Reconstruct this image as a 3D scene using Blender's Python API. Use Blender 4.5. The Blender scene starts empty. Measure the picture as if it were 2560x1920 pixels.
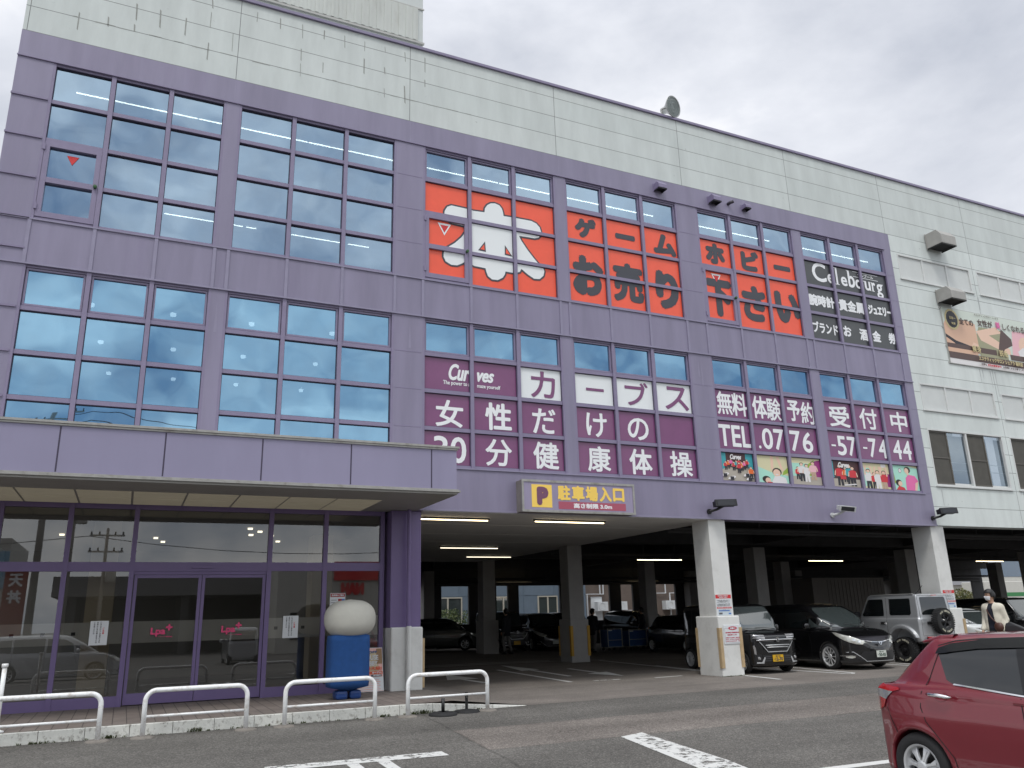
import bpy, bmesh, math, random
import numpy as np
from mathutils import Vector, Matrix
from math import radians as rad, pi, sin, cos

# ---------------------------------------------------------------- camera, sky, sun, exposure
SC = bpy.context.scene
COL = SC.collection
cam = bpy.data.cameras.new('camera')
cam.lens = 28.29
cam.sensor_width = 36.0
cam.clip_start = 0.05
cam.clip_end = 2000
cam_o = bpy.data.objects.new('camera', cam)
COL.objects.link(cam_o)
CAM_R = Vector((0.90713096, -0.42003031, -0.02622902))
CAM_U = Vector((-0.0935302, -0.26197619, 0.9605314))
CAM_W = Vector((0.41032368, 0.86887457, 0.27693223))
CAM_P = Vector((2.4720825, -17.339005, 1.60975))
M = Matrix((CAM_R, CAM_U, -CAM_W)).transposed().to_4x4()
M.translation = CAM_P
cam_o.matrix_world = M
SC.camera = cam_o
SC.view_settings.view_transform = 'Standard'
SC.view_settings.look = 'None'
SC.view_settings.exposure = 0.49
SC.view_settings.gamma = 1.0
SC.render.resolution_x, SC.render.resolution_y = 1024, 768

SUN_EL, SUN_AZ = 58.0, 215.0          # degrees; azimuth clockwise from +Y
world = bpy.data.worlds.new('World')
SC.world = world
world.use_nodes = True
wn = world.node_tree
wn.nodes.clear()


def W_(t, **kw):
    n = wn.nodes.new(t)
    for k, v in kw.items():
        setattr(n, k, v)
    return n


w_out = W_('ShaderNodeOutputWorld')
w_bg = W_('ShaderNodeBackground')
w_bg.inputs['Strength'].default_value = 0.1
w_sky = W_('ShaderNodeTexSky', sky_type='NISHITA', sun_disc=False)
w_sky.sun_elevation = rad(SUN_EL)
w_sky.sun_rotation = rad(SUN_AZ)
w_sky.dust_density = 2.0
w_tc = W_('ShaderNodeTexCoord')
w_map = W_('ShaderNodeMapping')
w_map.inputs['Scale'].default_value = (1.0, 1.0, 2.2)
w_n1 = W_('ShaderNodeTexNoise')
w_n1.inputs['Scale'].default_value = 1.9
w_n1.inputs['Detail'].default_value = 9
w_n1.inputs['Roughness'].default_value = 0.56
w_n1.inputs['Distortion'].default_value = 0.25
w_ramp = W_('ShaderNodeValToRGB')
cr = w_ramp.color_ramp
cr.elements[0].position, cr.elements[0].color = 0.30, (0.44, 0.47, 0.54, 1)
cr.elements[1].position, cr.elements[1].color = 0.60, (0.93, 0.93, 0.945, 1)
e = cr.elements.new(0.50)
e.color = (0.69, 0.71, 0.765, 1)
w_mul = W_('ShaderNodeVectorMath', operation='SCALE')
w_mul.inputs['Scale'].default_value = 8.8
w_mix = W_('ShaderNodeMix', data_type='RGBA')
w_mix.inputs['Factor'].default_value = 0.975
L = wn.links.new
# an overcast sky is brighter overhead than near the horizon
w_sep = W_('ShaderNodeSeparateXYZ')
L(w_tc.outputs['Generated'], w_sep.inputs[0])
w_zen = W_('ShaderNodeMapRange', interpolation_type='SMOOTHSTEP')
w_zen.inputs['From Min'].default_value = 0.62
w_zen.inputs['From Max'].default_value = 0.95
w_zen.inputs['To Min'].default_value = 8.8
w_zen.inputs['To Max'].default_value = 17.0
L(w_sep.outputs['Z'], w_zen.inputs['Value'])
L(w_zen.outputs[0], w_mul.inputs['Scale'])
L(w_tc.outputs['Generated'], w_map.inputs['Vector'])
L(w_map.outputs['Vector'], w_n1.inputs['Vector'])
L(w_n1.outputs['Fac'], w_ramp.inputs['Fac'])
# broken cloud with bluer gaps in the half of the sky behind the camera, its clouds brightened to light the facade
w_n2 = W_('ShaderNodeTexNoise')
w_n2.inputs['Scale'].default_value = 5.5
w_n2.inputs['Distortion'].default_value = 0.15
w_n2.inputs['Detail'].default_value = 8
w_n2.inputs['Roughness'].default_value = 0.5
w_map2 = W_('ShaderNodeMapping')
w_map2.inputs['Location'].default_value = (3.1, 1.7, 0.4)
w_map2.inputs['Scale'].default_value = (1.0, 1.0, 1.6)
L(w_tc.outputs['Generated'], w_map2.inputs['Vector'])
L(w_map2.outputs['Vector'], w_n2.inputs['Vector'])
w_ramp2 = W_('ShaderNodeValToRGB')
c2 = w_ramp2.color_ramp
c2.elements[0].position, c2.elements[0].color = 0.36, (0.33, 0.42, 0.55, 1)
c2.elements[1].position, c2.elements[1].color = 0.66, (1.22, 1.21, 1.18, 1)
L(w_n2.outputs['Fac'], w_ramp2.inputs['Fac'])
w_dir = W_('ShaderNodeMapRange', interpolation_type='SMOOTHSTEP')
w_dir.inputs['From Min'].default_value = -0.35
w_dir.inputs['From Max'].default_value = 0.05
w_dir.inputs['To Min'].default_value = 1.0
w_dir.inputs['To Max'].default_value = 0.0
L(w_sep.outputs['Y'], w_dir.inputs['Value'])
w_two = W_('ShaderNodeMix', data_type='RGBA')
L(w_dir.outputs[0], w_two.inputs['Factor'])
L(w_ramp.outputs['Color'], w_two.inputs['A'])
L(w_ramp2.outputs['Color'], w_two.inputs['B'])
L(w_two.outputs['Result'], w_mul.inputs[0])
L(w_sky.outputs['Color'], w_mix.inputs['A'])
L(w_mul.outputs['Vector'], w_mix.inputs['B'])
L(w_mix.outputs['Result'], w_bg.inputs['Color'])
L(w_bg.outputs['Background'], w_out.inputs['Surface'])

sun = bpy.data.lights.new('sun', 'SUN')
sun.energy = 0.9
sun.angle = rad(14)
sun.color = (1.0, 0.97, 0.92)
sun_o = bpy.data.objects.new('sun', sun)
COL.objects.link(sun_o)
_sd = Vector((sin(rad(SUN_AZ)) * cos(rad(SUN_EL)), cos(rad(SUN_AZ)) * cos(rad(SUN_EL)), sin(rad(SUN_EL))))
sun_o.rotation_euler = _sd.to_track_quat('Z', 'Y').to_euler()
sun_o.location = (0, -30, 40)

# ---------------------------------------------------------------- helpers
RNG = random.Random(7)


def srgb(r, g, b):
    f = lambda c: (c / 255 / 12.92) if c / 255 <= 0.04045 else ((c / 255 + 0.055) / 1.055) ** 2.4
    return (f(r), f(g), f(b))


def mat(name, col, rough=0.6, metal=0.0, var=0.0, scale=3.0, stretch=(1, 1, 1), bump=0.0, bscale=60.0,
        spec=0.5, coat=0.0, dirt=None, dirt_scale=1.2, dirt_amt=0.5, emit=None, estr=1.0):
    m = bpy.data.materials.new(name)
    m.use_nodes = True
    nt = m.node_tree
    p = nt.nodes['Principled BSDF']
    p.inputs['Base Color'].default_value = (*col, 1)
    p.inputs['Roughness'].default_value = rough
    p.inputs['Metallic'].default_value = metal
    p.inputs['Specular IOR Level'].default_value = spec
    p.inputs['Coat Weight'].default_value = coat
    p.inputs['Coat Roughness'].default_value = 0.04
    if emit:
        p.inputs['Emission Color'].default_value = (*emit, 1)
        p.inputs['Emission Strength'].default_value = estr
    if var or bump or dirt:
        tc = nt.nodes.new('ShaderNodeTexCoord')
        mp = nt.nodes.new('ShaderNodeMapping')
        mp.inputs['Scale'].default_value = stretch
        geo = nt.nodes.new('ShaderNodeNewGeometry')
        nt.links.new(geo.outputs['Position'], mp.inputs['Vector'])
        src = None
        if var:
            n = nt.nodes.new('ShaderNodeTexNoise')
            n.inputs['Scale'].default_value = scale
            n.inputs['Detail'].default_value = 6
            n.inputs['Roughness'].default_value = 0.6
            nt.links.new(mp.outputs['Vector'], n.inputs['Vector'])
            mr = nt.nodes.new('ShaderNodeMapRange')
            mr.inputs['From Min'].default_value = 0.25
            mr.inputs['From Max'].default_value = 0.75
            mr.inputs['To Min'].default_value = 1 - var
            mr.inputs['To Max'].default_value = 1 + var
            nt.links.new(n.outputs['Fac'], mr.inputs['Value'])
            sc = nt.nodes.new('ShaderNodeVectorMath')
            sc.operation = 'SCALE'
            sc.inputs[0].default_value = col
            nt.links.new(mr.outputs['Result'], sc.inputs['Scale'])
            src = sc.outputs['Vector']
        if dirt:
            n2 = nt.nodes.new('ShaderNodeTexNoise')
            n2.inputs['Scale'].default_value = dirt_scale
            n2.inputs['Detail'].default_value = 8
            n2.inputs['Roughness'].default_value = 0.7
            nt.links.new(mp.outputs['Vector'], n2.inputs['Vector'])
            r2 = nt.nodes.new('ShaderNodeMapRange')
            r2.inputs['From Min'].default_value = 0.52
            r2.inputs['From Max'].default_value = 0.72
            r2.inputs['To Max'].default_value = dirt_amt
            nt.links.new(n2.outputs['Fac'], r2.inputs['Value'])
            mx = nt.nodes.new('ShaderNodeMix')
            mx.data_type = 'RGBA'
            nt.links.new(r2.outputs['Result'], mx.inputs['Factor'])
            if src:
                nt.links.new(src, mx.inputs['A'])
            else:
                mx.inputs['A'].default_value = (*col, 1)
            mx.inputs['B'].default_value = (*dirt, 1)
            src = mx.outputs['Result']
        if src:
            nt.links.new(src, p.inputs['Base Color'])
        if bump:
            n3 = nt.nodes.new('ShaderNodeTexNoise')
            n3.inputs['Scale'].default_value = bscale
            n3.inputs['Detail'].default_value = 4
            nt.links.new(geo.outputs['Position'], n3.inputs['Vector'])
            bp = nt.nodes.new('ShaderNodeBump')
            bp.inputs['Strength'].default_value = bump
            bp.inputs['Distance'].default_value = 0.02
            nt.links.new(n3.outputs['Fac'], bp.inputs['Height'])
            nt.links.new(bp.outputs['Normal'], p.inputs['Normal'])
    return m


def glass_mat(name, refl, trans, fac, fres=False, rough=0.0, wav=0.0, smear=0.0):
    """a pane: mirror coat of colour REFL over a see-through pane of tint TRANS"""
    m = bpy.data.materials.new(name)
    m.use_nodes = True
    nt = m.node_tree
    nt.nodes.clear()
    o = nt.nodes.new('ShaderNodeOutputMaterial')
    g = nt.nodes.new('ShaderNodeBsdfGlossy')
    g.inputs['Color'].default_value = (*refl, 1)
    g.inputs['Roughness'].default_value = rough
    t = nt.nodes.new('ShaderNodeBsdfTransparent')
    t.inputs['Color'].default_value = (*trans, 1)
    mx = nt.nodes.new('ShaderNodeMixShader')
    if fres:
        fr = nt.nodes.new('ShaderNodeFresnel')
        fr.inputs['IOR'].default_value = 1.6
        ma = nt.nodes.new('ShaderNodeMath')
        ma.operation = 'MULTIPLY_ADD'
        ma.inputs[1].default_value = 1.0
        ma.inputs[2].default_value = fac
        ma.use_clamp = True
        nt.links.new(fr.outputs[0], ma.inputs[0])
        nt.links.new(ma.outputs[0], mx.inputs[0])
    else:
        mx.inputs[0].default_value = fac
    nt.links.new(t.outputs[0], mx.inputs[1])
    nt.links.new(g.outputs[0], mx.inputs[2])
    res = mx.outputs[0]
    geo = nt.nodes.new('ShaderNodeNewGeometry')
    if wav:
        n = nt.nodes.new('ShaderNodeTexNoise')
        n.inputs['Scale'].default_value = 0.9
        n.inputs['Detail'].default_value = 1
        nt.links.new(geo.outputs['Position'], n.inputs['Vector'])
        bp = nt.nodes.new('ShaderNodeBump')
        bp.inputs['Strength'].default_value = wav
        bp.inputs['Distance'].default_value = 0.05
        nt.links.new(n.outputs['Fac'], bp.inputs['Height'])
        nt.links.new(bp.outputs['Normal'], g.inputs['Normal'])
    if smear:
        d = nt.nodes.new('ShaderNodeBsdfDiffuse')
        d.inputs['Color'].default_value = (0.30, 0.34, 0.38, 1)
        n = nt.nodes.new('ShaderNodeTexNoise')
        n.inputs['Scale'].default_value = 1.3
        n.inputs['Detail'].default_value = 7
        nt.links.new(geo.outputs['Position'], n.inputs['Vector'])
        mr = nt.nodes.new('ShaderNodeMapRange')
        mr.inputs['From Min'].default_value = 0.4
        mr.inputs['From Max'].default_value = 0.8
        mr.inputs['To Max'].default_value = smear
        nt.links.new(n.outputs['Fac'], mr.inputs['Value'])
        m2 = nt.nodes.new('ShaderNodeMixShader')
        nt.links.new(mr.outputs['Result'], m2.inputs[0])
        nt.links.new(res, m2.inputs[1])
        nt.links.new(d.outputs[0], m2.inputs[2])
        res = m2.outputs[0]
    nt.links.new(res, o.inputs['Surface'])
    return m


def wloc(o):
    v = Vector((0, 0, 0))
    while o is not None:
        v += o.location
        o = o.parent
    return v


def tag(o, label=None, cat=None, group=None, kind=None):
    if label: o['label'] = label
    if cat: o['category'] = cat
    if group: o['group'] = group
    if kind: o['kind'] = kind
    return o


def thing(name, label, cat, loc=(0, 0, 0), group=None):
    o = bpy.data.objects.new(name, None)
    o.empty_display_size = 0.2
    COL.objects.link(o)
    o.location = loc
    return tag(o, label, cat, group)


class MB:
    """collects shapes and links them as ONE mesh object (coordinates are world coordinates at building time)"""

    def __init__(s):
        s.v, s.f, s.m = [], [], []
        s.cur = 0

    def add(s, vs, fs):
        n = len(s.v)
        s.v.extend([tuple(map(float, v)) for v in vs])
        s.f.extend([tuple(n + i for i in f) for f in fs])
        s.m.extend([s.cur] * len(fs))
        return s

    def mi(s, i):
        s.cur = i
        return s

    def box(s, x0, x1, y0, y1, z0, z1):
        x0, x1 = min(x0, x1), max(x0, x1)
        y0, y1 = min(y0, y1), max(y0, y1)
        z0, z1 = min(z0, z1), max(z0, z1)
        return s.add([(x0, y0, z0), (x1, y0, z0), (x1, y1, z0), (x0, y1, z0), (x0, y0, z1), (x1, y0, z1), (x1, y1, z1), (x0, y1, z1)],
                     [(0, 3, 2, 1), (4, 5, 6, 7), (0, 1, 5, 4), (1, 2, 6, 5), (2, 3, 7, 6), (3, 0, 4, 7)])

    def poly(s, pts):
        return s.add(pts, [tuple(range(len(pts)))])

    def rect(s, x0, x1, z0, z1, y):
        """an upright sheet that faces -Y"""
        return s.poly([(x0, y, z0), (x1, y, z0), (x1, y, z1), (x0, y, z1)])

    def flat(s, x0, x1, y0, y1, z):
        return s.poly([(x0, y0, z), (x1, y0, z), (x1, y1, z), (x0, y1, z)])

    def prism(s, pts, d):
        """closed outline PTS pushed along vector D"""
        n = len(pts)
        d = Vector(d)
        a = [Vector(p) for p in pts]
        b = [p + d for p in a]
        return s.add(a + b, [tuple(range(n))[::-1], tuple(range(n, 2 * n))] + [(i, (i + 1) % n, n + (i + 1) % n, n + i) for i in range(n)])

    def tube(s, pts, r, n=8, cap=True):
        pts = [Vector(p) for p in pts]
        rr = r if isinstance(r, (list, tuple)) else [r] * len(pts)
        rings = []
        t0 = (pts[1] - pts[0]).normalized()
        up = Vector((0, 0, 1)) if abs(t0.z) < 0.9 else Vector((1, 0, 0))
        for i, p in enumerate(pts):
            a = pts[max(i - 1, 0)]
            b = pts[min(i + 1, len(pts) - 1)]
            t = (b - a).normalized()
            u = t.cross(up)
            if u.length < 1e-4:
                u = t.cross(Vector((0, 1, 0)))
            u.normalize()
            w = u.cross(t).normalized()
            up = w
            rings.append([p + rr[i] * (u * cos(2 * pi * k / n) + w * sin(2 * pi * k / n)) for k in range(n)])
        vs = [v for r_ in rings for v in r_]
        fs = []
        for i in range(len(pts) - 1):
            for k in range(n):
                fs.append((i * n + k, i * n + (k + 1) % n, (i + 1) * n + (k + 1) % n, (i + 1) * n + k))
        if cap:
            fs.append(tuple(range(n))[::-1])
            fs.append(tuple((len(pts) - 1) * n + k for k in range(n)))
        return s.add(vs, fs)

    def lathe(s, prof, o=(0, 0, 0), axis='z', n=24, close=False):
        """profile of (radius, height) round an axis through O"""
        vs, fs = [], []
        for (r, h) in prof:
            for k in range(n):
                a = 2 * pi * k / n
                c, d = r * cos(a), r * sin(a)
                p = {'z': (c, d, h), 'y': (c, h, d), 'x': (h, c, d)}[axis]
                vs.append((p[0] + o[0], p[1] + o[1], p[2] + o[2]))
        m = len(prof)
        for i in range(m - 1 + (1 if close else 0)):
            j = (i + 1) % m
            for k in range(n):
                fs.append((i * n + k, i * n + (k + 1) % n, j * n + (k + 1) % n, j * n + k))
        return s.add(vs, fs)

    def build(s, name, mats, parent=None, smooth=False, bevel=0.0, at=None, fix=True):
        me = bpy.data.meshes.new(name)
        off = wloc(parent) if parent is not None else Vector(at if at is not None else (0, 0, 0))
        vs = [(v[0] - off.x, v[1] - off.y, v[2] - off.z) for v in s.v]
        me.from_pydata(vs, [], s.f)
        mats = mats if isinstance(mats, (list, tuple)) else [mats]
        for m in mats:
            me.materials.append(m)
        if len(mats) > 1:
            me.polygons.foreach_set('material_index', s.m)
        if fix:
            bm = bmesh.new()
            bm.from_mesh(me)
            bmesh.ops.recalc_face_normals(bm, faces=bm.faces)
            bm.to_mesh(me)
            bm.free()
        if smooth:
            me.polygons.foreach_set('use_smooth', [True] * len(me.polygons))
        me.update()
        o = bpy.data.objects.new(name, me)
        COL.objects.link(o)
        if parent is not None:
            o.parent = parent
        else:
            o.location = off
        if bevel:
            b = o.modifiers.new('bevel', 'BEVEL')
            b.width = bevel
            b.segments = 2
            b.limit_method = 'ANGLE'
        return o


_glyph = {}


def glyph(t, shear=0.0):
    """flat outline faces of the text T: (points Nx2, faces, bbox)"""
    k = (t, shear)
    if k not in _glyph:
        c = bpy.data.curves.new('lettering', 'FONT')
        c.body = t
        c.shear = shear
        c.resolution_u = 4
        o = bpy.data.objects.new('lettering', c)
        me = bpy.data.meshes.new_from_object(o)
        v = np.zeros(len(me.vertices) * 3)
        me.vertices.foreach_get('co', v)
        v = v.reshape(-1, 3)[:, :2]
        f = [tuple(p.vertices) for p in me.polygons]
        bpy.data.objects.remove(o)
        bpy.data.curves.remove(c)
        bpy.data.meshes.remove(me)
        _glyph[k] = (v, f, v.min(0), v.max(0))
    return _glyph[k]


def put_text(mb, t, o, r, u, w=None, h=None, bold=0.0, shear=0.0, em=None, nb=8, lift=0.0003, align='c'):
    """letters T into builder MB: centre O, reading direction R, upright U; fitted to W x H (metres)"""
    v, f, a, b = glyph(t, shear)
    size = b - a
    if em:
        sx = sy = em
    else:
        sx = (w - 2 * bold) / max(size[0], 1e-4) if w else None
        sy = (h - 2 * bold) / max(size[1], 1e-4) if h else None
        sx = sx if sx else sy
        sy = sy if sy else sx
    ctr = (a + b) / 2
    if align == 'l':
        ctr = np.array([a[0], (a[1] + b[1]) / 2])
    o, r, u = Vector(o), Vector(r), Vector(u)
    nrm = r.cross(u)
    p2 = (v - ctr) * np.array([sx, sy])
    offs = [(0.0, 0.0)]
    if bold:
        offs = [(bold * cos(2 * pi * k / nb), bold * sin(2 * pi * k / nb)) for k in range(nb)] + [(0, 0)]
    for i, (dx, dy) in enumerate(offs):
        q = o + nrm * (lift * i)
        mb.add([q + r * float(x + dx) + u * float(y + dy) for x, y in p2], f)


XV, ZV = (1, 0, 0), (0, 0, 1)


def ftext(mb, t, x, z, y, w=None, h=None, **k):
    """letters on a sheet that faces the street (-Y)"""
    put_text(mb, t, (x, y, z), XV, ZV, w, h, **k)


def px(u, v):
    return CAM_W + CAM_R * ((u - 1280) / 2011.7) - CAM_U * ((v - 960) / 2011.7)


def dup(o, parent=None):
    c = o.copy()
    COL.objects.link(c)
    c.parent = parent
    for ch in o.children:
        dup(ch, c)
    return c


def ground_h(X, Y):
    if Y < -12:
        return -0.11 - 0.03 * min(8, -12 - Y)
    if Y < -3:
        return -0.11 * min(1, (-Y - 3) / 9)
    if Y < 0:
        return 0.0
    return max(0, min(1, (21 - X) / 5)) * min(0.12, 0.0075 * Y)


# ---------------------------------------------------------------- colours
PURPLE = mat('purple cladding', (0.238, 0.216, 0.312), 0.45, var=0.15, scale=2.2, stretch=(1, 1, 0.12), dirt=(0.20, 0.17, 0.27), dirt_scale=1.6, dirt_amt=0.45, bump=0.03, bscale=2)
PURPLE_D = mat('purple window frame', (0.225, 0.195, 0.30), 0.4, var=0.08, scale=4)
PURPLE_L = mat('pale purple batten', (0.258, 0.238, 0.338), 0.5, var=0.10, scale=4)
GASKET = mat('dark gasket', (0.05, 0.04, 0.075), 0.6)
SHOP_P = mat('deep purple shop frame', (0.165, 0.12, 0.26), 0.4, var=0.06, scale=3)
WHITE_T = mat('white trim', (0.62, 0.63, 0.62), 0.5, var=0.05)
CONC = mat('painted white pillar', (0.68, 0.68, 0.66), 0.7, var=0.07, scale=2, dirt=(0.42, 0.41, 0.38), dirt_scale=2.5, dirt_amt=0.4, bump=0.05, bscale=30)
ALU = mat('weathered aluminium trim', (0.36, 0.35, 0.33), 0.4, 0.6, var=0.15, scale=6, dirt=(0.12, 0.10, 0.07), dirt_scale=4, dirt_amt=0.6)
GREY = mat('grey sheet metal', (0.42, 0.42, 0.40), 0.5, var=0.06)
BLACK = mat('black plastic', (0.012, 0.012, 0.013), 0.45)
DARK = mat('dark void', (0.01, 0.01, 0.011), 0.8)
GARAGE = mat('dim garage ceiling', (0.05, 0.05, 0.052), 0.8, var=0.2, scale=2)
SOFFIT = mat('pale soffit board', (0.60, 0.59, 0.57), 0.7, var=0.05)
TUBE = mat('lit tube', (1, 1, 0.9), 0.5, emit=(1.0, 0.80, 0.48), estr=4)
TUBE_DIM = mat('dimmer lit tube', (1, 1, 0.9), 0.5, emit=(1.0, 0.9, 0.68), estr=1.6)
TUBE_SHOP = mat('lit tube on the upper floor', (1, 1, 0.9), 0.5, emit=(1.0, 0.93, 0.74), estr=9)
RED_F = mat('vermilion window film', (.88, .10, .045), 0.35, var=0.05, coat=.2)
INK = mat('charcoal lettering', srgb(66, 68, 76), 0.5)
PLUM = mat('plum window film', srgb(122, 68, 112), 0.3, var=0.08, coat=.35)
WHITE_F = mat('white lettering', (0.84, 0.85, 0.87), 0.45)
WHITE_S = mat('pale white film', (0.80, 0.83, 0.84), 0.45)
CHAR_F = mat('charcoal window film', srgb(60, 62, 64), 0.3, var=.08, coat=.35)
GL3 = glass_mat('blue grey mirrored glass', (0.33, 0.45, 0.585), (0.30, 0.38, 0.45), 0.78, rough=0.01, wav=0.25, smear=0.22)
GL2 = glass_mat('blue mirrored glass', (0.26, 0.46, 0.64), (0.25, 0.36, 0.46), 0.80, rough=0.01, wav=0.25, smear=0.16)
GLS = glass_mat('clear shop glass', (0.8, 0.8, 0.8), (0.75, 0.75, 0.73), 0.11, fres=True)
CHROME = mat('chrome', (0.75, 0.75, 0.76), 0.12, 1.0)
RUBBER = mat('tyre rubber', (0.016, 0.016, 0.017), 0.75, bump=0.2, bscale=80)
RED_P = mat('red print', srgb(206, 44, 48), 0.5)
BLUE_P = mat('blue print', srgb(60, 110, 180), 0.5)
GREY_P = mat('grey print', srgb(90, 90, 95), 0.6)
PAPER = mat('white paper', (0.66, 0.68, 0.70), 0.6)
# ================================================================ THE STORE BUILDING
BX = [(0.0, 3.525), (3.811, 7.611), (8.319, 12.119), (12.394, 16.194), (16.886, 20.686), (20.971, 24.771)]
FL = {3: (9.581, 13.257), 2: (4.955, 8.580)}
GY = 0.055            # glass plane
ROOF = 16.16


def alc_material(name, k):
    m = bpy.data.materials.new(name)
    m.use_nodes = True
    nt = m.node_tree
    p = nt.nodes['Principled BSDF']
    p.inputs['Roughness'].default_value = 0.7
    geo = nt.nodes.new('ShaderNodeNewGeometry')
    sep = nt.nodes.new('ShaderNodeSeparateXYZ')
    nt.links.new(geo.outputs['Position'], sep.inputs[0])
    comb = nt.nodes.new('ShaderNodeCombineXYZ')
    ax = nt.nodes.new('ShaderNodeMath')
    ax.inputs[1].default_value = -3.68
    az = nt.nodes.new('ShaderNodeMath')
    az.inputs[1].default_value = -0.18
    nt.links.new(sep.outputs['X'], ax.inputs[0])
    nt.links.new(sep.outputs['Z'], az.inputs[0])
    nt.links.new(ax.outputs[0], comb.inputs[0])
    nt.links.new(az.outputs[0], comb.inputs[1])
    br = nt.nodes.new('ShaderNodeTexBrick')
    br.offset = 0.0
    br.inputs['Scale'].default_value = 1.0
    br.inputs['Mortar Size'].default_value = 0.009
    br.inputs['Mortar Smooth'].default_value = 0.2
    br.inputs['Brick Width'].default_value = 4.27
    br.inputs['Row Height'].default_value = 0.625
    br.inputs['Color1'].default_value = (0.575 * k, 0.615 * k, 0.60 * k, 1)
    br.inputs['Color2'].default_value = (0.60 * k, 0.635 * k, 0.62 * k, 1)
    br.inputs['Mortar'].default_value = (0.20, 0.21, 0.21, 1)
    nt.links.new(comb.outputs[0], br.inputs['Vector'])
    n = nt.nodes.new('ShaderNodeTexNoise')
    mp = nt.nodes.new('ShaderNodeMapping')
    mp.inputs['Scale'].default_value = (1, 1, 0.22)
    nt.links.new(geo.outputs['Position'], mp.inputs[0])
    nt.links.new(mp.outputs[0], n.inputs['Vector'])
    n.inputs['Scale'].default_value = 1.7
    n.inputs['Detail'].default_value = 8
    n.inputs['Roughness'].default_value = 0.65
    r = nt.nodes.new('ShaderNodeMapRange')
    r.inputs['From Min'].default_value = 0.3
    r.inputs['From Max'].default_value = 0.7
    r.inputs['To Min'].default_value = 0.86
    r.inputs['To Max'].default_value = 1.06
    nt.links.new(n.outputs['Fac'], r.inputs['Value'])
    n2 = nt.nodes.new('ShaderNodeTexNoise')
    n2.inputs['Scale'].default_value = 7
    n2.inputs['Detail'].default_value = 3
    nt.links.new(geo.outputs['Position'], n2.inputs['Vector'])
    r2 = nt.nodes.new('ShaderNodeMapRange')
    r2.inputs['From Min'].default_value = 0.70
    r2.inputs['From Max'].default_value = 0.78
    r2.inputs['To Min'].default_value = 1.0
    r2.inputs['To Max'].default_value = 0.72
    nt.links.new(n2.outputs['Fac'], r2.inputs['Value'])
    mm = nt.nodes.new('ShaderNodeMath')
    mm.operation = 'MULTIPLY'
    nt.links.new(r.outputs[0], mm.inputs[0])
    nt.links.new(r2.outputs[0], mm.inputs[1])
    sc = nt.nodes.new('ShaderNodeVectorMath')
    sc.operation = 'SCALE'
    nt.links.new(br.outputs['Color'], sc.inputs[0])
    nt.links.new(mm.outputs[0], sc.inputs['Scale'])
    nt.links.new(sc.outputs[0], p.inputs['Base Color'])
    return m


ALC = alc_material('painted concrete panel wall', 1.0)
ALC_R = alc_material('cleaner painted panel wall', 1.13)
STREAK = mat('weep streak', (0.30, 0.31, 0.29), 0.8, var=0.2, scale=8)
RAIN = mat('rain stain', (0.47, 0.49, 0.49), 0.8, var=0.1, scale=8)
DIM = mat('dim interior', (0.05, 0.055, 0.06), 0.8)
BEIGE = mat('beige interior column', (0.42, 0.36, 0.26), 0.7)
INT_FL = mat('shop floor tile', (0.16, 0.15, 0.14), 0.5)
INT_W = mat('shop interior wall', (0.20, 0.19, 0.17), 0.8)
PANEL_L = mat('translucent ceiling panel', (0.42, 0.39, 0.31), 0.6, var=0.12, scale=1.5, emit=(1, 0.88, 0.62), estr=0.05)  # faint glow added to lift the unlit panels out of the dark
GUARD_W = mat('worn wooden corner guard', (0.45, 0.33, 0.19), 0.7, var=0.2, scale=6)
GUARD_Y = mat('yellow corner guard', (0.50, 0.28, 0.03), 0.6, var=0.1)
GREEN = mat('green cap', (0.02, 0.09, 0.02), 0.5)


def holed(mb, x0, x1, z0, z1, holes, y, depth):
    xs = sorted({x0, x1, *[h[0] for h in holes], *[h[1] for h in holes]})
    zs = sorted({z0, z1, *[h[2] for h in holes], *[h[3] for h in holes]})
    xs = [x for x in xs if x0 <= x <= x1]
    zs = [z for z in zs if z0 <= z <= z1]
    for i in range(len(xs) - 1):
        for j in range(len(zs) - 1):
            cx, cz = (xs[i] + xs[i + 1]) / 2, (zs[j] + zs[j + 1]) / 2
            if not any(h[0] < cx < h[1] and h[2] < cz < h[3] for h in holes):
                mb.rect(xs[i], xs[i + 1], zs[j], zs[j + 1], y)
    for h in holes:
        a, b, c, d = h
        mb.poly([(a, y, c), (a, y + depth, c), (a, y + depth, d), (a, y, d)])
        mb.poly([(b, y, c), (b, y, d), (b, y + depth, d), (b, y + depth, c)])
        mb.poly([(a, y, d), (a, y + depth, d), (b, y + depth, d), (b, y, d)])
        mb.poly([(a, y, c), (b, y, c), (b, y + depth, c), (a, y + depth, c)])


STORE = thing('store_building', 'three storey purple and white store building with a car park under its upper floors', 'building', (12, 0, 0))
BD = STORE

# white panel wall right of and above the purple block
RW = []
for k in range(8):
    x0 = 25.43 + 4.06 * k
    RW += [(x0, x0 + 3.68, 12.33, 13.25), (x0, x0 + 3.68, 7.71, 8.62), (x0, x0 + 3.66, 5.23, 7.085)]
m_ = MB()
m_.mi(3)
holed(m_, 25.1, 60, 3.97, 13.93, RW, 0.0, 0.10)
m_.mi(0)
m_.rect(25.1, 60, 13.93, ROOF, 0.0)
m_.rect(-0.67, 25.1, 13.901, ROOF, 0.0)
m_.poly([(-0.67, 0, 3), (-0.67, 20, 3), (-0.67, 20, ROOF), (-0.67, 0, ROOF)])
m_.poly([(60, 0, 3.97), (60, 20, 3.97), (60, 20, ROOF), (60, 0, ROOF)])
m_.flat(-0.67, 60, 0, 24, ROOF - 0.15)
m_.poly([(25.1, 0, 3.97), (60, 0, 3.97), (60, 0.5, 3.97), (25.1, 0.5, 3.97)])
m_.rect(-0.67, 60, 4.5, ROOF, 24)
m_.mi(1)
rs = random.Random(3)
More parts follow.
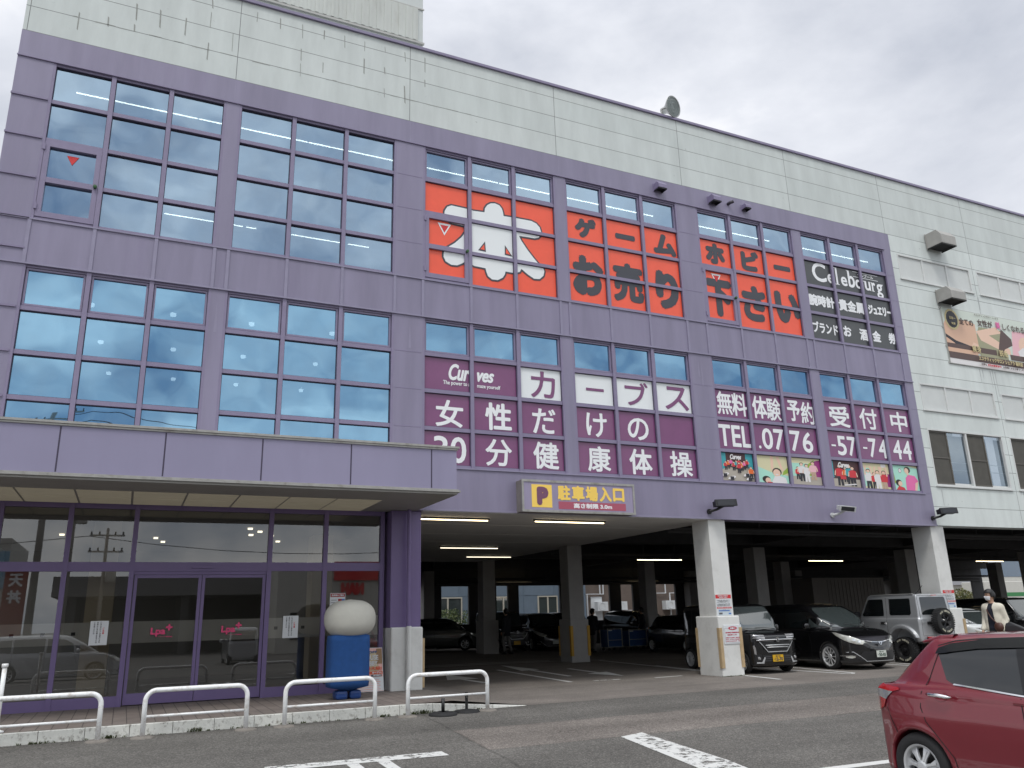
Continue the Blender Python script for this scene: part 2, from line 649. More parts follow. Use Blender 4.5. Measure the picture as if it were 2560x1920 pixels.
for k in range(16):
    x = 0.35 + 0.533 * k + rs.uniform(-.03, .03)
    z = 15.98
    while z > 14.7:
        l = rs.uniform(0.15, 0.55)
        if rs.random() < 0.72:
            w = rs.uniform(0.008, 0.022)
            d = rs.uniform(-.012, .012)
            m_.poly([(x - w, -0.003, z), (x + w * .6, -0.003, z - .03), (x + w + d, -0.003, z - l), (x - w * .4 + d, -0.003, z - l * .93)])
        z -= l + rs.uniform(0.05, 0.5)
x = 0.2
while x < 9.6:                                            # crumbly joint line
    l = rs.uniform(0.1, 0.5)
    w = rs.uniform(.006, .016)
    z = 14.555 + rs.uniform(-.012, .012)
    m_.poly([(x, -0.003, z - w), (x + l, -0.003, z - w * .5), (x + l * .9, -0.003, z + w), (x + .02, -0.003, z + w * .7)])
    x += l + rs.uniform(0, .35)
m_.mi(2)
for (xa, zt, l) in ((29.4, 9.4, .9), (29.15, 9.4, .6), (28.6, 9.42, .5), (28.75, 9.42, .35), (29.8, 5.1, 1.0), (29.65, 5.15, .7), (29.3, 12.2, .5), (27.6, 11.55, .3), (25.6, 5.1, .5)):
    m_.poly([(xa, -0.003, zt), (xa + .05, -0.003, zt), (xa + .035, -0.003, zt - l), (xa + .015, -0.003, zt - l)])
m_.build('panel_wall', [ALC, STREAK, RAIN, ALC_R], BD, fix=False)

m_ = MB()
m_.box(-0.75, 60.1, -0.06, 0.22, ROOF, ROOF + 0.075)
m_.build('parapet_coping', PURPLE_D, BD)

# purple cladding with its window openings
WINS = [(x0, x1, *FL[f]) for f in (3, 2) for x0, x1 in BX]
CY = -0.03
m_ = MB()
holed(m_, -0.67, 25.1, 3.951, 13.901, WINS, CY, 0.12)
m_.poly([(25.1, CY, 3.951), (25.1, 0.05, 3.951), (25.1, 0.05, 13.901), (25.1, CY, 13.901)])
m_.poly([(-0.67, CY, 3.951), (-0.67, 0.3, 3.951), (-0.67, 0.3, 13.901), (-0.67, CY, 13.901)])
m_.poly([(-0.67, CY, 13.901), (25.1, CY, 13.901), (25.1, 0.01, 13.901), (-0.67, 0.01, 13.901)])
m_.poly([(-0.67, CY, 3.951), (25.1, CY, 3.951), (25.1, 0.4, 3.951), (-0.67, 0.4, 3.951)])
m_.mi(1)
for k in range(6):                                        # pale paint seams on the top band
    x = 3.68 + 4.285 * k
    m_.box(x - .008, x + .008, CY - .002, CY, 13.29, 13.9)
for x, l, z in ((8.0, .75, 8.5), (16.55, .8, 8.45), (16.45, .5, 8.4), (3.66, .8, 8.4)):
    m_.poly([(x, CY - .003, z), (x + .035, CY - .003, z - l), (x - .03, CY - .003, z - l)])
rs = random.Random(11)
for k in range(46):                                       # short drip marks and scratches
    x = rs.uniform(0, 24.5)
    z = rs.choice([rs.uniform(4.1, 4.8), rs.uniform(8.7, 9.5), rs.uniform(13.35, 13.85)])
    if rs.random() < .5:
        m_.poly([(x, CY - .003, z), (x + rs.uniform(.1, .5), CY - .003, z - .03), (x + .1, CY - .003, z - .012)])
    else:
        l = rs.uniform(.08, .4)
        m_.poly([(x, CY - .003, z), (x + .012, CY - .003, z - .02), (x + .006, CY - .003, z - l)])
m_.build('cladding', [PURPLE, PURPLE_L], BD, fix=False)

m_ = MB()                                                 # battens and joints of the cladding
for f in (3, 2):
    z0, z1 = FL[f]
    for i in range(4):
        z = z0 + (z1 - z0) * i / 4
        for a, b in ((BX[1][1], BX[2][0]), (BX[3][1], BX[4][0])):
            m_.box(a + .03, b - .03, CY - .004, CY, z - .009, z + .009)
        m_.box(-0.68, -0.01, CY - .03, CY, z - .022, z + .022)
        m_.box(24.80, 25.1, CY - .004, CY, z - .006, z + .006)
m_.box(-0.68, 24.8, CY - .03, CY, 13.257, 13.283)
m_.box(-0.68, -0.01, CY - .03, CY, 8.9, 8.94)
m_.build('pilaster_batten', PURPLE_D, BD)
m_ = MB()
for x0, x1 in BX:
    w = (x1 - x0) / 3
    for k in range(4):
        x = x0 + k * w
        m_.box(x - .035, x + .035, CY - .022, CY, 8.61, 9.545)
m_.box(-0.67, 25.1, CY - .035, CY, 8.575, 8.612)
m_.box(-0.67, 24.8, CY - .03, CY, 9.548, 9.578)
m_.box(-0.67, 24.8, CY - .03, CY, 4.922, 4.952)
m_.box(8.4, 25.12, CY - .012, CY, 3.945, 3.985)
m_.build('spandrel_batten', PURPLE_L, BD)


def make_window(i, f):
    x0, x1 = BX[i]
    z0, z1 = FL[f]
    w, h = (x1 - x0) / 3, (z1 - z0) / 4
    fr = MB()
    for k in range(4):
        x = x0 + k * w
        hw = .045 if 0 < k < 3 else .05
        a, b = x - hw, x + hw
        if k == 0: a, b = x0, x0 + .055
        if k == 3: a, b = x1 - .055, x1
        fr.box(a, b, -0.028, 0.075, z0, z1)
    for j in range(5):
        z = z0 + j * h
        a, b = z - .045, z + .045
        if j == 0: a, b = z0, z0 + .06
        if j == 4: a, b = z1 - .05, z1
        fr.box(x0 + .01, x1 - .01, -0.004, 0.073, a, b)
    win = fr.build('window', PURPLE_D, BD)
    ga = MB()
    gl = MB()
    for k in range(3):
        for j in range(4):
            a = x0 + k * w + .045 + (.01 if k == 0 else 0)
            b = x0 + (k + 1) * w - .045 - (.01 if k == 2 else 0)
            c = z0 + j * h + .045 + (.015 if j == 0 else 0)
            d = z0 + (j + 1) * h - .045
            t = .013
            yy = [GY + .009 + RNG.uniform(-.004, .004) for _ in range(3)]
            yy.append(yy[0] + yy[2] - yy[1])
            gl.poly([(a, yy[0], c), (b, yy[1], c), (b, yy[2], d), (a, yy[3], d)])
            ga.box(a, a + t, .025, .070, c, d)
            ga.box(b - t, b, .025, .070, c, d)
            ga.box(a + t, b - t, .027, .070, c, c + t)
            ga.box(a + t, b - t, .027, .070, d - t, d)
            if j == 3 and (i >= 2 or f == 2):                 # opening sash round the top panes
                s = .038
                ga.mi(1)
                ga.box(a + t, a + t + s, .018, .068, c + t, d - t)
                ga.box(b - t - s, b - t, .018, .068, c + t, d - t)
                ga.box(a + t + s, b - t - s, .020, .068, c + t, c + t + s)
                ga.box(a + t + s, b - t - s, .020, .068, d - t - s, d - t)
                ga.mi(0)
    ga.build('gasket', [GASKET, PURPLE_D], win)
    gl.build('glazing', GL3 if f == 3 else GL2, win, fix=False)
    if f == 3 and i in (0, 2, 4):                             # access door leaf in the first column
        d = MB()
        a, b, c, e_ = x0 + .06, x0 + w - .05, z0 + .07, z0 + 2 * h - .05
        t = .10
        d.box(a, a + t, -.02, .072, c, e_)
        d.box(b - t, b, -.02, .072, c, e_)
        d.box(a + t, b - t, -.018, .072, c, c + t * 1.2)
        d.box(a + t, b - t, -.018, .072, e_ - t, e_)
        d.box(a + t, b - t, -.016, .072, z0 + h - .06, z0 + h + .06)
        for z in (c + .15, e_ - .2):
            d.box(a - .03, a + .02, -.05, .0, z, z + .13)
        d.mi(1)
        d.lathe([(0, -.10), (.035, -.095), (.04, -.06), (.03, -.02)], (b - .05, 0, z0 + h), 'y', 12)
        d.build('access_door', [PURPLE_D, GREEN], win)
        tr = MB()
        cx, cz = (a + b) / 2 - (.05 if i else 0), z0 + 1.62 * h
        if i:
            s = .15
            tr.mi(1)
            tr.poly([(cx - s * 1.2, .043, cz + s * .95), (cx, .043, cz - s * 1.25), (cx + s * 1.2, .043, cz + s * .95)])
            tr.mi(0)
            y = .041
        else:
            y = .05
        s = .115
        tr.poly([(cx - s, y, cz + s * .8), (cx, y, cz - s), (cx + s, y, cz + s * .8)])
        tr.build('triangle_mark', [RED_P, WHITE_F], win, fix=False)
    return win


for f in (3, 2):
    for i in range(6):
        make_window(i, f)

# rooms behind the glass
for f, (ya, zc, zf) in {3: (9.0, 13.3, 9.2), 2: (9.5, 8.5, 4.75)}.items():
    m_ = MB()
    m_.flat(-.6, 25, .3, ya, zc)
    m_.flat(-.6, 25, .3, ya, zf)
    m_.rect(-.6, 25, zf, zc, ya)
    m_.poly([(-.6, .3, zf), (-.6, ya, zf), (-.6, ya, zc), (-.6, .3, zc)])
    m_.poly([(25, .3, zf), (25, ya, zf), (25, ya, zc), (25, .3, zc)])
    for x in (.8, 8, 16.5):
        m_.box(x - .3, x + .3, 2.2, 2.8, zf, zc - .01)
    m_.build('upper_room', DIM, BD)
def tubes(name, y, z, segs, mat_, r=.015):
    for a, b in segs:
        t = MB()
        t.tube([(a, y, z), (b, y, z)], r, 8)
        t.mi(1)
        t.box(a - .03, b + .03, y - .03, y + .03, z + r + .03, z + r + .10)
        o = t.build(name, [mat_, DIM], None, at=((a + b) / 2, y, z))
        tag(o, None, 'ceiling light')
        yield o
SEG_A = [(.41, 2.95), (2.98, 5.52), (5.55, 7.72), (8.2, 10.71), (10.75, 12.31), (12.6, 13.27), (13.3, 15.84), (16.6, 19.07), (19.1, 20.37), (21.4, 24.05), (24.09, 24.78)]
SEG_B = [(2.44, 4.62), (4.72, 5.01), (6.05, 7.57), (7.82, 8.59), (8.64, 9.27)]
for o in tubes('ceiling_light', .67, 13.1, SEG_A, TUBE_SHOP):
    tag(o, 'long lit tube light near the glass under the top floor ceiling', group='tube lights along the top floor glass')
for o in tubes('ceiling_light', 5.9, 13.1, SEG_B, TUBE_SHOP):
    tag(o, 'lit tube light deep inside the top floor room', group='tube lights deep in the top floor room')
DOWN = mat('lit downlight', (1, 1, .95), .5, emit=(1, .95, .85), estr=3)
for y in (1.57, 4.19, 7.0):
    for x in (1.17, 2.85, 4.58, 6.5):
        t = MB()
        t.lathe([(0, 8.42), (.05, 8.42), (.065, 8.44), (.065, 8.49)], (x + (y - 1.57) * .05, y, 0), 'z', 16)
        o = t.build('downlight', DOWN, None, at=(x + (y - 1.57) * .05, y, 8.42))
        tag(o, 'small round lit downlight in the middle floor ceiling', 'ceiling light', 'round downlights of the middle floor')

# blind and real windows of the white wall
for k, (a, b, c, d) in enumerate(RW[:9]):
    real = k % 3 == 2
    fr = MB()
    t = .05
    fr.box(a, b, -.015, .09, c, c + t)
    fr.box(a, b, -.012, .09, d - t, d)
    for x in (a, b - t):
        fr.box(x, x + t, -.010, .088, c + t, d - t)
    n = 2 if real else 3
    for q in range(1, n):
        x = a + (b - a) * q / n
        fr.box(x - .04, x + .04, .0, .088, c + t, d - t)
    fr.box(a - .03, b + .03, -.05, .02, c - .035, c)
    win = fr.build('side_window', WHITE_T, BD)
    pn = MB()
    if real:
        SCREEN = bpy.data.materials.get('insect screen') or mat('insect screen', (0.085, 0.08, 0.07), 0.8, var=0.15, scale=3)
        BRONZE = bpy.data.materials.get('bronze sash') or mat('bronze sash', (0.10, 0.09, 0.075), 0.5)
        for q in range(2):
            xa = a + (b - a) * q / 2 + .05
            xm = xa + (b - a) / 4 - .03
            xb = a + (b - a) * (q + 1) / 2 - .05
            pn.mi(1)
            pn.rect(xa + .05, xm - .05, c + .1, d - .1, .05)
            pn.mi(2)
            for u in ((xa, xa + .05), (xm - .05, xm)):
                pn.box(*u, .03, .06, c + .05, d - .05)
            for u in ((c + .05, c + .11), (d - .1, d - .05), ((c + d) / 2 - .02, (c + d) / 2 + .02)):
                pn.box(xa + .05, xm - .05, .032, .058, *u)
            pn.mi(0)
            pn.rect(xm, xb, c + .12, d - .05, .075)
            pn.mi(3)
            for z in (c + .55, c + .8):
                pn.box(xm, xb, .085, .095, z, z + .02)
            pn.rect(xm, xb, c + .05, c + .12, .07)
        GL_S = bpy.data.materials.get('plain window glass') or glass_mat('plain window glass', (0.5, 0.6, 0.7), (0.35, 0.38, 0.4), 0.42, rough=.01, smear=.25)
        pn.build('pane', [GL_S, SCREEN, BRONZE, WHITE_T], win, fix=False)
        bk = MB()
        bk.rect(a, b, c, d, .6)
        bk.build('room_backing', DIM, win, fix=False)
    else:
        pn.rect(a + t, b - t, c + t, d - t, .035)
        pn.build('blank_panel', mat('blank white panel', (0.60, 0.62, 0.61), .6, var=.04) if k == 0 else bpy.data.materials['blank white panel'], win, fix=False)

# roof penthouse
RIB = mat('weathered ribbed sheet', (0.52, 0.54, 0.51), 0.6, var=0.12, scale=2, stretch=(1, 1, .3), dirt=(.40, .40, .36), dirt_scale=3, dirt_amt=.5)
m_ = MB()
m_.box(-.6, 8.63, 1.0, 7, 16.0, 25)
ph = m_.build('penthouse', mat('pale penthouse wall', (0.55, 0.58, 0.57), .7, var=.06), BD)
m_ = MB()
m_.box(-.6, 8.47, .95, 1.0, 17.26, 18.34)
x = -.5
while x < 8.45:
    m_.box(x, x + .09, .935, .95, 17.27, 18.33)
    x += .21
m_.build('ribbed_sheet', RIB, ph)
m_ = MB()
m_.box(-.6, 8.66, .94, 1.0, 17.18, 17.24)
m_.box(-.6, 8.66, .97, 1.0, 18.36, 18.40)
m_.build('sheet_flashing', GREY, ph)

# entrance canopy
m_ = MB()
CYF = -2.47
m_.box(-3, 8.22, CYF, CY - .001, 4.04, 4.83)
m_.mi(1)
for x in (-.38, 1.235, 2.841, 4.464, 6.089, 7.693):
    m_.box(x - .012, x + .012, CYF - .003, CYF, 4.06, 4.82)
can = m_.build("canopy", [mat("canopy purple", (0.275, 0.255, 0.375), .4, var=.06, scale=1.2, stretch=(1, 1, .3), dirt=(.22, .2, .3), dirt_scale=2, dirt_amt=.25), GASKET], BD)
m_ = MB()
for z0, z1, o in ((4.865, 4.905, .05), (4.83, 4.865, .025), (3.985, 4.02, .06), (4.02, 4.045, .03)):
    m_.box(-3.01, 8.22 + o, CYF - o, CY - .001, z0, z1)
m_.build('canopy_trim', ALU, can)
m_ = MB()
m_.box(-3, 8.23, CYF - .02, .40, 3.945, 3.984)
sof = m_.build('canopy_soffit', mat('grey soffit', (.30, .29, .27), .6, var=.05), can)
m_ = MB()
for i in range(8):
    for j in range(2):
        xa = -.37 + .925 * i + .02
        ya = -1.38 + .87 * j + .02
        m_.box(xa, xa + .885, ya, ya + .83, 3.936, 3.947)
m_.build('ceiling_panel', PANEL_L, can)

# shop front under the canopy
GYS = .45
TZ = .17
MX = [-2.1, -.95, .2, 1.365, 2.525, 5.13, 6.29, 7.55]
m_ = MB()
for x in MX:
    m_.box(x - .045, x + .045, GYS - .06, GYS + .06, TZ, 3.95)
m_.box(-2.2, 7.6, GYS - .05, GYS + .055, 2.645, 2.82)
for a, b in zip(MX[:-1], MX[1:]):
    if abs(a - 2.525) < .01:
        continue
    m_.box(a + .045, b - .045, GYS - .045, GYS + .05, TZ, .36)
    m_.box(a + .045, b - .045, GYS - .043, GYS + .048, 3.85, 3.95)
m_.box(2.57, 5.085, GYS - .043, GYS + .048, 3.85, 3.95)
m_.box(2.57, 5.085, GYS - .03, GYS + .05, 2.58, 2.644)
m_.box(3.62, 4.02, GYS - .09, GYS - .05, 2.70, 2.75)
sf = m_.build('shop_front', SHOP_P, BD)
m_ = MB()
for a, b in zip(MX[:-1], MX[1:]):
    m_.rect(a, b, 2.75, 3.9, GYS + .01)
    if abs(a - 2.525) > .01:
        m_.rect(a, b, TZ + .1, 2.70, GYS + .01)
m_.build('shop_glazing', GLS, sf, fix=False)
for a, b in ((2.585, 3.825), (3.835, 5.075)):
    d = MB()
    t = .06
    d.box(a, a + t, GYS - .02, GYS + .03, TZ + .02, 2.575)
    d.box(b - t, b, GYS - .02, GYS + .03, TZ + .02, 2.575)
    d.box(a + t, b - t, GYS - .018, GYS + .028, TZ + .02, TZ + .22)
    d.box(a + t, b - t, GYS - .018, GYS + .028, 2.515, 2.575)
    dd = d.build('sliding_door', SHOP_P, BD)
    d = MB()
    d.rect(a + t, b - t, TZ + .2, 2.52, GYS + .005)
    d.build('door_glass', GLS, dd, fix=False)
FROST = bpy.data.materials.new('frosted band film')
FROST.use_nodes = True
_p = FROST.node_tree.nodes['Principled BSDF']
_p.inputs['Base Color'].default_value = (.55, .53, .49, 1)
_p.inputs['Roughness'].default_value = .4
_p.inputs['Alpha'].default_value = .75
m_ = MB()
for a, b in zip(MX[:-1], MX[1:]):
    m_.rect(a + .05, b - .05, 1.30, 1.70, GYS + .02)
m_.mi(1)
x = -1.9
while x < 2.4:
    m_.rect(x, x + .07, 1.47, 1.53, GYS + .017)
    x += .5
for x in (5.3, 5.85, 6.45, 7.0):
    m_.rect(x, x + .07, 1.47, 1.53, GYS + .017)
m_.build('frosted_band', [FROST, DARK], sf, fix=False)
m_ = MB()
m_.flat(-3, 7.7, .5, 9, TZ + .002)
m_.mi(1)
m_.flat(-3, 7.7, .5, 9, 3.7)
m_.rect(-3, 7.7, TZ, 3.7, 9)
m_.poly([(7.7, .5, TZ), (7.7, 9, TZ), (7.7, 9, 3.95), (7.7, .5, 3.95)])
m_.rect(-3, 7.7, 3.7, 3.95, .62)
m_.mi(2)
m_.box(1.75, 2.25, 1.3, 1.8, TZ, 3.69)
m_.box(6.6, 7.1, 3.3, 3.9, TZ, 3.69)
m_.mi(3)
for x, y in ((4.9, 2.0), (5.2, 2.6), (5.1, 3.4), (5.6, 3.5), (1.0, 4.0), (3.0, 4.5), (3.2, 5.5), (6.0, 5.0)):
    m_.box(x - .05, x + .05, y - .05, y + .05, 3.66, 3.695)
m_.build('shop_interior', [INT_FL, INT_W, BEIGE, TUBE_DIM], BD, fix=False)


# pillars
def pillar(x0, x1, y0, y1, zt, zb, base, m_shaft, m_base, guards=None, out=.07):
    s = MB()
    s.box(x0, x1, y0, y1, base - .01, zt)
    c = s.build('pillar', m_shaft, BD, bevel=.012)
    s = MB()
    s.box(x0 - out, x1 + out, y0 - .13, y1 + .1, zb, base)
    s.build('pillar_base', m_base, c, bevel=.03)
    if guards:
        for gx, gy in ((x0 - out, y0 - .13), (x1 + out, y0 - .13), (x0 - out, y1 + .1)):
            s = MB()
            sx = -1 if gx < (x0 + x1) / 2 else 1
            sy = -1 if gy < (y0 + y1) / 2 else 1
            s.box(gx - .012 * sx * -1, gx + sx * .02, gy - sy * .07, gy + sy * .022, zb + .22, zb + 1.2)
            s.box(gx - sx * .08, gx - sx * -.008, gy - sy * .01, gy + sy * .024, zb + .222, zb + 1.198)
            s.build('corner_guard', guards, c)
    return c


pillar(7.66, 8.35, .10, .85, 3.94, .14, 1.44, SHOP_P, CONC, None, out=.012)
s = MB()
s.box(8.35, 8.41, .0, .05, .2, 1.2)
s.build('corner_guard', GUARD_W, BD)
s = MB()
s.tube([(8.02, -.06, 3.95), (8.02, -.06, 1.46)], .045, 12)
for z in (2.0, 3.2):
    s.lathe([(.055, z), (.055, z + .05)], (8.02, -.06, 0), 'z', 12)
s.mi(1)
s.tube([(8.02, -.10, 1.46), (8.02, -.10, .22)], .055, 12)
s.box(8.0, 8.04, -.1, .0, 1.3, 1.34)
s.box(8.0, 8.04, -.1, .0, .55, .59)
s.build('downpipe', [SHOP_P, CONC], BD, smooth=False)
pillar(16.34, 16.90, .05, .75, 3.94, -.02, 1.47, CONC, CONC, GUARD_W)
pillar(24.88, 25.46, .05, .75, 3.96, -.02, 1.49, CONC, CONC, GUARD_W)
pillar(33.4, 33.98, .05, .75, 3.96, -.02, 1.49, CONC, CONC, GUARD_W)
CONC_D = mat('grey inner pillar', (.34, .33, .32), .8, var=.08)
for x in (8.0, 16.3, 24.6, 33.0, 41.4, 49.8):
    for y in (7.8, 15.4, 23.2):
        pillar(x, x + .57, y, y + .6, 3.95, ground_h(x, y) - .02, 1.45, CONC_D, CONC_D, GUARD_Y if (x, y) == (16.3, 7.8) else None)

# car park ceiling
m_ = MB()
m_.box(8.36, 16.75, .0, 16, 3.93, 4.05)
for y in (2.3, 4.6, 6.9):
    m_.box(8.4, 16.7, y - .006, y + .006, 3.925, 3.93)
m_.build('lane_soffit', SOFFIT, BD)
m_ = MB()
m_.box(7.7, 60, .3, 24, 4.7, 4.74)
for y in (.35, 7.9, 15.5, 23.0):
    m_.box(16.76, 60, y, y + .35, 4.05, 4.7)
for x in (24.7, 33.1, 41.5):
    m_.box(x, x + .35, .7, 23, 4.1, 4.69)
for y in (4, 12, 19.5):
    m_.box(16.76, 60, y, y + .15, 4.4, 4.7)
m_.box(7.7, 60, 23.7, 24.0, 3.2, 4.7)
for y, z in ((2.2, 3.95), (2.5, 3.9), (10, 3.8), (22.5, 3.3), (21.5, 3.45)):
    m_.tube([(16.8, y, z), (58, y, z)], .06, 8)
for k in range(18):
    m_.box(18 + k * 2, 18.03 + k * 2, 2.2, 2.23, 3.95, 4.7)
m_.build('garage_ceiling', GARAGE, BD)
m_ = MB()
m_.box(33.6, 38.6, 14, 18, 0, 3.05)
for k in range(16):
    m_.box(34.6 + k * .25, 34.63 + k * .25, 13.98, 14, .1, 2.95)
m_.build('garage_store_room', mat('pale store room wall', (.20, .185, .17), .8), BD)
m_ = MB()
m_.box(-3, 7.72, 9.1, 24, 0, 4.7)
m_.poly([(7.75, .9, 0), (7.75, 24, 0), (7.75, 24, 4.7), (7.75, .9, 4.7)])
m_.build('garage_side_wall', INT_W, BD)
for k, (a, b, y, z, dim) in enumerate([(8.6, 10.35, .95, 3.9, 0), (11.6, 13.6, .85, 3.9, 0), (11.9, 14.0, 8.6, 3.9, 1), (19.38, 21.36, 8.1, 3.5, 0), (20.1, 22.05, 22.4, 3.5, 0),
                                     (28.2, 30.2, 22.4, 3.5, 0), (27.8, 29.7, 8.2, 3.5, 0), (37.8, 39.7, 8.0, 3.5, 0), (14.4, 16.3, 12.5, 3.9, 1)]):
    t = MB()
    t.tube([(a, y, z - .03), (b, y, z - .03)], .013, 8)
    t.mi(1)
    t.box(a - .05, b + .05, y - .02, y + .02, z - .008, z + .03)
    if z < 3.8:
        for x in (a + .3, b - .3):
            t.box(x - .01, x + .01, y - .01, y + .01, z + .06, 4.7)
    o = t.build('garage_light', [TUBE_DIM if dim else TUBE, GARAGE], None, at=((a + b) / 2, y, z))
    tag(o, ['warm tube light under the pale soffit of the entrance lane', 'warm tube light hanging from the dark car park ceiling'][z < 3.8], 'ceiling light', ['tube lights in the lane soffit', 'tube lights in the dark car park'][z < 3.8])
# ================================================================ SIGNS, FILMS AND FITTINGS ON THE FACADE
LOGO = [(-0.51, 0.771), (-0.199, 0.793), (-0.181, 0.914), (-0.113, 1.019), (-0.012, 1.091), (0.105, 1.115), (0.228, 1.086), (0.303, 1.002), (0.334, 0.9), (0.348, 0.791), (0.625, 0.804), (1.167, 0.808), (1.311, 0.76), (1.412, 0.663), (1.448, 0.532), (1.423, 0.418), (1.358, 0.348), (1.245, 0.31), (0.78, 0.299), (0.853, 0.161), (1.016, -0.062), (1.196, -0.271), (1.328, -0.409), (1.455, -0.488), (1.499, -0.598), (1.466, -0.736), (1.345, -0.851), (1.181, -0.864), (1.008, -0.774), (0.821, -0.643), (0.774, -0.739), (0.632, -0.795), (0.361, -0.794), (0.339, -0.885), (0.277, -0.982), (0.138, -1.069), (-0.024, -1.075), (-0.135, -1.003), (-0.181, -0.876), (-0.199, -0.795), (-0.515, -0.783), (-0.594, -0.732), (-0.726, -0.659), (-0.815, -0.754), (-0.972, -0.844), (-1.134, -0.855), (-1.282, -0.785), (-1.337, -0.668), (-1.331, -0.546), (-1.244, -0.404), (-1.031, -0.237), (-0.846, -0.042), (-0.678, 0.225), (-0.655, 0.278), (-1.122, 0.303), (-1.253, 0.376), (-1.309, 0.521), (-1.303, 0.611), (-1.23, 0.741), (-1.119, 0.803), (-0.655, 0.791)]
H1 = [(-0.397, -0.328), (-0.198, -0.041), (-0.178, -0.338)]
H2 = [(0.36, -0.045), (0.353, -0.327), (0.579, -0.344)]
FY, LY = 0.050, 0.043      # film and lettering planes


def rows(f, j0, j1):
    z0, z1 = FL[f]
    h = (z1 - z0) / 4
    return z0 + j0 * h, z0 + j1 * h


def film_sign(label, i, f, sheets, letters, group=None):
    """sheets: (col0, col1, row0, row1, material) of bay I; letters: (text, x, z, w, h, material, bold, shear)"""
    x0, x1 = BX[i]
    w = (x1 - x0) / 3
    t = thing('window_sign', label, 'sign', ((x0 + x1) / 2, FY, FL[f][0]), group)
    byc = {}
    for c0, c1, r0, r1, m in sheets:
        a, b = rows(f, r0, r1)
        byc.setdefault(m.name, [m, []])[1].append((x0 + c0 * w + (.04 if c0 == 0 else 0), x0 + c1 * w - (.04 if c1 == 3 else 0), a + (.05 if r0 == 0 else .01), b - .01))
    for m, L_ in byc.values():
        mb = MB()
        for a, b, c, d in L_:
            mb.rect(a, b, c, d, FY)
        mb.build('film', m, t, fix=False)
    bym = {}
    for tx, x, z, ww, hh, m, bold, sh in letters:
        mb = bym.setdefault(m.name, [m, MB()])[1]
        ftext(mb, tx, x, z, LY, ww, hh, bold=bold, shear=sh)
    for m, mb in bym.values():
        mb.build('lettering', m, t, fix=False)
    return t


# top floor, orange red film with the large mark
i = 2
x0, x1 = BX[i]
t = thing('window_sign', 'orange red window film with a huge white book character outlined in charcoal', 'sign', (10.219, FY, 9.58))
mb = MB()
za, zb = rows(3, 0, 3)
mb.rect(x0 + .04, x1 - .04, za + .05, zb - .01, FY)
mb.build('film', RED_F, t, fix=False)
mb = MB()
n_ = len(LOGO)
for k in range(12):
    a = 2 * pi * k / 12
    mb.poly([(10.219 + p[0] + .045 * cos(a), LY + .002 - .0003 * k, 10.96 + p[1] + .045 * sin(a)) for p in LOGO])
mb.build('logo_outline', INK, t, fix=False)
mb = MB()
mb.poly([(10.219 + p[0], LY - .003, 10.96 + p[1]) for p in LOGO])
mb.mi(1)
for H in (H1, H2):
    mb.poly([(10.219 + p[0], LY - .005, 10.96 + p[1]) for p in H])
mb.mi(2)
for H in (H1, H2):
    c = (sum(p[0] for p in H) / 3, sum(p[1] for p in H) / 3)
    mb.poly([(10.219 + c[0] + .55 * (p[0] - c[0]), LY - .007, 10.96 + c[1] + .55 * (p[1] - c[1])) for p in H])
mb.build('logo', [WHITE_S, INK, RED_F], t, fix=False)

film_sign('orange red window film lettered in charcoal, without any triangle mark', 3, 3, [(0, 3, 0, 3, RED_F)],
          [('ゲ', 13.06, 11.88, .70, .62, INK, .055, 0), ('ー', 14.35, 11.84, .66, .17, INK, .04, 0), ('ム', 15.70, 11.84, .80, .68, INK, .055, 0),
           ('お', 13.07, 10.45, .98, 1.18, INK, .075, 0), ('売', 14.35, 10.44, 1.0, 1.18, INK, .06, 0), ('り', 15.66, 10.42, .80, 1.18, INK, .085, 0)])
film_sign('orange red window film lettered in charcoal, with a red triangle on its first column', 4, 3, [(0, 3, 0, 3, RED_F)],
          [('ホ', 17.53, 11.88, .72, .68, INK, .055, 0), ('ビ', 18.86, 11.87, .70, .68, INK, .055, 0), ('ー', 20.13, 11.84, .68, .17, INK, .04, 0),
           ('下', 17.52, 10.46, .96, 1.18, INK, .08, 0), ('さ', 18.84, 10.47, .92, 1.16, INK, .075, 0), ('い', 20.16, 10.52, 1.0, 1.04, INK, .085, 0)])
t = film_sign('charcoal window film with a long white brand word over rows of goods names', 5, 3, [(0, 3, 0, 3, CHAR_F)],
              [('C', 21.69, 11.96, .60, .66, WHITE_F, .018, 0), ('e', 22.17, 11.81, .28, .33, WHITE_F, .016, 0), ('l', 22.45, 11.95, .08, .60, WHITE_F, .016, 0), ('e', 22.76, 11.81, .28, .33, WHITE_F, .016, 0),
               ('b', 23.10, 11.94, .30, .60, WHITE_F, .016, 0), ('o', 23.41, 11.81, .30, .33, WHITE_F, .016, 0), ('u', 23.82, 11.81, .27, .33, WHITE_F, .016, 0), ('r', 24.09, 11.81, .17, .33, WHITE_F, .016, 0), ('g', 24.36, 11.70, .29, .52, WHITE_F, .016, 0),
               ('セレブール', 23.77, 12.15, .72, .11, WHITE_F, .004, 0),
               ('腕時計', 21.63, 10.955, 1.10, .40, WHITE_F, .02, 0), ('貴金属', 22.92, 10.955, 1.12, .41, WHITE_F, .018, 0), ('ジュエリー', 24.20, 10.98, 1.06, .34, WHITE_F, .02, 0),
               ('ブランド', 21.63, 10.04, 1.06, .38, WHITE_F, .014, 0), ('お', 22.57, 10.06, .35, .36, WHITE_F, .018, 0), ('酒', 23.28, 10.03, .36, .40, WHITE_F, .018, 0),
               ('金', 23.86, 10.05, .38, .38, WHITE_F, .018, 0), ('券', 24.58, 10.06, .36, .39, WHITE_F, .018, 0)])
mb = MB()
for z in (12.235, 12.06):
    mb.rect(23.20, 24.34, z - .008, z + .008, LY - .0002)
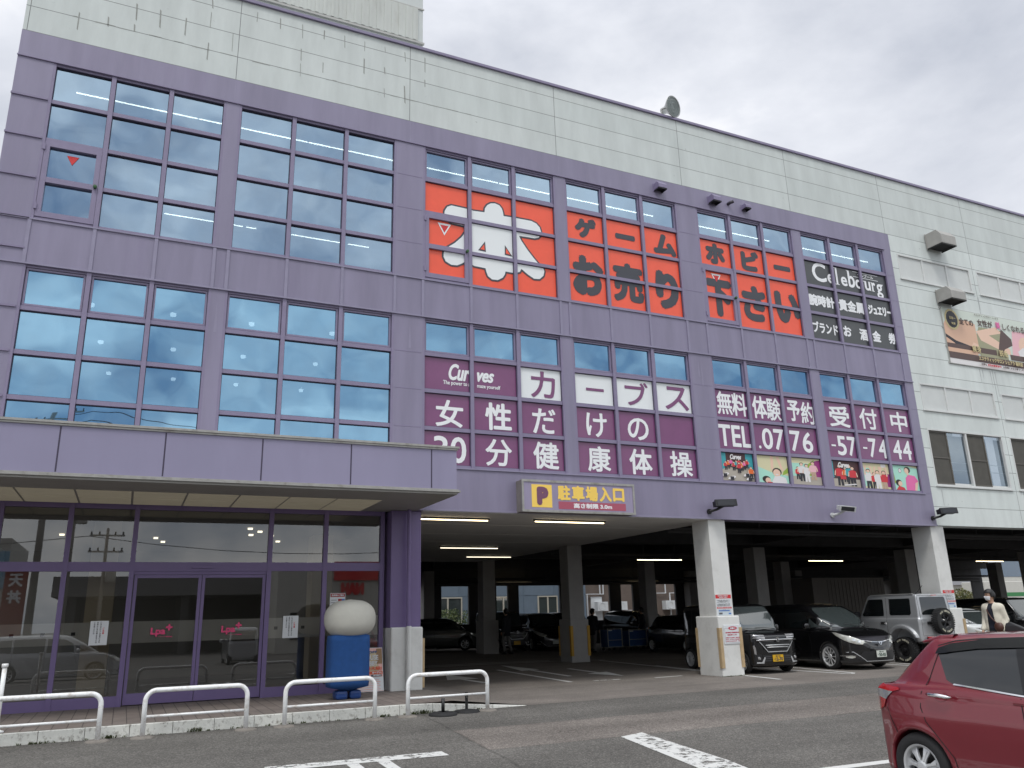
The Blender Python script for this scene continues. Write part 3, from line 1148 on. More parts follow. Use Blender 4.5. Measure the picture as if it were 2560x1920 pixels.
for x, z, w in ((22.45, 11.66, .18), (22.41, 12.24, .10), (22.96, 12.23, .10), (24.03, 11.66, .17), (24.00, 11.96, .10), (23.68, 11.96, .10), (23.94, 11.96, .08), (23.96, 11.66, .08), (24.50, 11.95, .10), (21.97, 12.2, .05)):
    mb.rect(x - w / 2, x + w / 2, z - .012, z + .012, LY - .0004)
mb.build('lettering', WHITE_F, t, fix=False)

# middle floor, plum film
t = film_sign('plum window film with a white script word, a slogan and one pale katakana square', 2, 2,
              [(0, 3, 0, 2, PLUM), (0, 2, 2, 3, PLUM), (2, 3, 2, 3, WHITE_S)],
              [('Cur', 9.28, 7.30, .56, .42, WHITE_F, .016, .35), ('ves', 9.97, 7.24, .46, .25, WHITE_F, .016, .35),
               ('The power to a', 9.21, 7.01, .70, .13, WHITE_F, .003, 0), ('maze yourself', 10.05, 7.00, .62, .125, WHITE_F, .003, 0),
               ('カ', 11.55, 7.215, .70, .70, PLUM, .012, 0),
               ('女', 9.02, 6.26, .70, .66, WHITE_F, .014, 0), ('性', 10.29, 6.28, .71, .69, WHITE_F, .02, 0), ('だ', 11.54, 6.265, .66, .65, WHITE_F, .014, 0),
               ('3', 8.80, 5.39, .36, .63, WHITE_F, .014, 0), ('0', 9.24, 5.39, .40, .63, WHITE_F, .014, 0), ('分', 10.28, 5.39, .70, .66, WHITE_F, .014, 0), ('健', 11.56, 5.395, .71, .68, WHITE_F, .016, 0)])
film_sign('plum window film beneath a row of three pale katakana squares', 3, 2,
          [(0, 3, 0, 2, PLUM), (0, 3, 2, 3, WHITE_S)],
          [('ー', 13.07, 7.225, .54, .08, PLUM, .012, 0), ('ブ', 14.36, 7.23, .74, .66, PLUM, .014, 0), ('ス', 15.66, 7.22, .78, .66, PLUM, .014, 0),
           ('け', 13.06, 6.28, .62, .64, WHITE_F, .014, 0), ('の', 14.33, 6.265, .66, .60, WHITE_F, .014, 0),
           ('康', 13.08, 5.395, .68, .66, WHITE_F, .016, 0), ('体', 14.34, 5.39, .71, .68, WHITE_F, .018, 0), ('操', 15.63, 5.40, .72, .69, WHITE_F, .014, 0)])
film_sign('plum window film offering a trial above the start of a telephone number', 4, 2, [(0, 3, 1, 3, PLUM)],
          [('無', 17.30, 7.24, .54, .68, WHITE_F, .014, 0), ('料', 17.83, 7.23, .54, .68, WHITE_F, .016, 0), ('体', 18.57, 7.22, .55, .68, WHITE_F, .016, 0), ('験', 19.09, 7.20, .54, .68, WHITE_F, .012, 0),
           ('予', 19.86, 7.22, .50, .64, WHITE_F, .018, 0), ('約', 20.40, 7.19, .54, .68, WHITE_F, .014, 0),
           ('TEL', 17.55, 6.30, 1.16, .62, WHITE_F, .016, 0), ('.', 18.43, 6.04, .09, .09, WHITE_F, .01, 0), ('0', 18.73, 6.30, .40, .62, WHITE_F, .016, 0), ('7', 19.16, 6.30, .38, .62, WHITE_F, .016, 0),
           ('7', 19.78, 6.30, .40, .62, WHITE_F, .016, 0), ('6', 20.25, 6.29, .40, .62, WHITE_F, .016, 0)])
film_sign('plum window film at the row end with the last telephone digits', 5, 2, [(0, 3, 1, 3, PLUM)],
          [('受', 21.68, 7.19, .84, .66, WHITE_F, .018, 0), ('付', 22.90, 7.21, .76, .67, WHITE_F, .014, 0), ('中', 24.24, 7.215, .74, .65, WHITE_F, .016, 0),
           ('-', 21.28, 6.27, .18, .055, WHITE_F, .01, 0), ('5', 21.61, 6.28, .37, .60, WHITE_F, .016, 0), ('7', 22.02, 6.28, .34, .60, WHITE_F, .016, 0),
           ('-', 22.58, 6.27, .18, .055, WHITE_F, .01, 0), ('7', 22.90, 6.29, .34, .60, WHITE_F, .016, 0), ('4', 23.33, 6.29, .36, .60, WHITE_F, .016, 0),
           ('4', 23.97, 6.31, .38, .62, WHITE_F, .016, 0), ('4', 24.40, 6.31, .38, .62, WHITE_F, .016, 0)])

# ---- photograph posters in the lowest panes
PC = {k: mat('poster ' + k, srgb(*v), .5) for k, v in dict(
    mint=(170, 222, 204), teal=(60, 160, 170), maroon=(74, 42, 46), cream=(214, 208, 170), floor=(176, 168, 156), skin=(232, 196, 174), hair=(38, 28, 26), red=(204, 52, 62),
    pink=(226, 110, 168), white=(225, 222, 222), black=(42, 40, 48), orange=(228, 110, 50), lime=(150, 180, 70), purple=(150, 50, 120), tan=(190, 160, 140), olive=(158, 156, 126), brown=(88, 68, 64), bronze=(218, 178, 152), rose=(232, 182, 190), pale=(206, 214, 204), gold=(206, 190, 140)).items()}
PK = list(PC)


class Art(MB):
    """flat printed shapes on an upright sheet; each later shape lies a hair in front of the earlier ones"""

    def __init__(s, x0, z0, w, h, y):
        super().__init__()
        s.o, s.wh, s.y, s.k = (x0, z0), (w, h), y, 0

    def P(s, c, pts):
        s.mi(PK.index(c))
        s.k += 1
        s.poly([(s.o[0] + max(0, min(1, u)) * s.wh[0], s.y - .0004 * s.k, s.o[1] + max(0, min(1, v)) * s.wh[1]) for u, v in pts])

    def R(s, c, a, b, d, e):
        s.P(c, [(a, d), (b, d), (b, e), (a, e)])

    def E(s, c, u, v, a, b, n=14, rot=0):
        s.P(c, [(u + a * cos(t) * cos(rot) - b * sin(t) * sin(rot), v + a * cos(t) * sin(rot) + b * sin(t) * cos(rot)) for t in [2 * pi * k / n for k in range(n)]])

    def man(s, u, v, h, top, bottom, arms=None, hair='hair'):
        w = h * .16
        s.P(bottom, [(u - w * .8, v), (u - w * .15, v), (u, v + h * .35), (u + w * .2, v), (u + w * .9, v), (u + w * .7, v + h * .5), (u - w * .7, v + h * .5)])
        s.P(top, [(u - w, v + h * .45), (u + w, v + h * .45), (u + w * 1.15, v + h * .78), (u + w * .4, v + h * .84), (u - w * .4, v + h * .84), (u - w * 1.15, v + h * .78)])
        if arms == 'up':
            for sgn in (-1, 1):
                s.P('skin', [(u + sgn * w * .8, v + h * .74), (u + sgn * w * 1.2, v + h * .76), (u + sgn * w * .9, v + h * 1.22), (u + sgn * w * .4, v + h * 1.22)])
        else:
            for sgn in (-1, 1):
                s.P('skin', [(u + sgn * w, v + h * .74), (u + sgn * w * 1.3, v + h * .7), (u + sgn * w * 1.5, v + h * .5), (u + sgn * w * 1.2, v + h * .48)])
        s.E(hair, u, v + h * .955, w * .62, h * .085)
        s.E('skin', u, v + h * .93, w * .5, h * .075)


def poster(k, i, col, label, draw):
    x0, x1 = BX[i]
    w = (x1 - x0) / 3
    a, b = rows(2, 0, 1)
    A = Art(x0 + col * w + .06, a + .06, w - .12, b - a - .11, FY)
    draw(A)
    o = A.build('window_poster', [PC[c] for c in PK], None, fix=False, at=(x0 + (col + .5) * w, FY, a + .06))
    tag(o, label, 'poster', 'photo posters along the lowest panes')


def d1(A):
    A.R('teal', 0, 1, 0, 1); A.P('floor', [(0, 0), (1, 0), (1, .45), (.7, .55), (.25, .55), (0, .35)]); A.R('maroon', .18, .78, .5, 1)
    for k in range(9): A.man(.16 + .08 * k, .38 + .05 * (k % 3), .30, ['red', 'orange', 'pink', 'red', 'teal'][k % 5], 'black')
    A.man(.55, .30, .36, 'red', 'black')
    for q in ((.1, .22), (.3, .12), (.78, .25), (.85, .12)): A.E('white', *q, .13, .05, rot=.4); A.R('black', q[0] - .05, q[0] + .06, q[1] - .08, q[1] + .04)
    A.man(.9, .1, .42, 'orange', 'black')
    A.mi(PK.index('white')); put_text(A, 'Curves', (A.o[0] + .47 * A.wh[0], A.y - .02, A.o[1] + .86 * A.wh[1]), XV, ZV, .40, .15, bold=.01, shear=.35)


def d2(A):
    A.R('cream', 0, 1, 0, 1); A.P('mint', [(0, 0), (1, 0), (1, .3), (.5, .38), (0, .6)]); A.P('lime', [(.8, .3), (1, .4), (1, .6), (.85, .45)])
    A.P('skin', [(.46, .5), (.54, .5), (.56, 1), (.47, 1)]); A.P('skin', [(.78, .5), (.86, .45), (.74, .98), (.64, .98)])
    A.E('hair', .64, .42, .15, .15); A.E('skin', .63, .38, .12, .14); A.P('white', [(.42, 0), (.95, 0), (.9, .22), (.72, .28), (.55, .26)]); A.E('white', .63, .33, .05, .02)
    A.E('hair', .28, .14, .13, .12); A.E('skin', .33, .1, .09, .1); A.R('red', .3, .46, 0, .05)


def d3(A):
    A.R('cream', 0, 1, 0, 1); A.R('mint', 0, 1, .3, .8); A.P('lime', [(.5, .35), (.75, .35), (.8, .95), (.55, .75)]); A.P('purple', [(.78, .3), (1, .22), (1, .95), (.8, .9)]); A.R('floor', 0, 1, 0, .32)
    A.man(.22, .2, .45, 'red', 'black'); A.man(.36, .14, .66, 'white', 'black'); A.man(.52, .12, .64, 'white', 'white'); A.man(.74, .2, .66, 'rose', 'tan')


def d4(A):
    A.R('maroon', 0, 1, .3, 1); A.R('floor', 0, 1, 0, .32); A.R('teal', 0, .1, .35, 1)
    A.man(.3, .06, .78, 'red', 'black'); A.man(.5, .2, .55, 'orange', 'black'); A.man(.64, .1, .75, 'teal', 'black'); A.man(.75, .06, .72, 'red', 'black')
    A.P('white', [(.4, .06), (.85, .12), (.83, .16), (.4, .1)]); A.R('red', .3, .5, .3, .42)
    A.mi(PK.index('white')); put_text(A, 'Curves', (A.o[0] + .45 * A.wh[0], A.y - .02, A.o[1] + .84 * A.wh[1]), XV, ZV, .45, .17, bold=.012, shear=.35)


def d5(A):
    A.R('cream', 0, 1, 0, 1); A.R('mint', 0, .3, .1, .8); A.P('purple', [(.8, .1), (1, .1), (1, .6), (.85, .62)]); A.R('white', .72, .9, .85, .98)
    A.man(.22, -.05, .78, 'white', 'black', 'up'); A.man(.42, .0, .62, 'red', 'black'); A.man(.55, -.06, .76, 'white', 'white', 'up'); A.man(.78, -.06, .76, 'red', 'tan', 'up')


def d6(A):
    A.R('mint', 0, 1, 0, 1); A.P('cream', [(.5, 1), (1, .9), (1, 1)]); A.P('lime', [(0, .2), (.12, .3), (.06, .75), (0, .8)])
    A.E('black', .32, .78, .06, .095); A.E('white', .32, .78, .05, .08)
    A.E('hair', .22, .3, .12, .13); A.E('skin', .27, .27, .08, .1); A.P('red', [(.08, 0), (.45, 0), (.4, .12), (.2, .18)])
    A.P('pink', [(.48, 0), (.82, 0), (.84, .3), (.98, .4), (.86, .6), (.62, .64), (.5, .5)]); A.P('skin', [(.86, .32), (.98, .4), (.88, .02), (.8, .04)]); A.E('hair', .6, .82, .12, .13); A.E('skin', .57, .79, .08, .11); A.R('skin', .56, .64, .62, .72)


poster(1, 4, 0, 'photo poster of a busy exercise circle below a red script word', d1)
poster(2, 4, 1, 'photo poster of a smiling woman stretching both arms straight up', d2)
poster(3, 4, 2, 'photo poster of four people standing beside a purple wall panel', d3)
poster(4, 5, 0, 'photo poster of staff in red shirts before a dark wall', d4)
poster(5, 5, 1, 'photo poster of a group cheering with raised arms', d5)
poster(6, 5, 2, 'photo poster of a woman in a pink shirt next to a round clock', d6)

# ---- large salon banner on the white wall
BNX0, BNX1, BNZ0, BNZ1 = 27.14, 33.2, 9.49, 11.52
A = Art(BNX0, BNZ0, BNX1 - BNX0, BNZ1 - BNZ0, -.045)
A.R('pale', 0, 1, 0, 1)
A.R('white', 0, 1, 0, .09)
A.P('bronze', [(0, .24), (.27, .24), (.27, .78), (.22, .82), (.03, .82), (0, .7)])
A.P('black', [(0, .52), (.08, .42), (.2, .36), (.26, .36), (.26, .30), (.19, .27), (.15, .24), (.13, .25), (.06, .38), (0, .46)])
A.P('skin', [(.2, .34), (.26, .3), (.28, .4), (.23, .44)])
A.P('olive', [(.27, .16), (.52, .16), (.52, .75), (.3, .75), (.27, .6)])
A.P('skin', [(.27, .66), (.45, .8), (.5, .7), (.38, .62), (.55, .42), (.55, .3), (.3, .5)])
A.P('brown', [(.50, .78), (.58, .62), (.58, .5), (.5, .4), (.46, .2), (.54, .2), (.56, .16), (.5, .16), (.42, .2), (.46, .5)])
A.P('rose', [(.56, .24), (1, .24), (1, .8), (.6, .78)])
A.E('skin', .70, .5, .06, .2)
A.P('white', [(.64, .25), (.72, .3), (.68, .5), (.62, .4)])
A.P('skin', [(.68, .3), (.8, .34), (.82, .5), (.74, .44)])
A.P('brown', [(0, .28), (.18, .28), (.26, .36), (0, .36)])
A.R('bronze', 0, .25, .165, .28)
A.R('brown', .22, .28, .27, .37)
A.R('olive', .28, .5, .16, .26)
A.P('brown', [(.28, .26), (.42, .26), (.42, .36), (.28, .36)])
A.R('brown', .54, 1, .22, .32)
A.R('brown', 0, 1, .09, .205)
A.E('gold', .075, .8, .06, .19)
A.E('black', .075, .8, .048, .155)


def atx(t, u, v, w, h, c, **k):
    A.mi(PK.index(c))
    A.k += 12
    put_text(A, t, (BNX0 + u * (BNX1 - BNX0), A.y - .0004 * A.k, BNZ0 + v * (BNZ1 - BNZ0)), XV, ZV, w, h, **k)


atx('全ての', .195, .80, .74, .24, 'brown', bold=.006)
atx('女性が', .36, .83, .80, .27, 'brown', bold=.006)
atx('美', .475, .84, .26, .28, 'pink', bold=.008)
atx('しくなれる場所', .66, .83, 1.75, .26, 'brown', bold=.006)
atx('エステティックサロン シェアラ', .38, .965, 1.3, .07, 'brown', bold=.002)
atx('日本一', .075, .82, .30, .12, 'gold', bold=.004)
atx('実績', .075, .72, .2, .09, 'gold', bold=.003)
atx('痩身', .235, .315, .46, .24, 'gold', bold=.006)
atx('脱毛', .47, .31, .48, .24, 'gold', bold=.006)
atx('手足', .70, .27, .46, .22, 'gold', bold=.006)
atx('エステティックサロン シェアラ 福井店', .43, .15, 2.35, .17, 'gold', bold=.006)
atx('お得な', .27, .045, .28, .085, 'brown', bold=.004)
atx('初回体験実施中!', .36, .045, .72, .085, 'red', bold=.004)
atx('お気軽にお立ち寄りください!', .545, .045, 1.35, .085, 'brown', bold=.004)
bn = A.build('salon_banner', [PC[c] for c in PK], None, fix=False, at=(30, -.045, BNZ0))
tag(bn, 'long beauty salon banner with body photos hung on the white wall', 'banner')
mb = MB()
mb.box(BNX0 - .02, BNX1 + .02, -.04, -.002, BNZ0 - .02, BNZ1 + .02)
for z in (9.5, 10.1, 10.8, 11.5):
    mb.box(BNX0 - .06, BNX0 - .02, -.03, -.002, z - .03, z + .03)
mb.build('banner_backing', GREY, bn)

# ---- lit parking entrance sign box
t = thing('parking_sign', 'faded parking entrance sign box with a yellow P above the driveway', 'sign', (12.24, -.2, 3.94))
mb = MB()
x0, x1, z0, z1, yf = 10.68, 13.80, 3.955, 4.70, -.36
mb.box(x0, x1, yf + .02, CY - .001, z0, z1)
mb.build('sign_box', mat('stained sign case', (.22, .20, .19), .6, var=.2, scale=3), t)
mb = MB()
for a, b, c, d in ((x0 - .01, x1 + .01, z0 - .01, z0 + .045), (x0 - .01, x1 + .01, z1 - .045, z1 + .01)):
    mb.box(a, b, yf - .005, yf + .05, c, d)
for a, b in ((x0 - .008, x0 + .045), (x1 - .045, x1 + .008)):
    mb.box(a, b, yf - .003, yf + .048, z0 + .045, z1 - .045)
mb.build('sign_rim', ALU, t)
mb = MB()
mb.rect(x0 + .04, x1 - .04, z0 + .04, z1 - .04, yf + .015)
mb.build('sign_face', mat('faded lilac sign face', srgb(140, 132, 156), .4, var=.14, scale=3, stretch=(1, 1, .2), dirt=srgb(110, 96, 128), dirt_scale=2.5, dirt_amt=.6, emit=srgb(140, 132, 156), estr=.10), t, fix=False)
SY_ = mat('faded yellow print', srgb(232, 196, 92), .5, emit=srgb(232, 196, 92), estr=.1)
SRP = mat('faded pink red print', srgb(172, 84, 104), .5)
SPU = mat('sign plum print', srgb(120, 76, 104), .5)
SWH = mat('sign white print', (.7, .68, .7), .5, emit=(.7, .68, .7), estr=.1)
mb = MB()
mb.rect(10.93, 11.47, 4.06, 4.60, yf + .010)
mb.mi(1)
mb.rect(11.64, 13.53, 4.035, 4.215, yf + .010)
mb.mi(0)
for ch, x, w in (('駐', 11.80, .35), ('車', 12.19, .35), ('場', 12.57, .35), ('入', 12.96, .35), ('口', 13.34, .33)):
    ftext(mb, ch, x, 4.425, yf + .009, w, .365 if ch != '口' else .33, bold=.018)
mb.mi(2)
ftext(mb, 'P', 11.22, 4.33, yf + .006, .31, .44, bold=.045)
mb.mi(3)
ftext(mb, '高さ制限 3.0m', 12.59, 4.125, yf + .008, 1.08, .125, bold=.008)
mb.build('lettering', [SY_, SRP, SPU, SWH], t, fix=False)


# ---- lamps, hoods and boxes on the walls
def hood(x0, x1, z0, z1, d, m, label, group, dark=True):
    t = thing('vent_hood', label, 'vent hood', ((x0 + x1) / 2, CY, z0), group)
    mb = MB()
    k = .16 * (z1 - z0)
    pr = [(CY, z0), (CY, z1), (-d * .75, z1), (-d, z1 - k * 2.4), (-d, z0)]
    for xa in (x0, x1):
        mb.poly([(xa, y, z) for y, z in pr])
    for a, b in zip(pr[1:], pr[2:] + []):
        mb.poly([(x0, *a), (x1, *a), (x1, *b), (x0, *b)])
    mb.box(x0 - .03, x0, -.045, CY - .0, z0 - .02, z1 + .02)
    mb.build('hood', m, t)
    mb = MB()
    mb.poly([(x0 + .02, CY, z0 + .03), (x1 - .02, CY, z0 + .03), (x1 - .02, -d + .02, z0 + .03), (x0 + .02, -d + .02, z0 + .03)])
    mb.mi(1)
    for a, b, c, e_ in ((x0, x1, -d, -d + .025), (x0, x0 + .025, -d + .025, CY), (x1 - .025, x1, -d + .025, CY)):
        mb.box(a, b, c, e_, z0 - .02, z0 + .02)
    mb.build('grille', [DARK, BLACK if dark else m], t)


hood(27.03, 27.78, 13.68, 14.24, .62, mat('grey weathered hood', (.36, .35, .33), .6, var=.12, scale=3), 'large grey vent hood high on the white wall above the blank windows', None)
hood(27.06, 27.80, 11.64, 12.12, .58, bpy.data.materials['grey weathered hood'], 'large grey vent hood just above the salon banner', None)
PV = mat('purple painted hood', (.22, .19, .30), .4, var=.08, scale=5)
hood(15.43, 15.72, 13.50, 13.72, .28, PV, 'small purple vent hood on the top band above the お売り window film', None)
hood(17.41, 17.70, 13.49, 13.72, .30, PV, 'small purple vent hood, first of three fittings above the 下さい window film', None)
hood(18.70, 18.90, 13.53, 13.69, .24, PV, 'smallest purple vent hood beside the short pipe outlet on the top band', None)
mb = MB()
mb.tube([(18.17, CY, 13.63), (18.17, -.13, 13.63), (18.25, -.2, 13.66)], .05, 12)
o = mb.build('pipe_outlet', mat('dark purple pipe', (.05, .045, .06), .5), None, at=(18.17, 0, 13.6), smooth=True)
tag(o, 'short dark pipe outlet between two small purple hoods', 'pipe')


def flood(x, z, m, label, tilt, s=1.0):
    t = thing('flood_light', label, 'floodlight', (x, CY, z))
    mb = MB()
    R_ = Matrix.Rotation(tilt, 3, 'X') @ Matrix.Rotation(rad(-12), 3, 'Z')
    def B(mb, x0, x1, y0, y1, z0, z1):
        n0 = len(mb.v)
        mb.box(x0, x1, y0, y1, z0, z1)
        for k in range(n0, len(mb.v)):
            v = R_ @ (Vector(mb.v[k]) * s)
            mb.v[k] = (v.x + x + .30 * s, v.y - .33, v.z + z + .10)
    B(mb, -.29, .29, -.10, .08, -.05, .09)
    B(mb, -.31, .31, -.13, -.09, -.07, .11)
    mb.build('lamp_head', m, t)
    mb = MB()
    B(mb, -.25, .25, -.135, -.13, -.05, .09)
    mb.build('lens', mat('smoked lens', (.03, .03, .035), .15) if 'smoked lens' not in bpy.data.materials else bpy.data.materials['smoked lens'], t)
    mb = MB()
    mb.tube([(x, CY, z - .06), (x, -.10, z - .06), (x + .12, -.24, z - .02), (x + .28 * s, -.33, z + .07)], .035, 8)
    mb.lathe([(.0, -.09), (.07, -.085), (.07, -.04), (.06, CY)], (x, 0, z - .06), 'y', 14)
    mb.build('bracket', m, t)


flood(16.33, 4.20, BLACK, 'black floodlight on a bracket above the pillar with two notices', rad(-8))
flood(20.74, 4.22, mat('pale grey lamp case', (.55, .56, .56), .4), 'pale grey floodlight on the purple fascia between two black ones', rad(20), .85)
flood(24.93, 4.24, BLACK, 'black floodlight on a bracket at the corner where purple meets white', rad(-8))

t = thing('roof_lamp', 'round metal floodlight standing on the roof edge', 'floodlight', (16.15, .1, ROOF))
mb = MB()
def lamp_pts(prof):
    a = Vector((.25, -.85, -.12)).normalized()
    u = a.cross(Vector((0, 0, 1))).normalized()
    w = u.cross(a)
    c = Vector((16.35, -.1, 16.56))
    return a, u, w, c
def lathe_dir(mb, prof, n=24):
    a, u, w, c = lamp_pts(prof)
    vs = [c + a * h + (u * cos(2 * pi * k / n) + w * sin(2 * pi * k / n)) * r for r, h in prof for k in range(n)]
    fs = [(i * n + k, i * n + (k + 1) % n, (i + 1) * n + (k + 1) % n, (i + 1) * n + k) for i in range(len(prof) - 1) for k in range(n)]
    mb.add(vs, fs)
lathe_dir(mb, [(.02, -.42), (.10, -.41), (.12, -.25), (.2, -.15), (.33, .0), (.345, .03), (.325, .03), (.31, .01)])
mb.build('lamp_head', mat('galvanised lamp shell', (.38, .39, .38), .35, .6), t, smooth=True)
mb = MB()
lathe_dir(mb, [(.0, .01), (.2, .012), (.31, .01)])
for r in (.29, .2, .11):
    lathe_dir(mb, [(r, .03), (r + .015, .035), (r, .04)])
mb.build('lens', mat('ribbed lamp glass', (.22, .25, .24), .2, var=.2, scale=20), t)
mb = MB()
mb.tube([(16.05, .1, ROOF + .06), (16.05, .08, 16.5), (16.2, -.02, 16.56)], .03, 8)
mb.box(15.85, 16.35, .02, .16, ROOF + .07, ROOF + .11)
mb.build('bracket', GREY, t)

# ---- notices on pillars
def notice(x, z, w, h, y, label):
    t = thing('pillar_notice', label, 'notice', (x, y, z - h / 2))
    mb = MB()
    mb.box(x - w / 2, x + w / 2, y, y + .006, z - h / 2, z + h / 2)
    mb.build('board', PAPER, t)
    mb = MB()
    yy = y - .002
    T = z + h / 2
    mb.rect(x - w / 2, x + w / 2, T - .18 * h, T, yy)
    mb.rect(x - w * .46, x + w * .48, T - .67 * h, T - .595 * h, yy)
    mb.mi(1)
    mb.rect(x - w * .36, x + w * .34, T - .80 * h, T - .75 * h, yy)
    mb.rect(x + w * .26, x + w * .42, T - .95 * h, T - .88 * h, yy)
    mb.mi(3)
    mb.rect(x - w * .4, x + w * .44, T - .99 * h, T - .70 * h, y - .001)
    mb.mi(2)
    for k, (s_, v) in enumerate((('1. 駐車場での事故・盗難につきましては', .27), ('一切責任を負いかねます。', .315), ('お車には施錠をお願いします。', .36), ('2. 長時間の駐車や当店をご利用', .45), ('以外の駐車は固くお断りいたします。', .495), ('警察に通報する場合があります。', .54))):
        ftext(mb, s_, x - w * .02, T - v * h, yy - .0005, w * (.84 if k != 1 else .6), h * .032, bold=.0012, nb=4)
    ftext(mb, '駐車場案内', x, T - .725 * h, yy - .001, w * .2, h * .025)
    mb.rect(x - w * .36, x - w * .14, T - .95 * h, T - .86 * h, yy)
    mb.mi(4)
    ftext(mb, '駐車場をご利用の', x - w * .03, T - .055 * h, yy - .001, w * .66, h * .05, bold=.003)
    ftext(mb, 'お客様へお願い', x, T - .125 * h, yy - .001, w * .56, h * .05, bold=.003)
    ftext(mb, '緊急連絡先 0120-000-776', x, T - .632 * h, yy - .001, w * .82, h * .035, bold=.002)
    mb.build('print', [RED_P, BLUE_P, GREY_P, mat('pale blue print', (.5, .56, .6), .6) if 'pale blue print' not in bpy.data.materials else bpy.data.materials['pale blue print'], PAPER], t, fix=False)


notice(16.60, 1.74, .50, .52, .040, 'red headed parking notice pasted above the white warning board on the pillar')
notice(25.19, 1.76, .50, .52, .040, 'red headed parking notice on the pillar behind the spare wheel')
t = thing('warning_board', 'white board with a red oval heading fixed to the pillar base', 'notice', (16.68, -.09, .77))
x, z, w, h, y = 16.69, 1.01, .58, .47, -.10
mb = MB()
mb.box(x - w / 2, x + w / 2, y, y + .015, z - h / 2, z + h / 2)
mb.build('board', PAPER, t, bevel=.012)
mb = MB()
mb.poly([(x + .14 * cos(2 * pi * k / 24), y - .002, z + .15 + .045 * sin(2 * pi * k / 24)) for k in range(24)])
for tx, zz, ww, hh in (('一般の車両及び月極契約車の無断', .045, .50, .035), ('駐車お断りします', -.01, .30, .035), ('無断駐車された場合は、警察に通報', -.08, .46, .026), ('または、タイヤロック等の処置を', -.122, .46, .026), ('とらせていただきます。 店主', -.164, .46, .026)):
    ftext(mb, tx, x - (.04 if ww > .3 else .1) * .3, z + zz, y - .002, ww, hh, bold=.002, nb=4)
mb.mi(1)
ftext(mb, 'お願い!', x, z + .15, y - .004, .17, .052, bold=.004)
mb.mi(2)
for a, b, c, d in ((x - .26, x - .15, z + .148, z + .152), (x + .15, x + .26, z + .148, z + .152), (x - .26, x - .255, z - .2, z + .148), (x + .255, x + .26, z - .2, z + .148), (x - .26, x + .26, z - .205, z - .2)):
    mb.rect(a, b, c, d, y - .0018)
mb.build('print', [mat('dark red print', srgb(190, 40, 70), .6), PAPER, GREY_P], t, fix=False)

# ---- shop glass decals and notices
PINK = mat('hot pink decal', srgb(214, 70, 118), .5)
for k, x in enumerate((3.17, 4.47)):
    mb = MB()
    y = GYS - .028
    ftext(mb, 'Lpa', x - .07, 1.49, y, .27, .17, bold=.008)
    for dx, dz in ((.125, 1.575), ):
        mb.rect(x + dx - .06, x + dx + .06, dz - .018, dz + .018, y)
        mb.rect(x + dx - .018, x + dx + .018, dz + .018, dz + .06, y)
        mb.rect(x + dx - .018, x + dx + .018, dz - .06, dz - .018, y)
    mb.rect(x - .06, x + .08, 1.40, 1.405, y)
    ftext(mb, 'PLAZA', x + .14, 1.40, y, .11, .025, bold=.002)
    o = mb.build('door_decal', PINK, None, fix=False, at=(x, y, 1.4))
    tag(o, ['hot pink lettering decal on the sliding door leaf beside the wide clear pane', 'hot pink lettering decal on the sliding door leaf nearer the mascot stand-in'][k], 'decal')
for k, (x, z) in enumerate(((2.065, 1.505), (5.625, 1.515))):
    t = thing('door_notice', ['white vertical text notice stuck on the glass before the entrance doors', 'white vertical text notice on the glass beside the mascot stand-in'][k], 'notice', (x, .42, 1.29))
    mb = MB()
    mb.box(x - .155, x + .155, .425, .432, z - .22, z + .22)
    mb.build('sheet', PAPER, t)
    mb = MB()
    def vert(s_, xx, zt, em):
        for q, ch in enumerate(s_):
            if ch != ' ':
                ftext(mb, ch, xx, zt - q * em * 1.05, .423, em * .85, em * .85, bold=.0015, nb=4)
    vert('ご注意', x + .075, z + .08, .04)
    mb.mi(1)
    vert('こちらのドアは強風により', x + .025, z + .19, .031)
    vert('危険なときは開きません。', x - .03, z + .19, .031)
    vert('ご注意下さい。', x - .085, z + .19, .031)
    mb.build('print', [RED_P, GREY_P], t, fix=False)
t = thing('wall_poster', 'tall poster with a red heading behind the white topped mascot stand-in', 'poster', (6.59, .43, 1.5))
mb = MB()
mb.box(6.425, 6.755, .425, .432, 1.5, 2.18)
mb.build('sheet', PAPER, t)
mb = MB()
mb.rect(6.435, 6.745, 2.10, 2.17, .423)
mb.rect(6.60, 6.68, 1.9, 2.06, .423)
mb.mi(1)
mb.rect(6.68, 6.745, 1.9, 2.06, .423)
mb.mi(2)
ftext(mb, '駐車場のご案内', 6.59, 2.135, .421, .26, .04, bold=.002)
mb.mi(3)
for q in range(7):
    mb.rect(6.45, 6.57 - .02 * (q % 3), 2.03 - q * .05, 2.04 - q * .05, .423)
mb.build('print', [mat('brick red print', srgb(160, 50, 50), .6), BLUE_P, PAPER, GREY_P], t, fix=False)
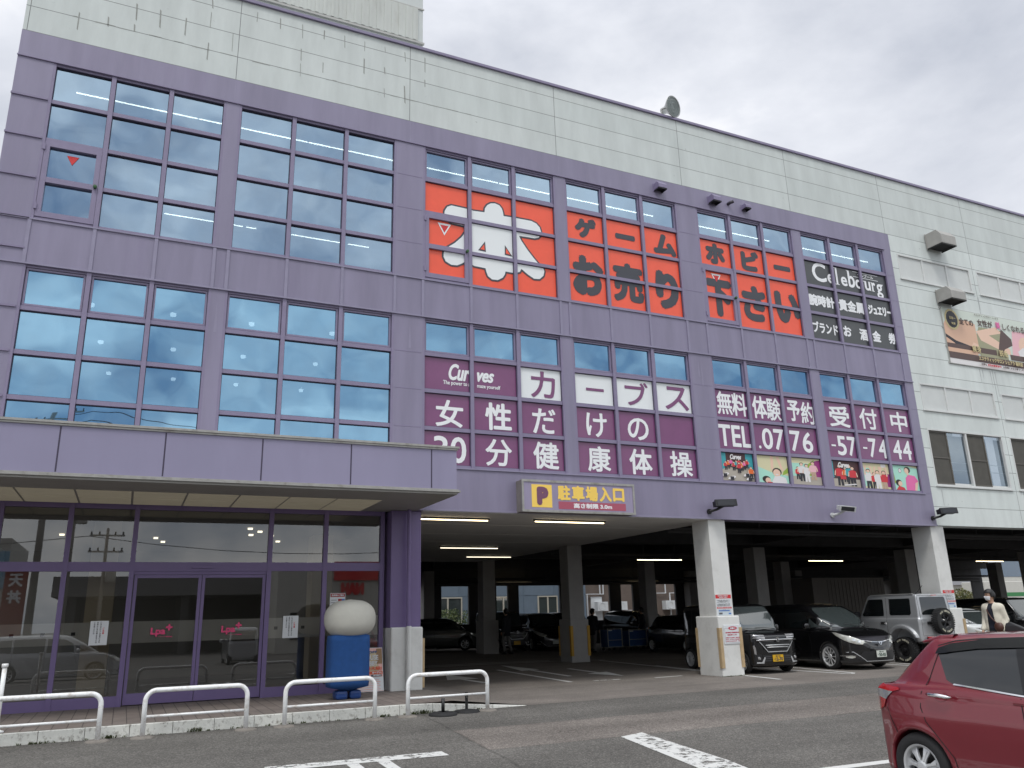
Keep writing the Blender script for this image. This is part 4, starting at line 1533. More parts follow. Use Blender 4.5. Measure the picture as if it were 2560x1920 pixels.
# ================================================================ GROUND, KERB, RAILS
def asphalt_material():
    m = bpy.data.materials.new('patched asphalt')
    m.use_nodes = True
    nt = m.node_tree
    N = lambda t, **k: (lambda n: [setattr(n, a, b) for a, b in k.items()] and n or n)(nt.nodes.new(t))
    p = nt.nodes['Principled BSDF']
    p.inputs['Roughness'].default_value = 0.85
    p.inputs['Specular IOR Level'].default_value = 0.3
    geo = N('ShaderNodeNewGeometry')
    sep = N('ShaderNodeSeparateXYZ')
    nt.links.new(geo.outputs['Position'], sep.inputs[0])
    nz = N('ShaderNodeTexNoise')
    nz.inputs['Scale'].default_value = 1.3
    nz.inputs['Detail'].default_value = 3
    nt.links.new(geo.outputs['Position'], nz.inputs['Vector'])
    def math_(op, a, b=None, c=None):
        n = N('ShaderNodeMath', operation=op)
        for i, v in enumerate((a, b, c)):
            if v is None: continue
            if isinstance(v, (int, float)): n.inputs[i].default_value = v
            else: nt.links.new(v, n.inputs[i])
        return n.outputs[0]
    wob = math_('MULTIPLY_ADD', nz.outputs['Fac'], .10, -.05)
    y = math_('ADD', sep.outputs['Y'], wob)
    x = math_('ADD', sep.outputs['X'], wob)
    right = math_('GREATER_THAN', x, math_('MULTIPLY_ADD', sep.outputs['Y'], .11, 7.68))
    up = math_('GREATER_THAN', y, -2.82)
    mid = math_('MULTIPLY', math_('LESS_THAN', y, -5.08), math_('GREATER_THAN', y, -6.93))
    brown = math_('MULTIPLY', right, math_('MAXIMUM', up, mid))
    smooth = math_('MULTIPLY', right, up)
    mixc = N('ShaderNodeMix', data_type='RGBA')
    mixc.inputs['A'].default_value = (.150, .142, .130, 1)
    mixc.inputs['B'].default_value = (.200, .178, .160, 1)
    nt.links.new(brown, mixc.inputs['Factor'])
    # aggregate speckle
    v = N('ShaderNodeTexVoronoi')
    v.inputs['Scale'].default_value = 62
    nt.links.new(geo.outputs['Position'], v.inputs['Vector'])
    sp = N('ShaderNodeMapRange')
    sp.inputs['From Min'].default_value = 0.0
    sp.inputs['From Max'].default_value = 1.0
    sp.inputs['To Min'].default_value = 0.62
    sp.inputs['To Max'].default_value = 1.45
    sepc = N('ShaderNodeSeparateColor')
    nt.links.new(v.outputs['Color'], sepc.inputs[0])
    pw = math_('POWER', sepc.outputs[0], 2.2)
    nt.links.new(pw, sp.inputs['Value'])
    spf = N('ShaderNodeMix', data_type='FLOAT')
    nt.links.new(math_('MULTIPLY', smooth, .55), spf.inputs['Factor'])
    nt.links.new(sp.outputs[0], spf.inputs['A'])
    spf.inputs['B'].default_value = 1.0
    n2 = N('ShaderNodeTexNoise')
    n2.inputs['Scale'].default_value = .55
    n2.inputs['Detail'].default_value = 8
    n2.inputs['Roughness'].default_value = .65
    nt.links.new(geo.outputs['Position'], n2.inputs['Vector'])
    lr = N('ShaderNodeMapRange')
    lr.inputs['From Min'].default_value = .3
    lr.inputs['From Max'].default_value = .7
    lr.inputs['To Min'].default_value = .78
    lr.inputs['To Max'].default_value = 1.15
    nt.links.new(n2.outputs['Fac'], lr.inputs['Value'])
    # joints between the patches and a few wandering cracks
    j = None
    for yy, wd in ((-2.82, .018), (-5.08, .014), (-6.93, .014)):
        d = math_('LESS_THAN', math_('ABSOLUTE', math_('SUBTRACT', y, yy)), wd)
        d = math_('MULTIPLY', d, right)
        j = d if j is None else math_('MAXIMUM', j, d)
    d = math_('LESS_THAN', math_('ABSOLUTE', math_('SUBTRACT', x, math_('MULTIPLY_ADD', sep.outputs['Y'], .11, 7.68))), .025)
    d = math_('MULTIPLY', d, math_('LESS_THAN', y, -3.0))
    j = math_('MAXIMUM', j, d)
    n4 = N('ShaderNodeTexNoise')
    n4.inputs['Scale'].default_value = .35
    n4.inputs['Detail'].default_value = 5
    nt.links.new(geo.outputs['Position'], n4.inputs['Vector'])
    crk = math_('LESS_THAN', math_('ABSOLUTE', math_('SUBTRACT', n4.outputs['Fac'], .5)), .0012)
    j = math_('MAXIMUM', j, crk)
    n5 = N('ShaderNodeTexNoise')
    n5.inputs['Scale'].default_value = 5
    n5.inputs['Detail'].default_value = 4
    nt.links.new(geo.outputs['Position'], n5.inputs['Vector'])
    j = math_('MULTIPLY', j, math_('MULTIPLY_ADD', n5.outputs['Fac'], 1.5, -.2))
    shade = math_('SUBTRACT', 1.0, math_('MULTIPLY', j, .5))
    # oil drips and worn wheel tracks
    n6 = N('ShaderNodeTexNoise')
    n6.inputs['Scale'].default_value = 2.6
    n6.inputs['Detail'].default_value = 3
    nt.links.new(geo.outputs['Position'], n6.inputs['Vector'])
    oil = N('ShaderNodeMapRange')
    oil.inputs['From Min'].default_value = .68
    oil.inputs['From Max'].default_value = .78
    oil.inputs['To Min'].default_value = 1.0
    oil.inputs['To Max'].default_value = .68
    nt.links.new(n6.outputs['Fac'], oil.inputs['Value'])
    mp7 = N('ShaderNodeMapping')
    mp7.inputs['Scale'].default_value = (.08, 1.1, 1)
    nt.links.new(geo.outputs['Position'], mp7.inputs[0])
    n7 = N('ShaderNodeTexNoise')
    n7.inputs['Scale'].default_value = 1.0
    n7.inputs['Detail'].default_value = 3
    nt.links.new(mp7.outputs[0], n7.inputs['Vector'])
    trk = N('ShaderNodeMapRange')
    trk.inputs['From Min'].default_value = .35
    trk.inputs['From Max'].default_value = .65
    trk.inputs['To Min'].default_value = .88
    trk.inputs['To Max'].default_value = 1.10
    nt.links.new(n7.outputs['Fac'], trk.inputs['Value'])
    shade = math_('MULTIPLY', shade, math_('MULTIPLY', oil.outputs[0], trk.outputs[0]))
    tot = math_('MULTIPLY', math_('MULTIPLY', spf.outputs[0], lr.outputs[0]), shade)
    sc = N('ShaderNodeVectorMath', operation='SCALE')
    nt.links.new(mixc.outputs['Result'], sc.inputs[0])
    nt.links.new(tot, sc.inputs['Scale'])
    nt.links.new(sc.outputs[0], p.inputs['Base Color'])
    bp = N('ShaderNodeBump')
    bp.inputs['Strength'].default_value = .5
    bp.inputs['Distance'].default_value = .01
    nt.links.new(v.outputs['Distance'], bp.inputs['Height'])
    nt.links.new(bp.outputs['Normal'], p.inputs['Normal'])
    return m


ASPH = asphalt_material()
xs = sorted(set([-400, -150, -60, -30, -15] + [-8 + k for k in range(0, 76)] + [80, 120, 200, 400]))
ys = sorted(set([-400, -150, -60, -40, -30, -25] + [-22 + .5 * k for k in range(0, 100)] + [29, 31, 40, 60, 120, 400]))
mb = MB()
mb.v = [(x, y, ground_h(x, y)) for y in ys for x in xs]
nx = len(xs)
mb.f = [(j * nx + i, j * nx + i + 1, (j + 1) * nx + i + 1, (j + 1) * nx + i) for j in range(len(ys) - 1) for i in range(nx - 1)]
mb.m = [0] * len(mb.f)
tag(mb.build('ground', ASPH, None, smooth=True, fix=False), kind='structure')

# paved terrace before the entrance, running out into the driveway
def paver_material():
    m = bpy.data.materials.new('terrace pavers')
    m.use_nodes = True
    nt = m.node_tree
    p = nt.nodes['Principled BSDF']
    p.inputs['Roughness'].default_value = .8
    geo = nt.nodes.new('ShaderNodeNewGeometry')
    br = nt.nodes.new('ShaderNodeTexBrick')
    br.inputs['Scale'].default_value = 1
    br.inputs['Brick Width'].default_value = .62
    br.inputs['Row Height'].default_value = .205
    br.inputs['Mortar Size'].default_value = .007
    br.inputs['Color1'].default_value = (.175, .145, .13, 1)
    br.inputs['Color2'].default_value = (.20, .168, .15, 1)
    br.inputs['Mortar'].default_value = (.06, .05, .045, 1)
    mp = nt.nodes.new('ShaderNodeMapping')
    mp.inputs['Rotation'].default_value = (0, 0, rad(90))
    nt.links.new(geo.outputs['Position'], mp.inputs[0])
    nt.links.new(mp.outputs[0], br.inputs['Vector'])
    n = nt.nodes.new('ShaderNodeTexNoise')
    n.inputs['Scale'].default_value = 2.5
    n.inputs['Detail'].default_value = 8
    nt.links.new(geo.outputs['Position'], n.inputs['Vector'])
    r = nt.nodes.new('ShaderNodeMapRange')
    r.inputs['To Min'].default_value = .7
    r.inputs['To Max'].default_value = 1.3
    nt.links.new(n.outputs['Fac'], r.inputs['Value'])
    sc = nt.nodes.new('ShaderNodeVectorMath')
    sc.operation = 'SCALE'
    nt.links.new(br.outputs['Color'], sc.inputs[0])
    nt.links.new(r.outputs[0], sc.inputs['Scale'])
    nt.links.new(sc.outputs[0], p.inputs['Base Color'])
    return m


KY = -2.86
mb = MB()
mb.poly([(-4, KY + .13, .166), (8.05, KY + .13, .166), (7.66, .0, .17), (7.66, .55, .17), (-4, .55, .17)])
tag(mb.build('terrace_paving', paver_material(), None, fix=False), kind='structure')
mb = MB()
mb.poly([(8.052, KY + .13, .162), (9.55, KY + .04, -.004), (9.9, 1.5, .008), (9.9, 24, .10), (8.36, 24, .17), (8.36, .05, .165), (7.662, .0, .166)])
tag(mb.build('driveway_ramp', ASPH, None, fix=False), kind='structure')
KERB = mat('chipped white kerb paint', (.62, .62, .58), .75, var=.08, scale=4, stretch=(1, 1, .8), dirt=(.12, .10, .08), dirt_scale=13, dirt_amt=.95, bump=.25, bscale=25)
KTOP = mat('bare kerb concrete', (.17, .15, .13), .85, var=.25, scale=6)
kx = [-4 + .61 * k for k in range(20)] + [8.25, 8.75, 9.45]
for a, b in zip(kx[:-1], kx[1:]):
    hf = lambda x: .172 if x <= 7.4 else .172 * max(0.02, 1 - (x - 7.4) / 2.1)
    ha, hb = hf(a), hf(b)
    g = .004
    mb = MB()
    mb.add([(a + g, KY, -.03), (b - g, KY, -.03), (b - g, KY + .02, hb - .012), (a + g, KY + .02, ha - .012), (a + g, KY + .14, -.03), (b - g, KY + .14, -.03), (b - g, KY + .14, hb), (a + g, KY + .14, ha), (b - g, KY + .035, hb), (a + g, KY + .035, ha)],
           [(0, 1, 2, 3), (3, 2, 8, 9), (9, 8, 6, 7), (0, 3, 9, 7, 4), (1, 5, 6, 8, 2), (4, 7, 6, 5)])
    mb.m = [0, 0, 1, 0, 0, 1]
    o = mb.build('kerb', [KERB, KTOP], None, fix=True)
    tag(o, kind='structure')

# worn paint
def paint(name, wear):
    m = bpy.data.materials.new(name)
    m.use_nodes = True
    nt = m.node_tree
    p = nt.nodes['Principled BSDF']
    p.inputs['Base Color'].default_value = (.62, .62, .60, 1)
    p.inputs['Roughness'].default_value = .7
    geo = nt.nodes.new('ShaderNodeNewGeometry')
    n = nt.nodes.new('ShaderNodeTexNoise')
    n.inputs['Scale'].default_value = 7
    n.inputs['Detail'].default_value = 9
    n.inputs['Roughness'].default_value = .75
    nt.links.new(geo.outputs['Position'], n.inputs['Vector'])
    r = nt.nodes.new('ShaderNodeMapRange')
    r.inputs['From Min'].default_value = wear - .03
    r.inputs['From Max'].default_value = wear + .03
    nt.links.new(n.outputs['Fac'], r.inputs['Value'])
    nt.links.new(r.outputs[0], p.inputs['Alpha'])
    return m


PAINT = paint('line paint', .26)
PAINT_W = paint('worn line paint', .455)
PAINT_F = paint('slightly worn line paint', .40)


def mark(pts, m, lift=.004, name='road_marking'):
    """flat painted shape laid on the ground, split so that it follows the slope"""
    bm = bmesh.new()
    bm.faces.new([bm.verts.new((x, y, 0)) for x, y in pts])
    for y in [-12 + .5 * k for k in range(80)]:
        bmesh.ops.bisect_plane(bm, geom=bm.verts[:] + bm.edges[:] + bm.faces[:], plane_co=(0, y, 0), plane_no=(0, 1, 0))
    for x in range(4, 34):
        bmesh.ops.bisect_plane(bm, geom=bm.verts[:] + bm.edges[:] + bm.faces[:], plane_co=(x, 0, 0), plane_no=(1, 0, 0))
    for v in bm.verts:
        v.co.z = ground_h(v.co.x, v.co.y) + lift
    bmesh.ops.recalc_face_normals(bm, faces=bm.faces)
    me = bpy.data.meshes.new(name)
    bm.to_mesh(me)
    bm.free()
    me.materials.append(m)
    o = bpy.data.objects.new(name, me)
    COL.objects.link(o)
    tag(o, kind='structure')
    return o


def stroke(pts, w):
    pts = [Vector((*p, 0)) for p in pts]
    lft, rgt = [], []
    for i, p in enumerate(pts):
        t = (pts[min(i + 1, len(pts) - 1)] - pts[max(i - 1, 0)]).normalized()
        n = Vector((-t.y, t.x, 0)) * w / 2
        lft.append((p + n).to_2d()[:])
        rgt.append((p - n).to_2d()[:])
    return lft + rgt[::-1]


mark([(4.15, -6.58), (5.5, -6.655), (6.35, -6.70), (6.33, -7.02), (5.50, -6.96), (4.15, -6.90)], PAINT_W)
mark([(4.15, -6.80), (5.1, -6.86), (5.1, -6.95), (4.15, -6.90)], PAINT_F, .006)
mark([(5.4, -6.85), (6.34, -6.90), (6.33, -7.03), (5.4, -6.97)], PAINT_F, .006)
mark([(5.05, -6.95), (5.20, -6.96), (5.12, -8.6), (5.0, -8.6)], PAINT_F)
mark([(5.42, -6.96), (5.58, -6.97), (5.50, -8.6), (5.38, -8.6)], PAINT_F)
mark([(8.90, -6.96), (9.36, -6.79), (9.02, -9.1), (8.3, -12), (7.75, -12), (8.46, -9.2)], PAINT_W)
mark([(8.90, -6.96), (9.36, -6.79), (9.33, -7.0), (9.0, -7.15), (8.55, -9.2), (7.9, -12), (7.75, -12), (8.46, -9.2)], PAINT_F, .006)
mark([(9.30, -9.97), (11.2, -10.05), (11.2, -10.2), (9.30, -10.12)], PAINT)
mark(stroke([(17.46, 4.6), (17.2, 2.0), (16.72, -1.62)], .12), PAINT)
mark(stroke([(19.75, 2.5), (19.70, .85), (19.42, -1.0), (19.32, -1.38), (19.16, -1.52), (19.02, -1.38), (19.03, -1.0), (19.0, .2), (18.95, 2.5)], .11), PAINT)
mark(stroke([(22.35, 2.5), (22.4, .3), (22.3, -1.2)], .11), PAINT)
mark(stroke([(23.05, 2.5), (22.95, .4), (22.72, -1.2)], .11), PAINT)
mark(stroke([(25.6, 2.5), (25.4, -1.4)], .11), PAINT)
mark(stroke([(14.85, .84), (15.72, .9)], .12), PAINT)
mark(stroke([(13.2, 1.12), (13.94, 1.04)], .12), PAINT_W)
mark(stroke([(10.84, 2.39), (10.76, 3.9)], .16), PAINT)
mark([(10.36, 3.85), (11.2, 3.72), (10.98, 5.65)], PAINT)
mark(stroke([(12.89, 6.3), (12.6, 1.18)], .13), PAINT)
mark(stroke([(13.44, 2.75), (13.62, 5.5)], .15), PAINT)
mark([(13.28, 5.4), (13.95, 5.6), (13.83, 8.2)], PAINT)
mark(stroke([(14.77, 5.27), (14.64, 3.35)], .15), PAINT)
mark([(14.25, 3.22), (14.98, 3.42), (14.59, 1.91)], PAINT)
mark(stroke([(11.2, 9.2), (14.6, 9.0), (18.0, 8.5)], .12), PAINT)
mark(stroke([(11.2, 9.8), (14.6, 9.6), (16.2, 9.3)], .12), PAINT)
mark(stroke([(17.08, 2.1), (17.65, 8.3)], .12), PAINT)

# ---- guard rails
RAILP = mat('white rail paint', (.86, .87, .87), .35, var=.04, scale=6, dirt=(.34, .24, .15), dirt_scale=8, dirt_amt=.6)
FOOT = mat('concrete footing', (.20, .18, .16), .9, var=.2, scale=9)


def guard_rail(x0):
    y = -3.15
    x1 = x0 + 1.485
    t = thing('guard_rail', '', 'guard rail', (x0 + .74, y, 0), 'white tube rails in front of the kerb')
    mb = MB()
    R = .155
    top = .665
    pts = [(x0, y, -.02), (x0, y, top - R)]
    pts += [(x0 + R - R * cos(a), y, top - R + R * sin(a)) for a in [pi / 2 * k / 7 for k in range(1, 8)]]
    pts += [(x1 - R + R * sin(a), y, top - R + R * cos(a)) for a in [pi / 2 * k / 7 for k in range(0, 8)]]
    pts += [(x1, y, -.02)]
    mb.tube(pts, .036, 14)
    mb.build('rail_tube', RAILP, t, smooth=True)
    mb = MB()
    mb.tube([(x0 + .03, y, .295), (x1 - .03, y, .295)], .020, 10)
    mb.build('lower_bar', RAILP, t, smooth=True)
    for x in (x0, x1):
        mb = MB()
        mb.lathe([(0, .03), (.13, .026), (.17, .008), (.19, -.03)], (x, y, 0), 'z', 9)
        mb.build('footing', FOOT, t)
    return t


for x0, lb in ((.80, 'white tube rail at the end of the row, before the left shop window'), (2.885, 'white tube rail with a scuffed top, before the sliding doors'),
               (4.965, 'white tube rail in front of the white topped mascot stand-in'), (7.03, 'white tube rail beside the two black stanchion bases')):
    gr = guard_rail(x0)
    gr['label'] = lb
    gr.rotation_euler = (rad(RNG.uniform(-1.2, 1.2)), 0, rad(RNG.uniform(-.6, .6)))
t = thing('white_post', 'thin white post with a ring cap standing behind the first tube rail', 'post', (.93, -2.62, .166))
mb = MB()
mb.tube([(.93, -2.62, .16), (.93, -2.62, 1.10)], .032, 12)
mb.build('shaft', RAILP, t, smooth=True)
mb = MB()
mb.lathe([(0, 1.125), (.04, 1.125), (.045, 1.11), (.045, 1.075), (.035, 1.07)], (.93, -2.62, 0), 'z', 14)
mb.build('cap', RAILP, t, smooth=True)
mb = MB()
mb.lathe([(.10, .16), (.10, .185), (.034, .21)], (.93, -2.62, 0), 'z', 14)
mb.build('base', RAILP, t)

# ---- stanchion bases
t = thing('stanchion_base', 'round black rubber stanchion base with holes and a short stub', 'stanchion base', (7.62, -3.29, 0))
mb = MB()
mb.lathe([(.05, .055), (.10, .06), (.20, .045), (.245, .03), (.25, .0)], (7.62, -3.29, 0), 'z', 28)
mb.build('base', RUBBER, t, smooth=True)
mb = MB()
for k in range(8):
    a = 2 * pi * k / 8
    mb.lathe([(0, .053), (.025, .055), (.03, .05)], (7.62 + .155 * cos(a), -3.29 + .155 * sin(a), 0), 'z', 8)
mb.build('recess', DARK, t)
mb = MB()
mb.tube([(7.62, -3.29, .03), (7.62, -3.29, .27)], .030, 10)
mb.build('stub', BLACK, t, smooth=True)
t = thing('stanchion_base', 'flat black stanchion base with a taller thin stub beside the rail post', 'stanchion base', (8.13, -3.12, 0))
mb = MB()
mb.lathe([(0, .05), (.06, .05), (.22, .03), (.235, 0)], (8.13, -3.12, 0), 'z', 12)
mb.build('base', RUBBER, t)
mb = MB()
mb.box(8.105, 8.150, -3.13, -3.10, .04, .33)
mb.mi(1)
mb.lathe([(0, -.001), (.008, 0)], (8.128, -3.131, .25), 'y', 8)
mb.build('stub', [BLACK, GREY], t)

# ---- made-up plain stand-in for the mascot figure, and leaning poster by the entrance
FUR_W = mat('off white plush cloth', (.52, .51, .46), .95, var=.05, scale=6, bump=.3, bscale=90)
FUR_B = mat('blue plush cloth', (.012, .062, .21), .95, var=.12, scale=9, bump=.3, bscale=90)
t = thing('mascot_stand_in', 'plush covered stand-in for the mascot figure, blue below with a smooth off white rounded top', 'mascot stand-in', (6.48, -1.03, .168))
def rbox(mb, cx, cy, z0, z1, hx, hy, e=4.0, n=28, m=12, tz=3.2):
    prof = []
    for k in range(m + 1):
        s_ = -1 + 2 * k / m
        prof.append(((1 - abs(s_) ** tz) ** (1 / tz), (z0 + z1) / 2 + s_ * (z1 - z0) / 2))
    vs = []
    for r, z in prof:
        for k in range(n):
            a = 2 * pi * k / n
            c, d = cos(a), sin(a)
            vs.append((cx + hx * r * abs(c) ** (2 / e) * (1 if c > 0 else -1), cy + hy * r * abs(d) ** (2 / e) * (1 if d > 0 else -1), z))
    fs = [(i * n + k, i * n + (k + 1) % n, (i + 1) * n + (k + 1) % n, (i + 1) * n + k) for i in range(m) for k in range(n)]
    mb.add(vs, fs)
mb = MB()
rbox(mb, 6.49, -1.03, .30, 1.42, .395, .27, e=5, tz=9)
mb.build('blue_body', FUR_B, t, smooth=True)
mb = MB()
rbox(mb, 6.51, -1.03, 1.27, 2.01, .50, .40, e=2.3, n=40, m=26, tz=2.35)
mb.build('white_top', FUR_W, t, smooth=True)
mb = MB()
mb.box(6.24, 6.47, -1.22, -.88, .168, .33)
mb.box(6.51, 6.74, -1.20, -.86, .168, .33)
mb.build('base', mat('blue vinyl', (.012, .05, .20), .35), t, bevel=.05)

t = thing('leaning_poster', 'tall printed poster board leaning on the glass between the mascot stand-in and the pillar', 'poster', (7.24, .1, .17))
R_ = Matrix.Rotation(rad(-13), 3, 'X')
def LP(u, v, d=0.0):
    q = R_ @ Vector((0, -.03 - d, v))
    return (6.955 + u, q.y + .02, .175 + q.z)
mb = MB()
a_ = [LP(0, 0), LP(.565, 0), LP(.565, .88), LP(0, .88)]
mb.prism(a_, (0, .012, 0))
mb.build('board', PAPER, t)
class Lean(MB):
    k = 0
    def R(s, m, a, b, c, d):
        s.mi(m); s.k += 1
        s.poly([LP(a, c, .001 + s.k * .0003), LP(b, c, .001 + s.k * .0003), LP(b, d, .001 + s.k * .0003), LP(a, d, .001 + s.k * .0003)])
    def T(s, m, tx, u, v, w, h, bold=.004):
        s.mi(m); s.k += 14
        put_text(s, tx, LP(u, v, .001 + s.k * .0003), XV, R_ @ Vector((0, 0, 1)), w, h, bold=bold)
mb = Lean()
PO = [mat('poster beige', srgb(202, 184, 150), .5), mat('poster orange red', srgb(214, 92, 60), .5), mat('poster navy', srgb(70, 90, 130), .5), PAPER, mat('poster pale pink', srgb(226, 176, 168), .5), GREY_P, mat('poster brown', srgb(150, 116, 80), .5)]
mb.R(4, .01, .555, .01, .87)
mb.R(0, .02, .47, .40, .80)
mb.R(6, .43, .555, .55, .86)
mb.R(3, .02, .555, .02, .29)
mb.R(1, .02, .555, .345, .40)
mb.R(5, .30, .53, .295, .335)
for q in range(6):
    mb.R(4, .03, .50 - .03 * (q % 2), .04 + q * .036, .055 + q * .036)
mb.T(2, '・OFF', .32, .79, .26, .05)
mb.T(3, 'HOUSE', .30, .68, .34, .10)
mb.T(3, 'HOBBY', .28, .56, .34, .10)
mb.T(1, '最大級!', .36, .46, .34, .075)
mb.T(3, 'オープン!', .42, .372, .2, .04)
mb.T(3, '店内案内', .42, .315, .16, .028, .002)
mb.build('print', PO, t, fix=False)

# ---- weeds in the joints
LEAF = mat('weed leaf', (.07, .085, .03), .7, var=.3, scale=30)
mb = MB()
rw = random.Random(5)
def tuft(x, y, z, n, h):
    for _ in range(n):
        a = rw.uniform(0, 2 * pi)
        l = h * rw.uniform(.4, 1)
        bx, by = x + rw.uniform(-.04, .04), y + rw.uniform(-.015, .015)
        d = Vector((cos(a), sin(a), 0))
        s_ = Vector((-sin(a), cos(a), 0)) * .006
        b0 = Vector((bx, by, z))
        m1 = b0 + d * l * .35 + Vector((0, 0, l * .7))
        e1 = b0 + d * l * .9 + Vector((0, 0, l * .75))
        mb.add([b0 - s_, b0 + s_, m1 + s_, m1 - s_, e1], [(0, 1, 2, 3), (3, 2, 4)])
for k in range(70):
    x = rw.uniform(-1, 8.6)
    tuft(x, KY - .015, ground_h(x, KY) - .005, rw.randint(4, 12), rw.uniform(.02, .06))
for x, n, h in ((.9, 40, .06), (1.5, 25, .06), (2.42, 30, .07), (3.6, 30, .09), (6.7, 25, .06), (7.3, 30, .09), (7.45, 30, .10)):
    for q in range(4):
        tuft(x + rw.uniform(-.1, .1), KY - .02, 0, n // 3, h)
for k in range(26):
    tuft(rw.uniform(16.25, 16.98), -.10, .0, 5, .03)
tag(mb.build('weeds', LEAF, None, fix=False), 'small green weeds growing along the foot of the kerb', None, kind='stuff')
# ================================================================ SMOOTH BODIES (distance fields meshed by surface nets)
def sdp(P, x, y):
    x, y = np.broadcast_arrays(np.asarray(x, float), np.asarray(y, float))
    d = np.full(x.shape, 1e9)
    s = np.ones(x.shape)
    n = len(P)
    for i in range(n):
        ax, ay = P[i]
        bx, by = P[i - 1]
        ex, ey = bx - ax, by - ay
        wx, wy = x - ax, y - ay
        t = np.clip((wx * ex + wy * ey) / (ex * ex + ey * ey + 1e-12), 0, 1)
        d = np.minimum(d, (wx - ex * t) ** 2 + (wy - ey * t) ** 2)
        c1, c2, c3 = y >= ay, y < by, ex * wy > ey * wx
        s = np.where((c1 & c2 & c3) | (~c1 & ~c2 & ~c3), -s, s)
    return s * np.sqrt(d)


def smin(a, b, k):
    h = np.clip(.5 + .5 * (b - a) / k, 0, 1)
    return b * (1 - h) + a * h - k * h * (1 - h)


def smax(a, b, k):
    return -smin(-a, -b, k)


def nets(f, lo, hi, h):
    """vertices, quads of the zero surface of f(x, y, z)"""
    ax = [np.arange(lo[i], hi[i] + h, h) for i in range(3)]
    F = np.broadcast_to(f(ax[0][:, None, None], ax[1][None, :, None], ax[2][None, None, :]), tuple(len(a) for a in ax)).astype(float)
    n = [s - 1 for s in F.shape]
    cnt = np.zeros(n)
    acc = np.zeros((*n, 3))
    def corner(o):
        return F[o[0]:o[0] + n[0], o[1]:o[1] + n[1], o[2]:o[2] + n[2]]
    for axis in range(3):
        for u in (0, 1):
            for v in (0, 1):
                o = [0, 0, 0]
                o[(axis + 1) % 3], o[(axis + 2) % 3] = u, v
                a = corner(o)
                p = list(o)
                p[axis] = 1
                b = corner(p)
                m = (a < 0) != (b < 0)
                t = np.where(m, a / np.where(m, a - b, 1), 0)
                cnt += m
                for c in range(3):
                    acc[..., c] += np.where(m, o[c] + (t if c == axis else 0), 0)
    m = cnt > 0
    idx = np.full(n, -1)
    idx[m] = np.arange(m.sum())
    I = np.argwhere(m)
    V = (I + acc[m] / cnt[m][:, None]) * h + np.array(lo)
    quads = []
    ins = F < 0
    for axis in range(3):
        a1, a2 = (axis + 1) % 3, (axis + 2) % 3
        sl = [slice(1, -1)] * 3
        s0, s1 = list(sl), list(sl)
        s0[axis] = slice(0, -1)
        s1[axis] = slice(1, None)
        A, B = ins[tuple(s0)], ins[tuple(s1)]
        for flip, mk in ((False, A & ~B), (True, ~A & B)):
            E = np.argwhere(mk)
            if not len(E):
                continue
            base = E.copy()
            base[:, a1] += 1
            base[:, a2] += 1
            c = []
            for du, dv in ((-1, -1), (0, -1), (0, 0), (-1, 0)):
                q = base.copy()
                q[:, a1] += du
                q[:, a2] += dv
                c.append(idx[q[:, 0], q[:, 1], q[:, 2]])
            Q = np.stack(c, 1)
            if flip:
                Q = Q[:, ::-1]
            quads.append(Q[(Q >= 0).all(1)])
    Q = np.concatenate(quads)
    for _ in range(3):                                    # settle on the true surface
        g, v = grad(f, V)
        V = V - g * (np.clip(v, -h, h) / np.maximum((g * g).sum(1), .05))[:, None]
    return V, Q


def grad(f, V, e=1e-3):
    x, y, z = V.T
    v = f(x, y, z)
    g = np.stack([f(x + e, y, z) - f(x - e, y, z), f(x, y + e, z) - f(x, y - e, z), f(x, y, z + e) - f(x, y, z - e)], 1) / (2 * e)
    return g, v


def link_mesh(name, V, Fs, m, parent=None, smooth=True, loc=None):
    me = bpy.data.meshes.new(name)
    me.from_pydata([tuple(v) for v in np.asarray(V, float)], [], [tuple(int(i) for i in q) for q in Fs])
    for mm in (m if isinstance(m, (list, tuple)) else [m]):
        me.materials.append(mm)
    if smooth:
        me.polygons.foreach_set('use_smooth', [True] * len(me.polygons))
    o = bpy.data.objects.new(name, me)
    COL.objects.link(o)
    o.parent = parent
    if loc: o.location = loc
    return o


def project(f, V, d, start):
    """sphere-trace the points V (start plane at START along -d) on to the surface of f"""
    d = np.array(d, float)
    P = V - d * start
    tt = np.zeros(len(P))
    for _ in range(60):
        q = P + d * tt[:, None]
        v = f(*q.T)
        tt += np.clip(v, -.05, .3) * .85
        tt = np.minimum(tt, start * 2.5)
    return P + d * tt[:, None]


def cut_poly(pts, res):
    bm = bmesh.new()
    bm.faces.new([bm.verts.new((x, y, 0)) for x, y in pts])
    for ax in (0, 1):
        lo, hi = min(p[ax] for p in pts), max(p[ax] for p in pts)
        k = lo + res * .5
        no = (1, 0, 0) if ax == 0 else (0, 1, 0)
        while k < hi:
            co = (k, 0, 0) if ax == 0 else (0, k, 0)
            bmesh.ops.bisect_plane(bm, geom=bm.verts[:] + bm.edges[:] + bm.faces[:], plane_co=co, plane_no=no)
            k += res
    bm.verts.index_update()
    V = np.array([v.co[:] for v in bm.verts])[:, :2]
    Fs = [[v.index for v in fc.verts] for fc in bm.faces]
    bm.free()
    return V, Fs


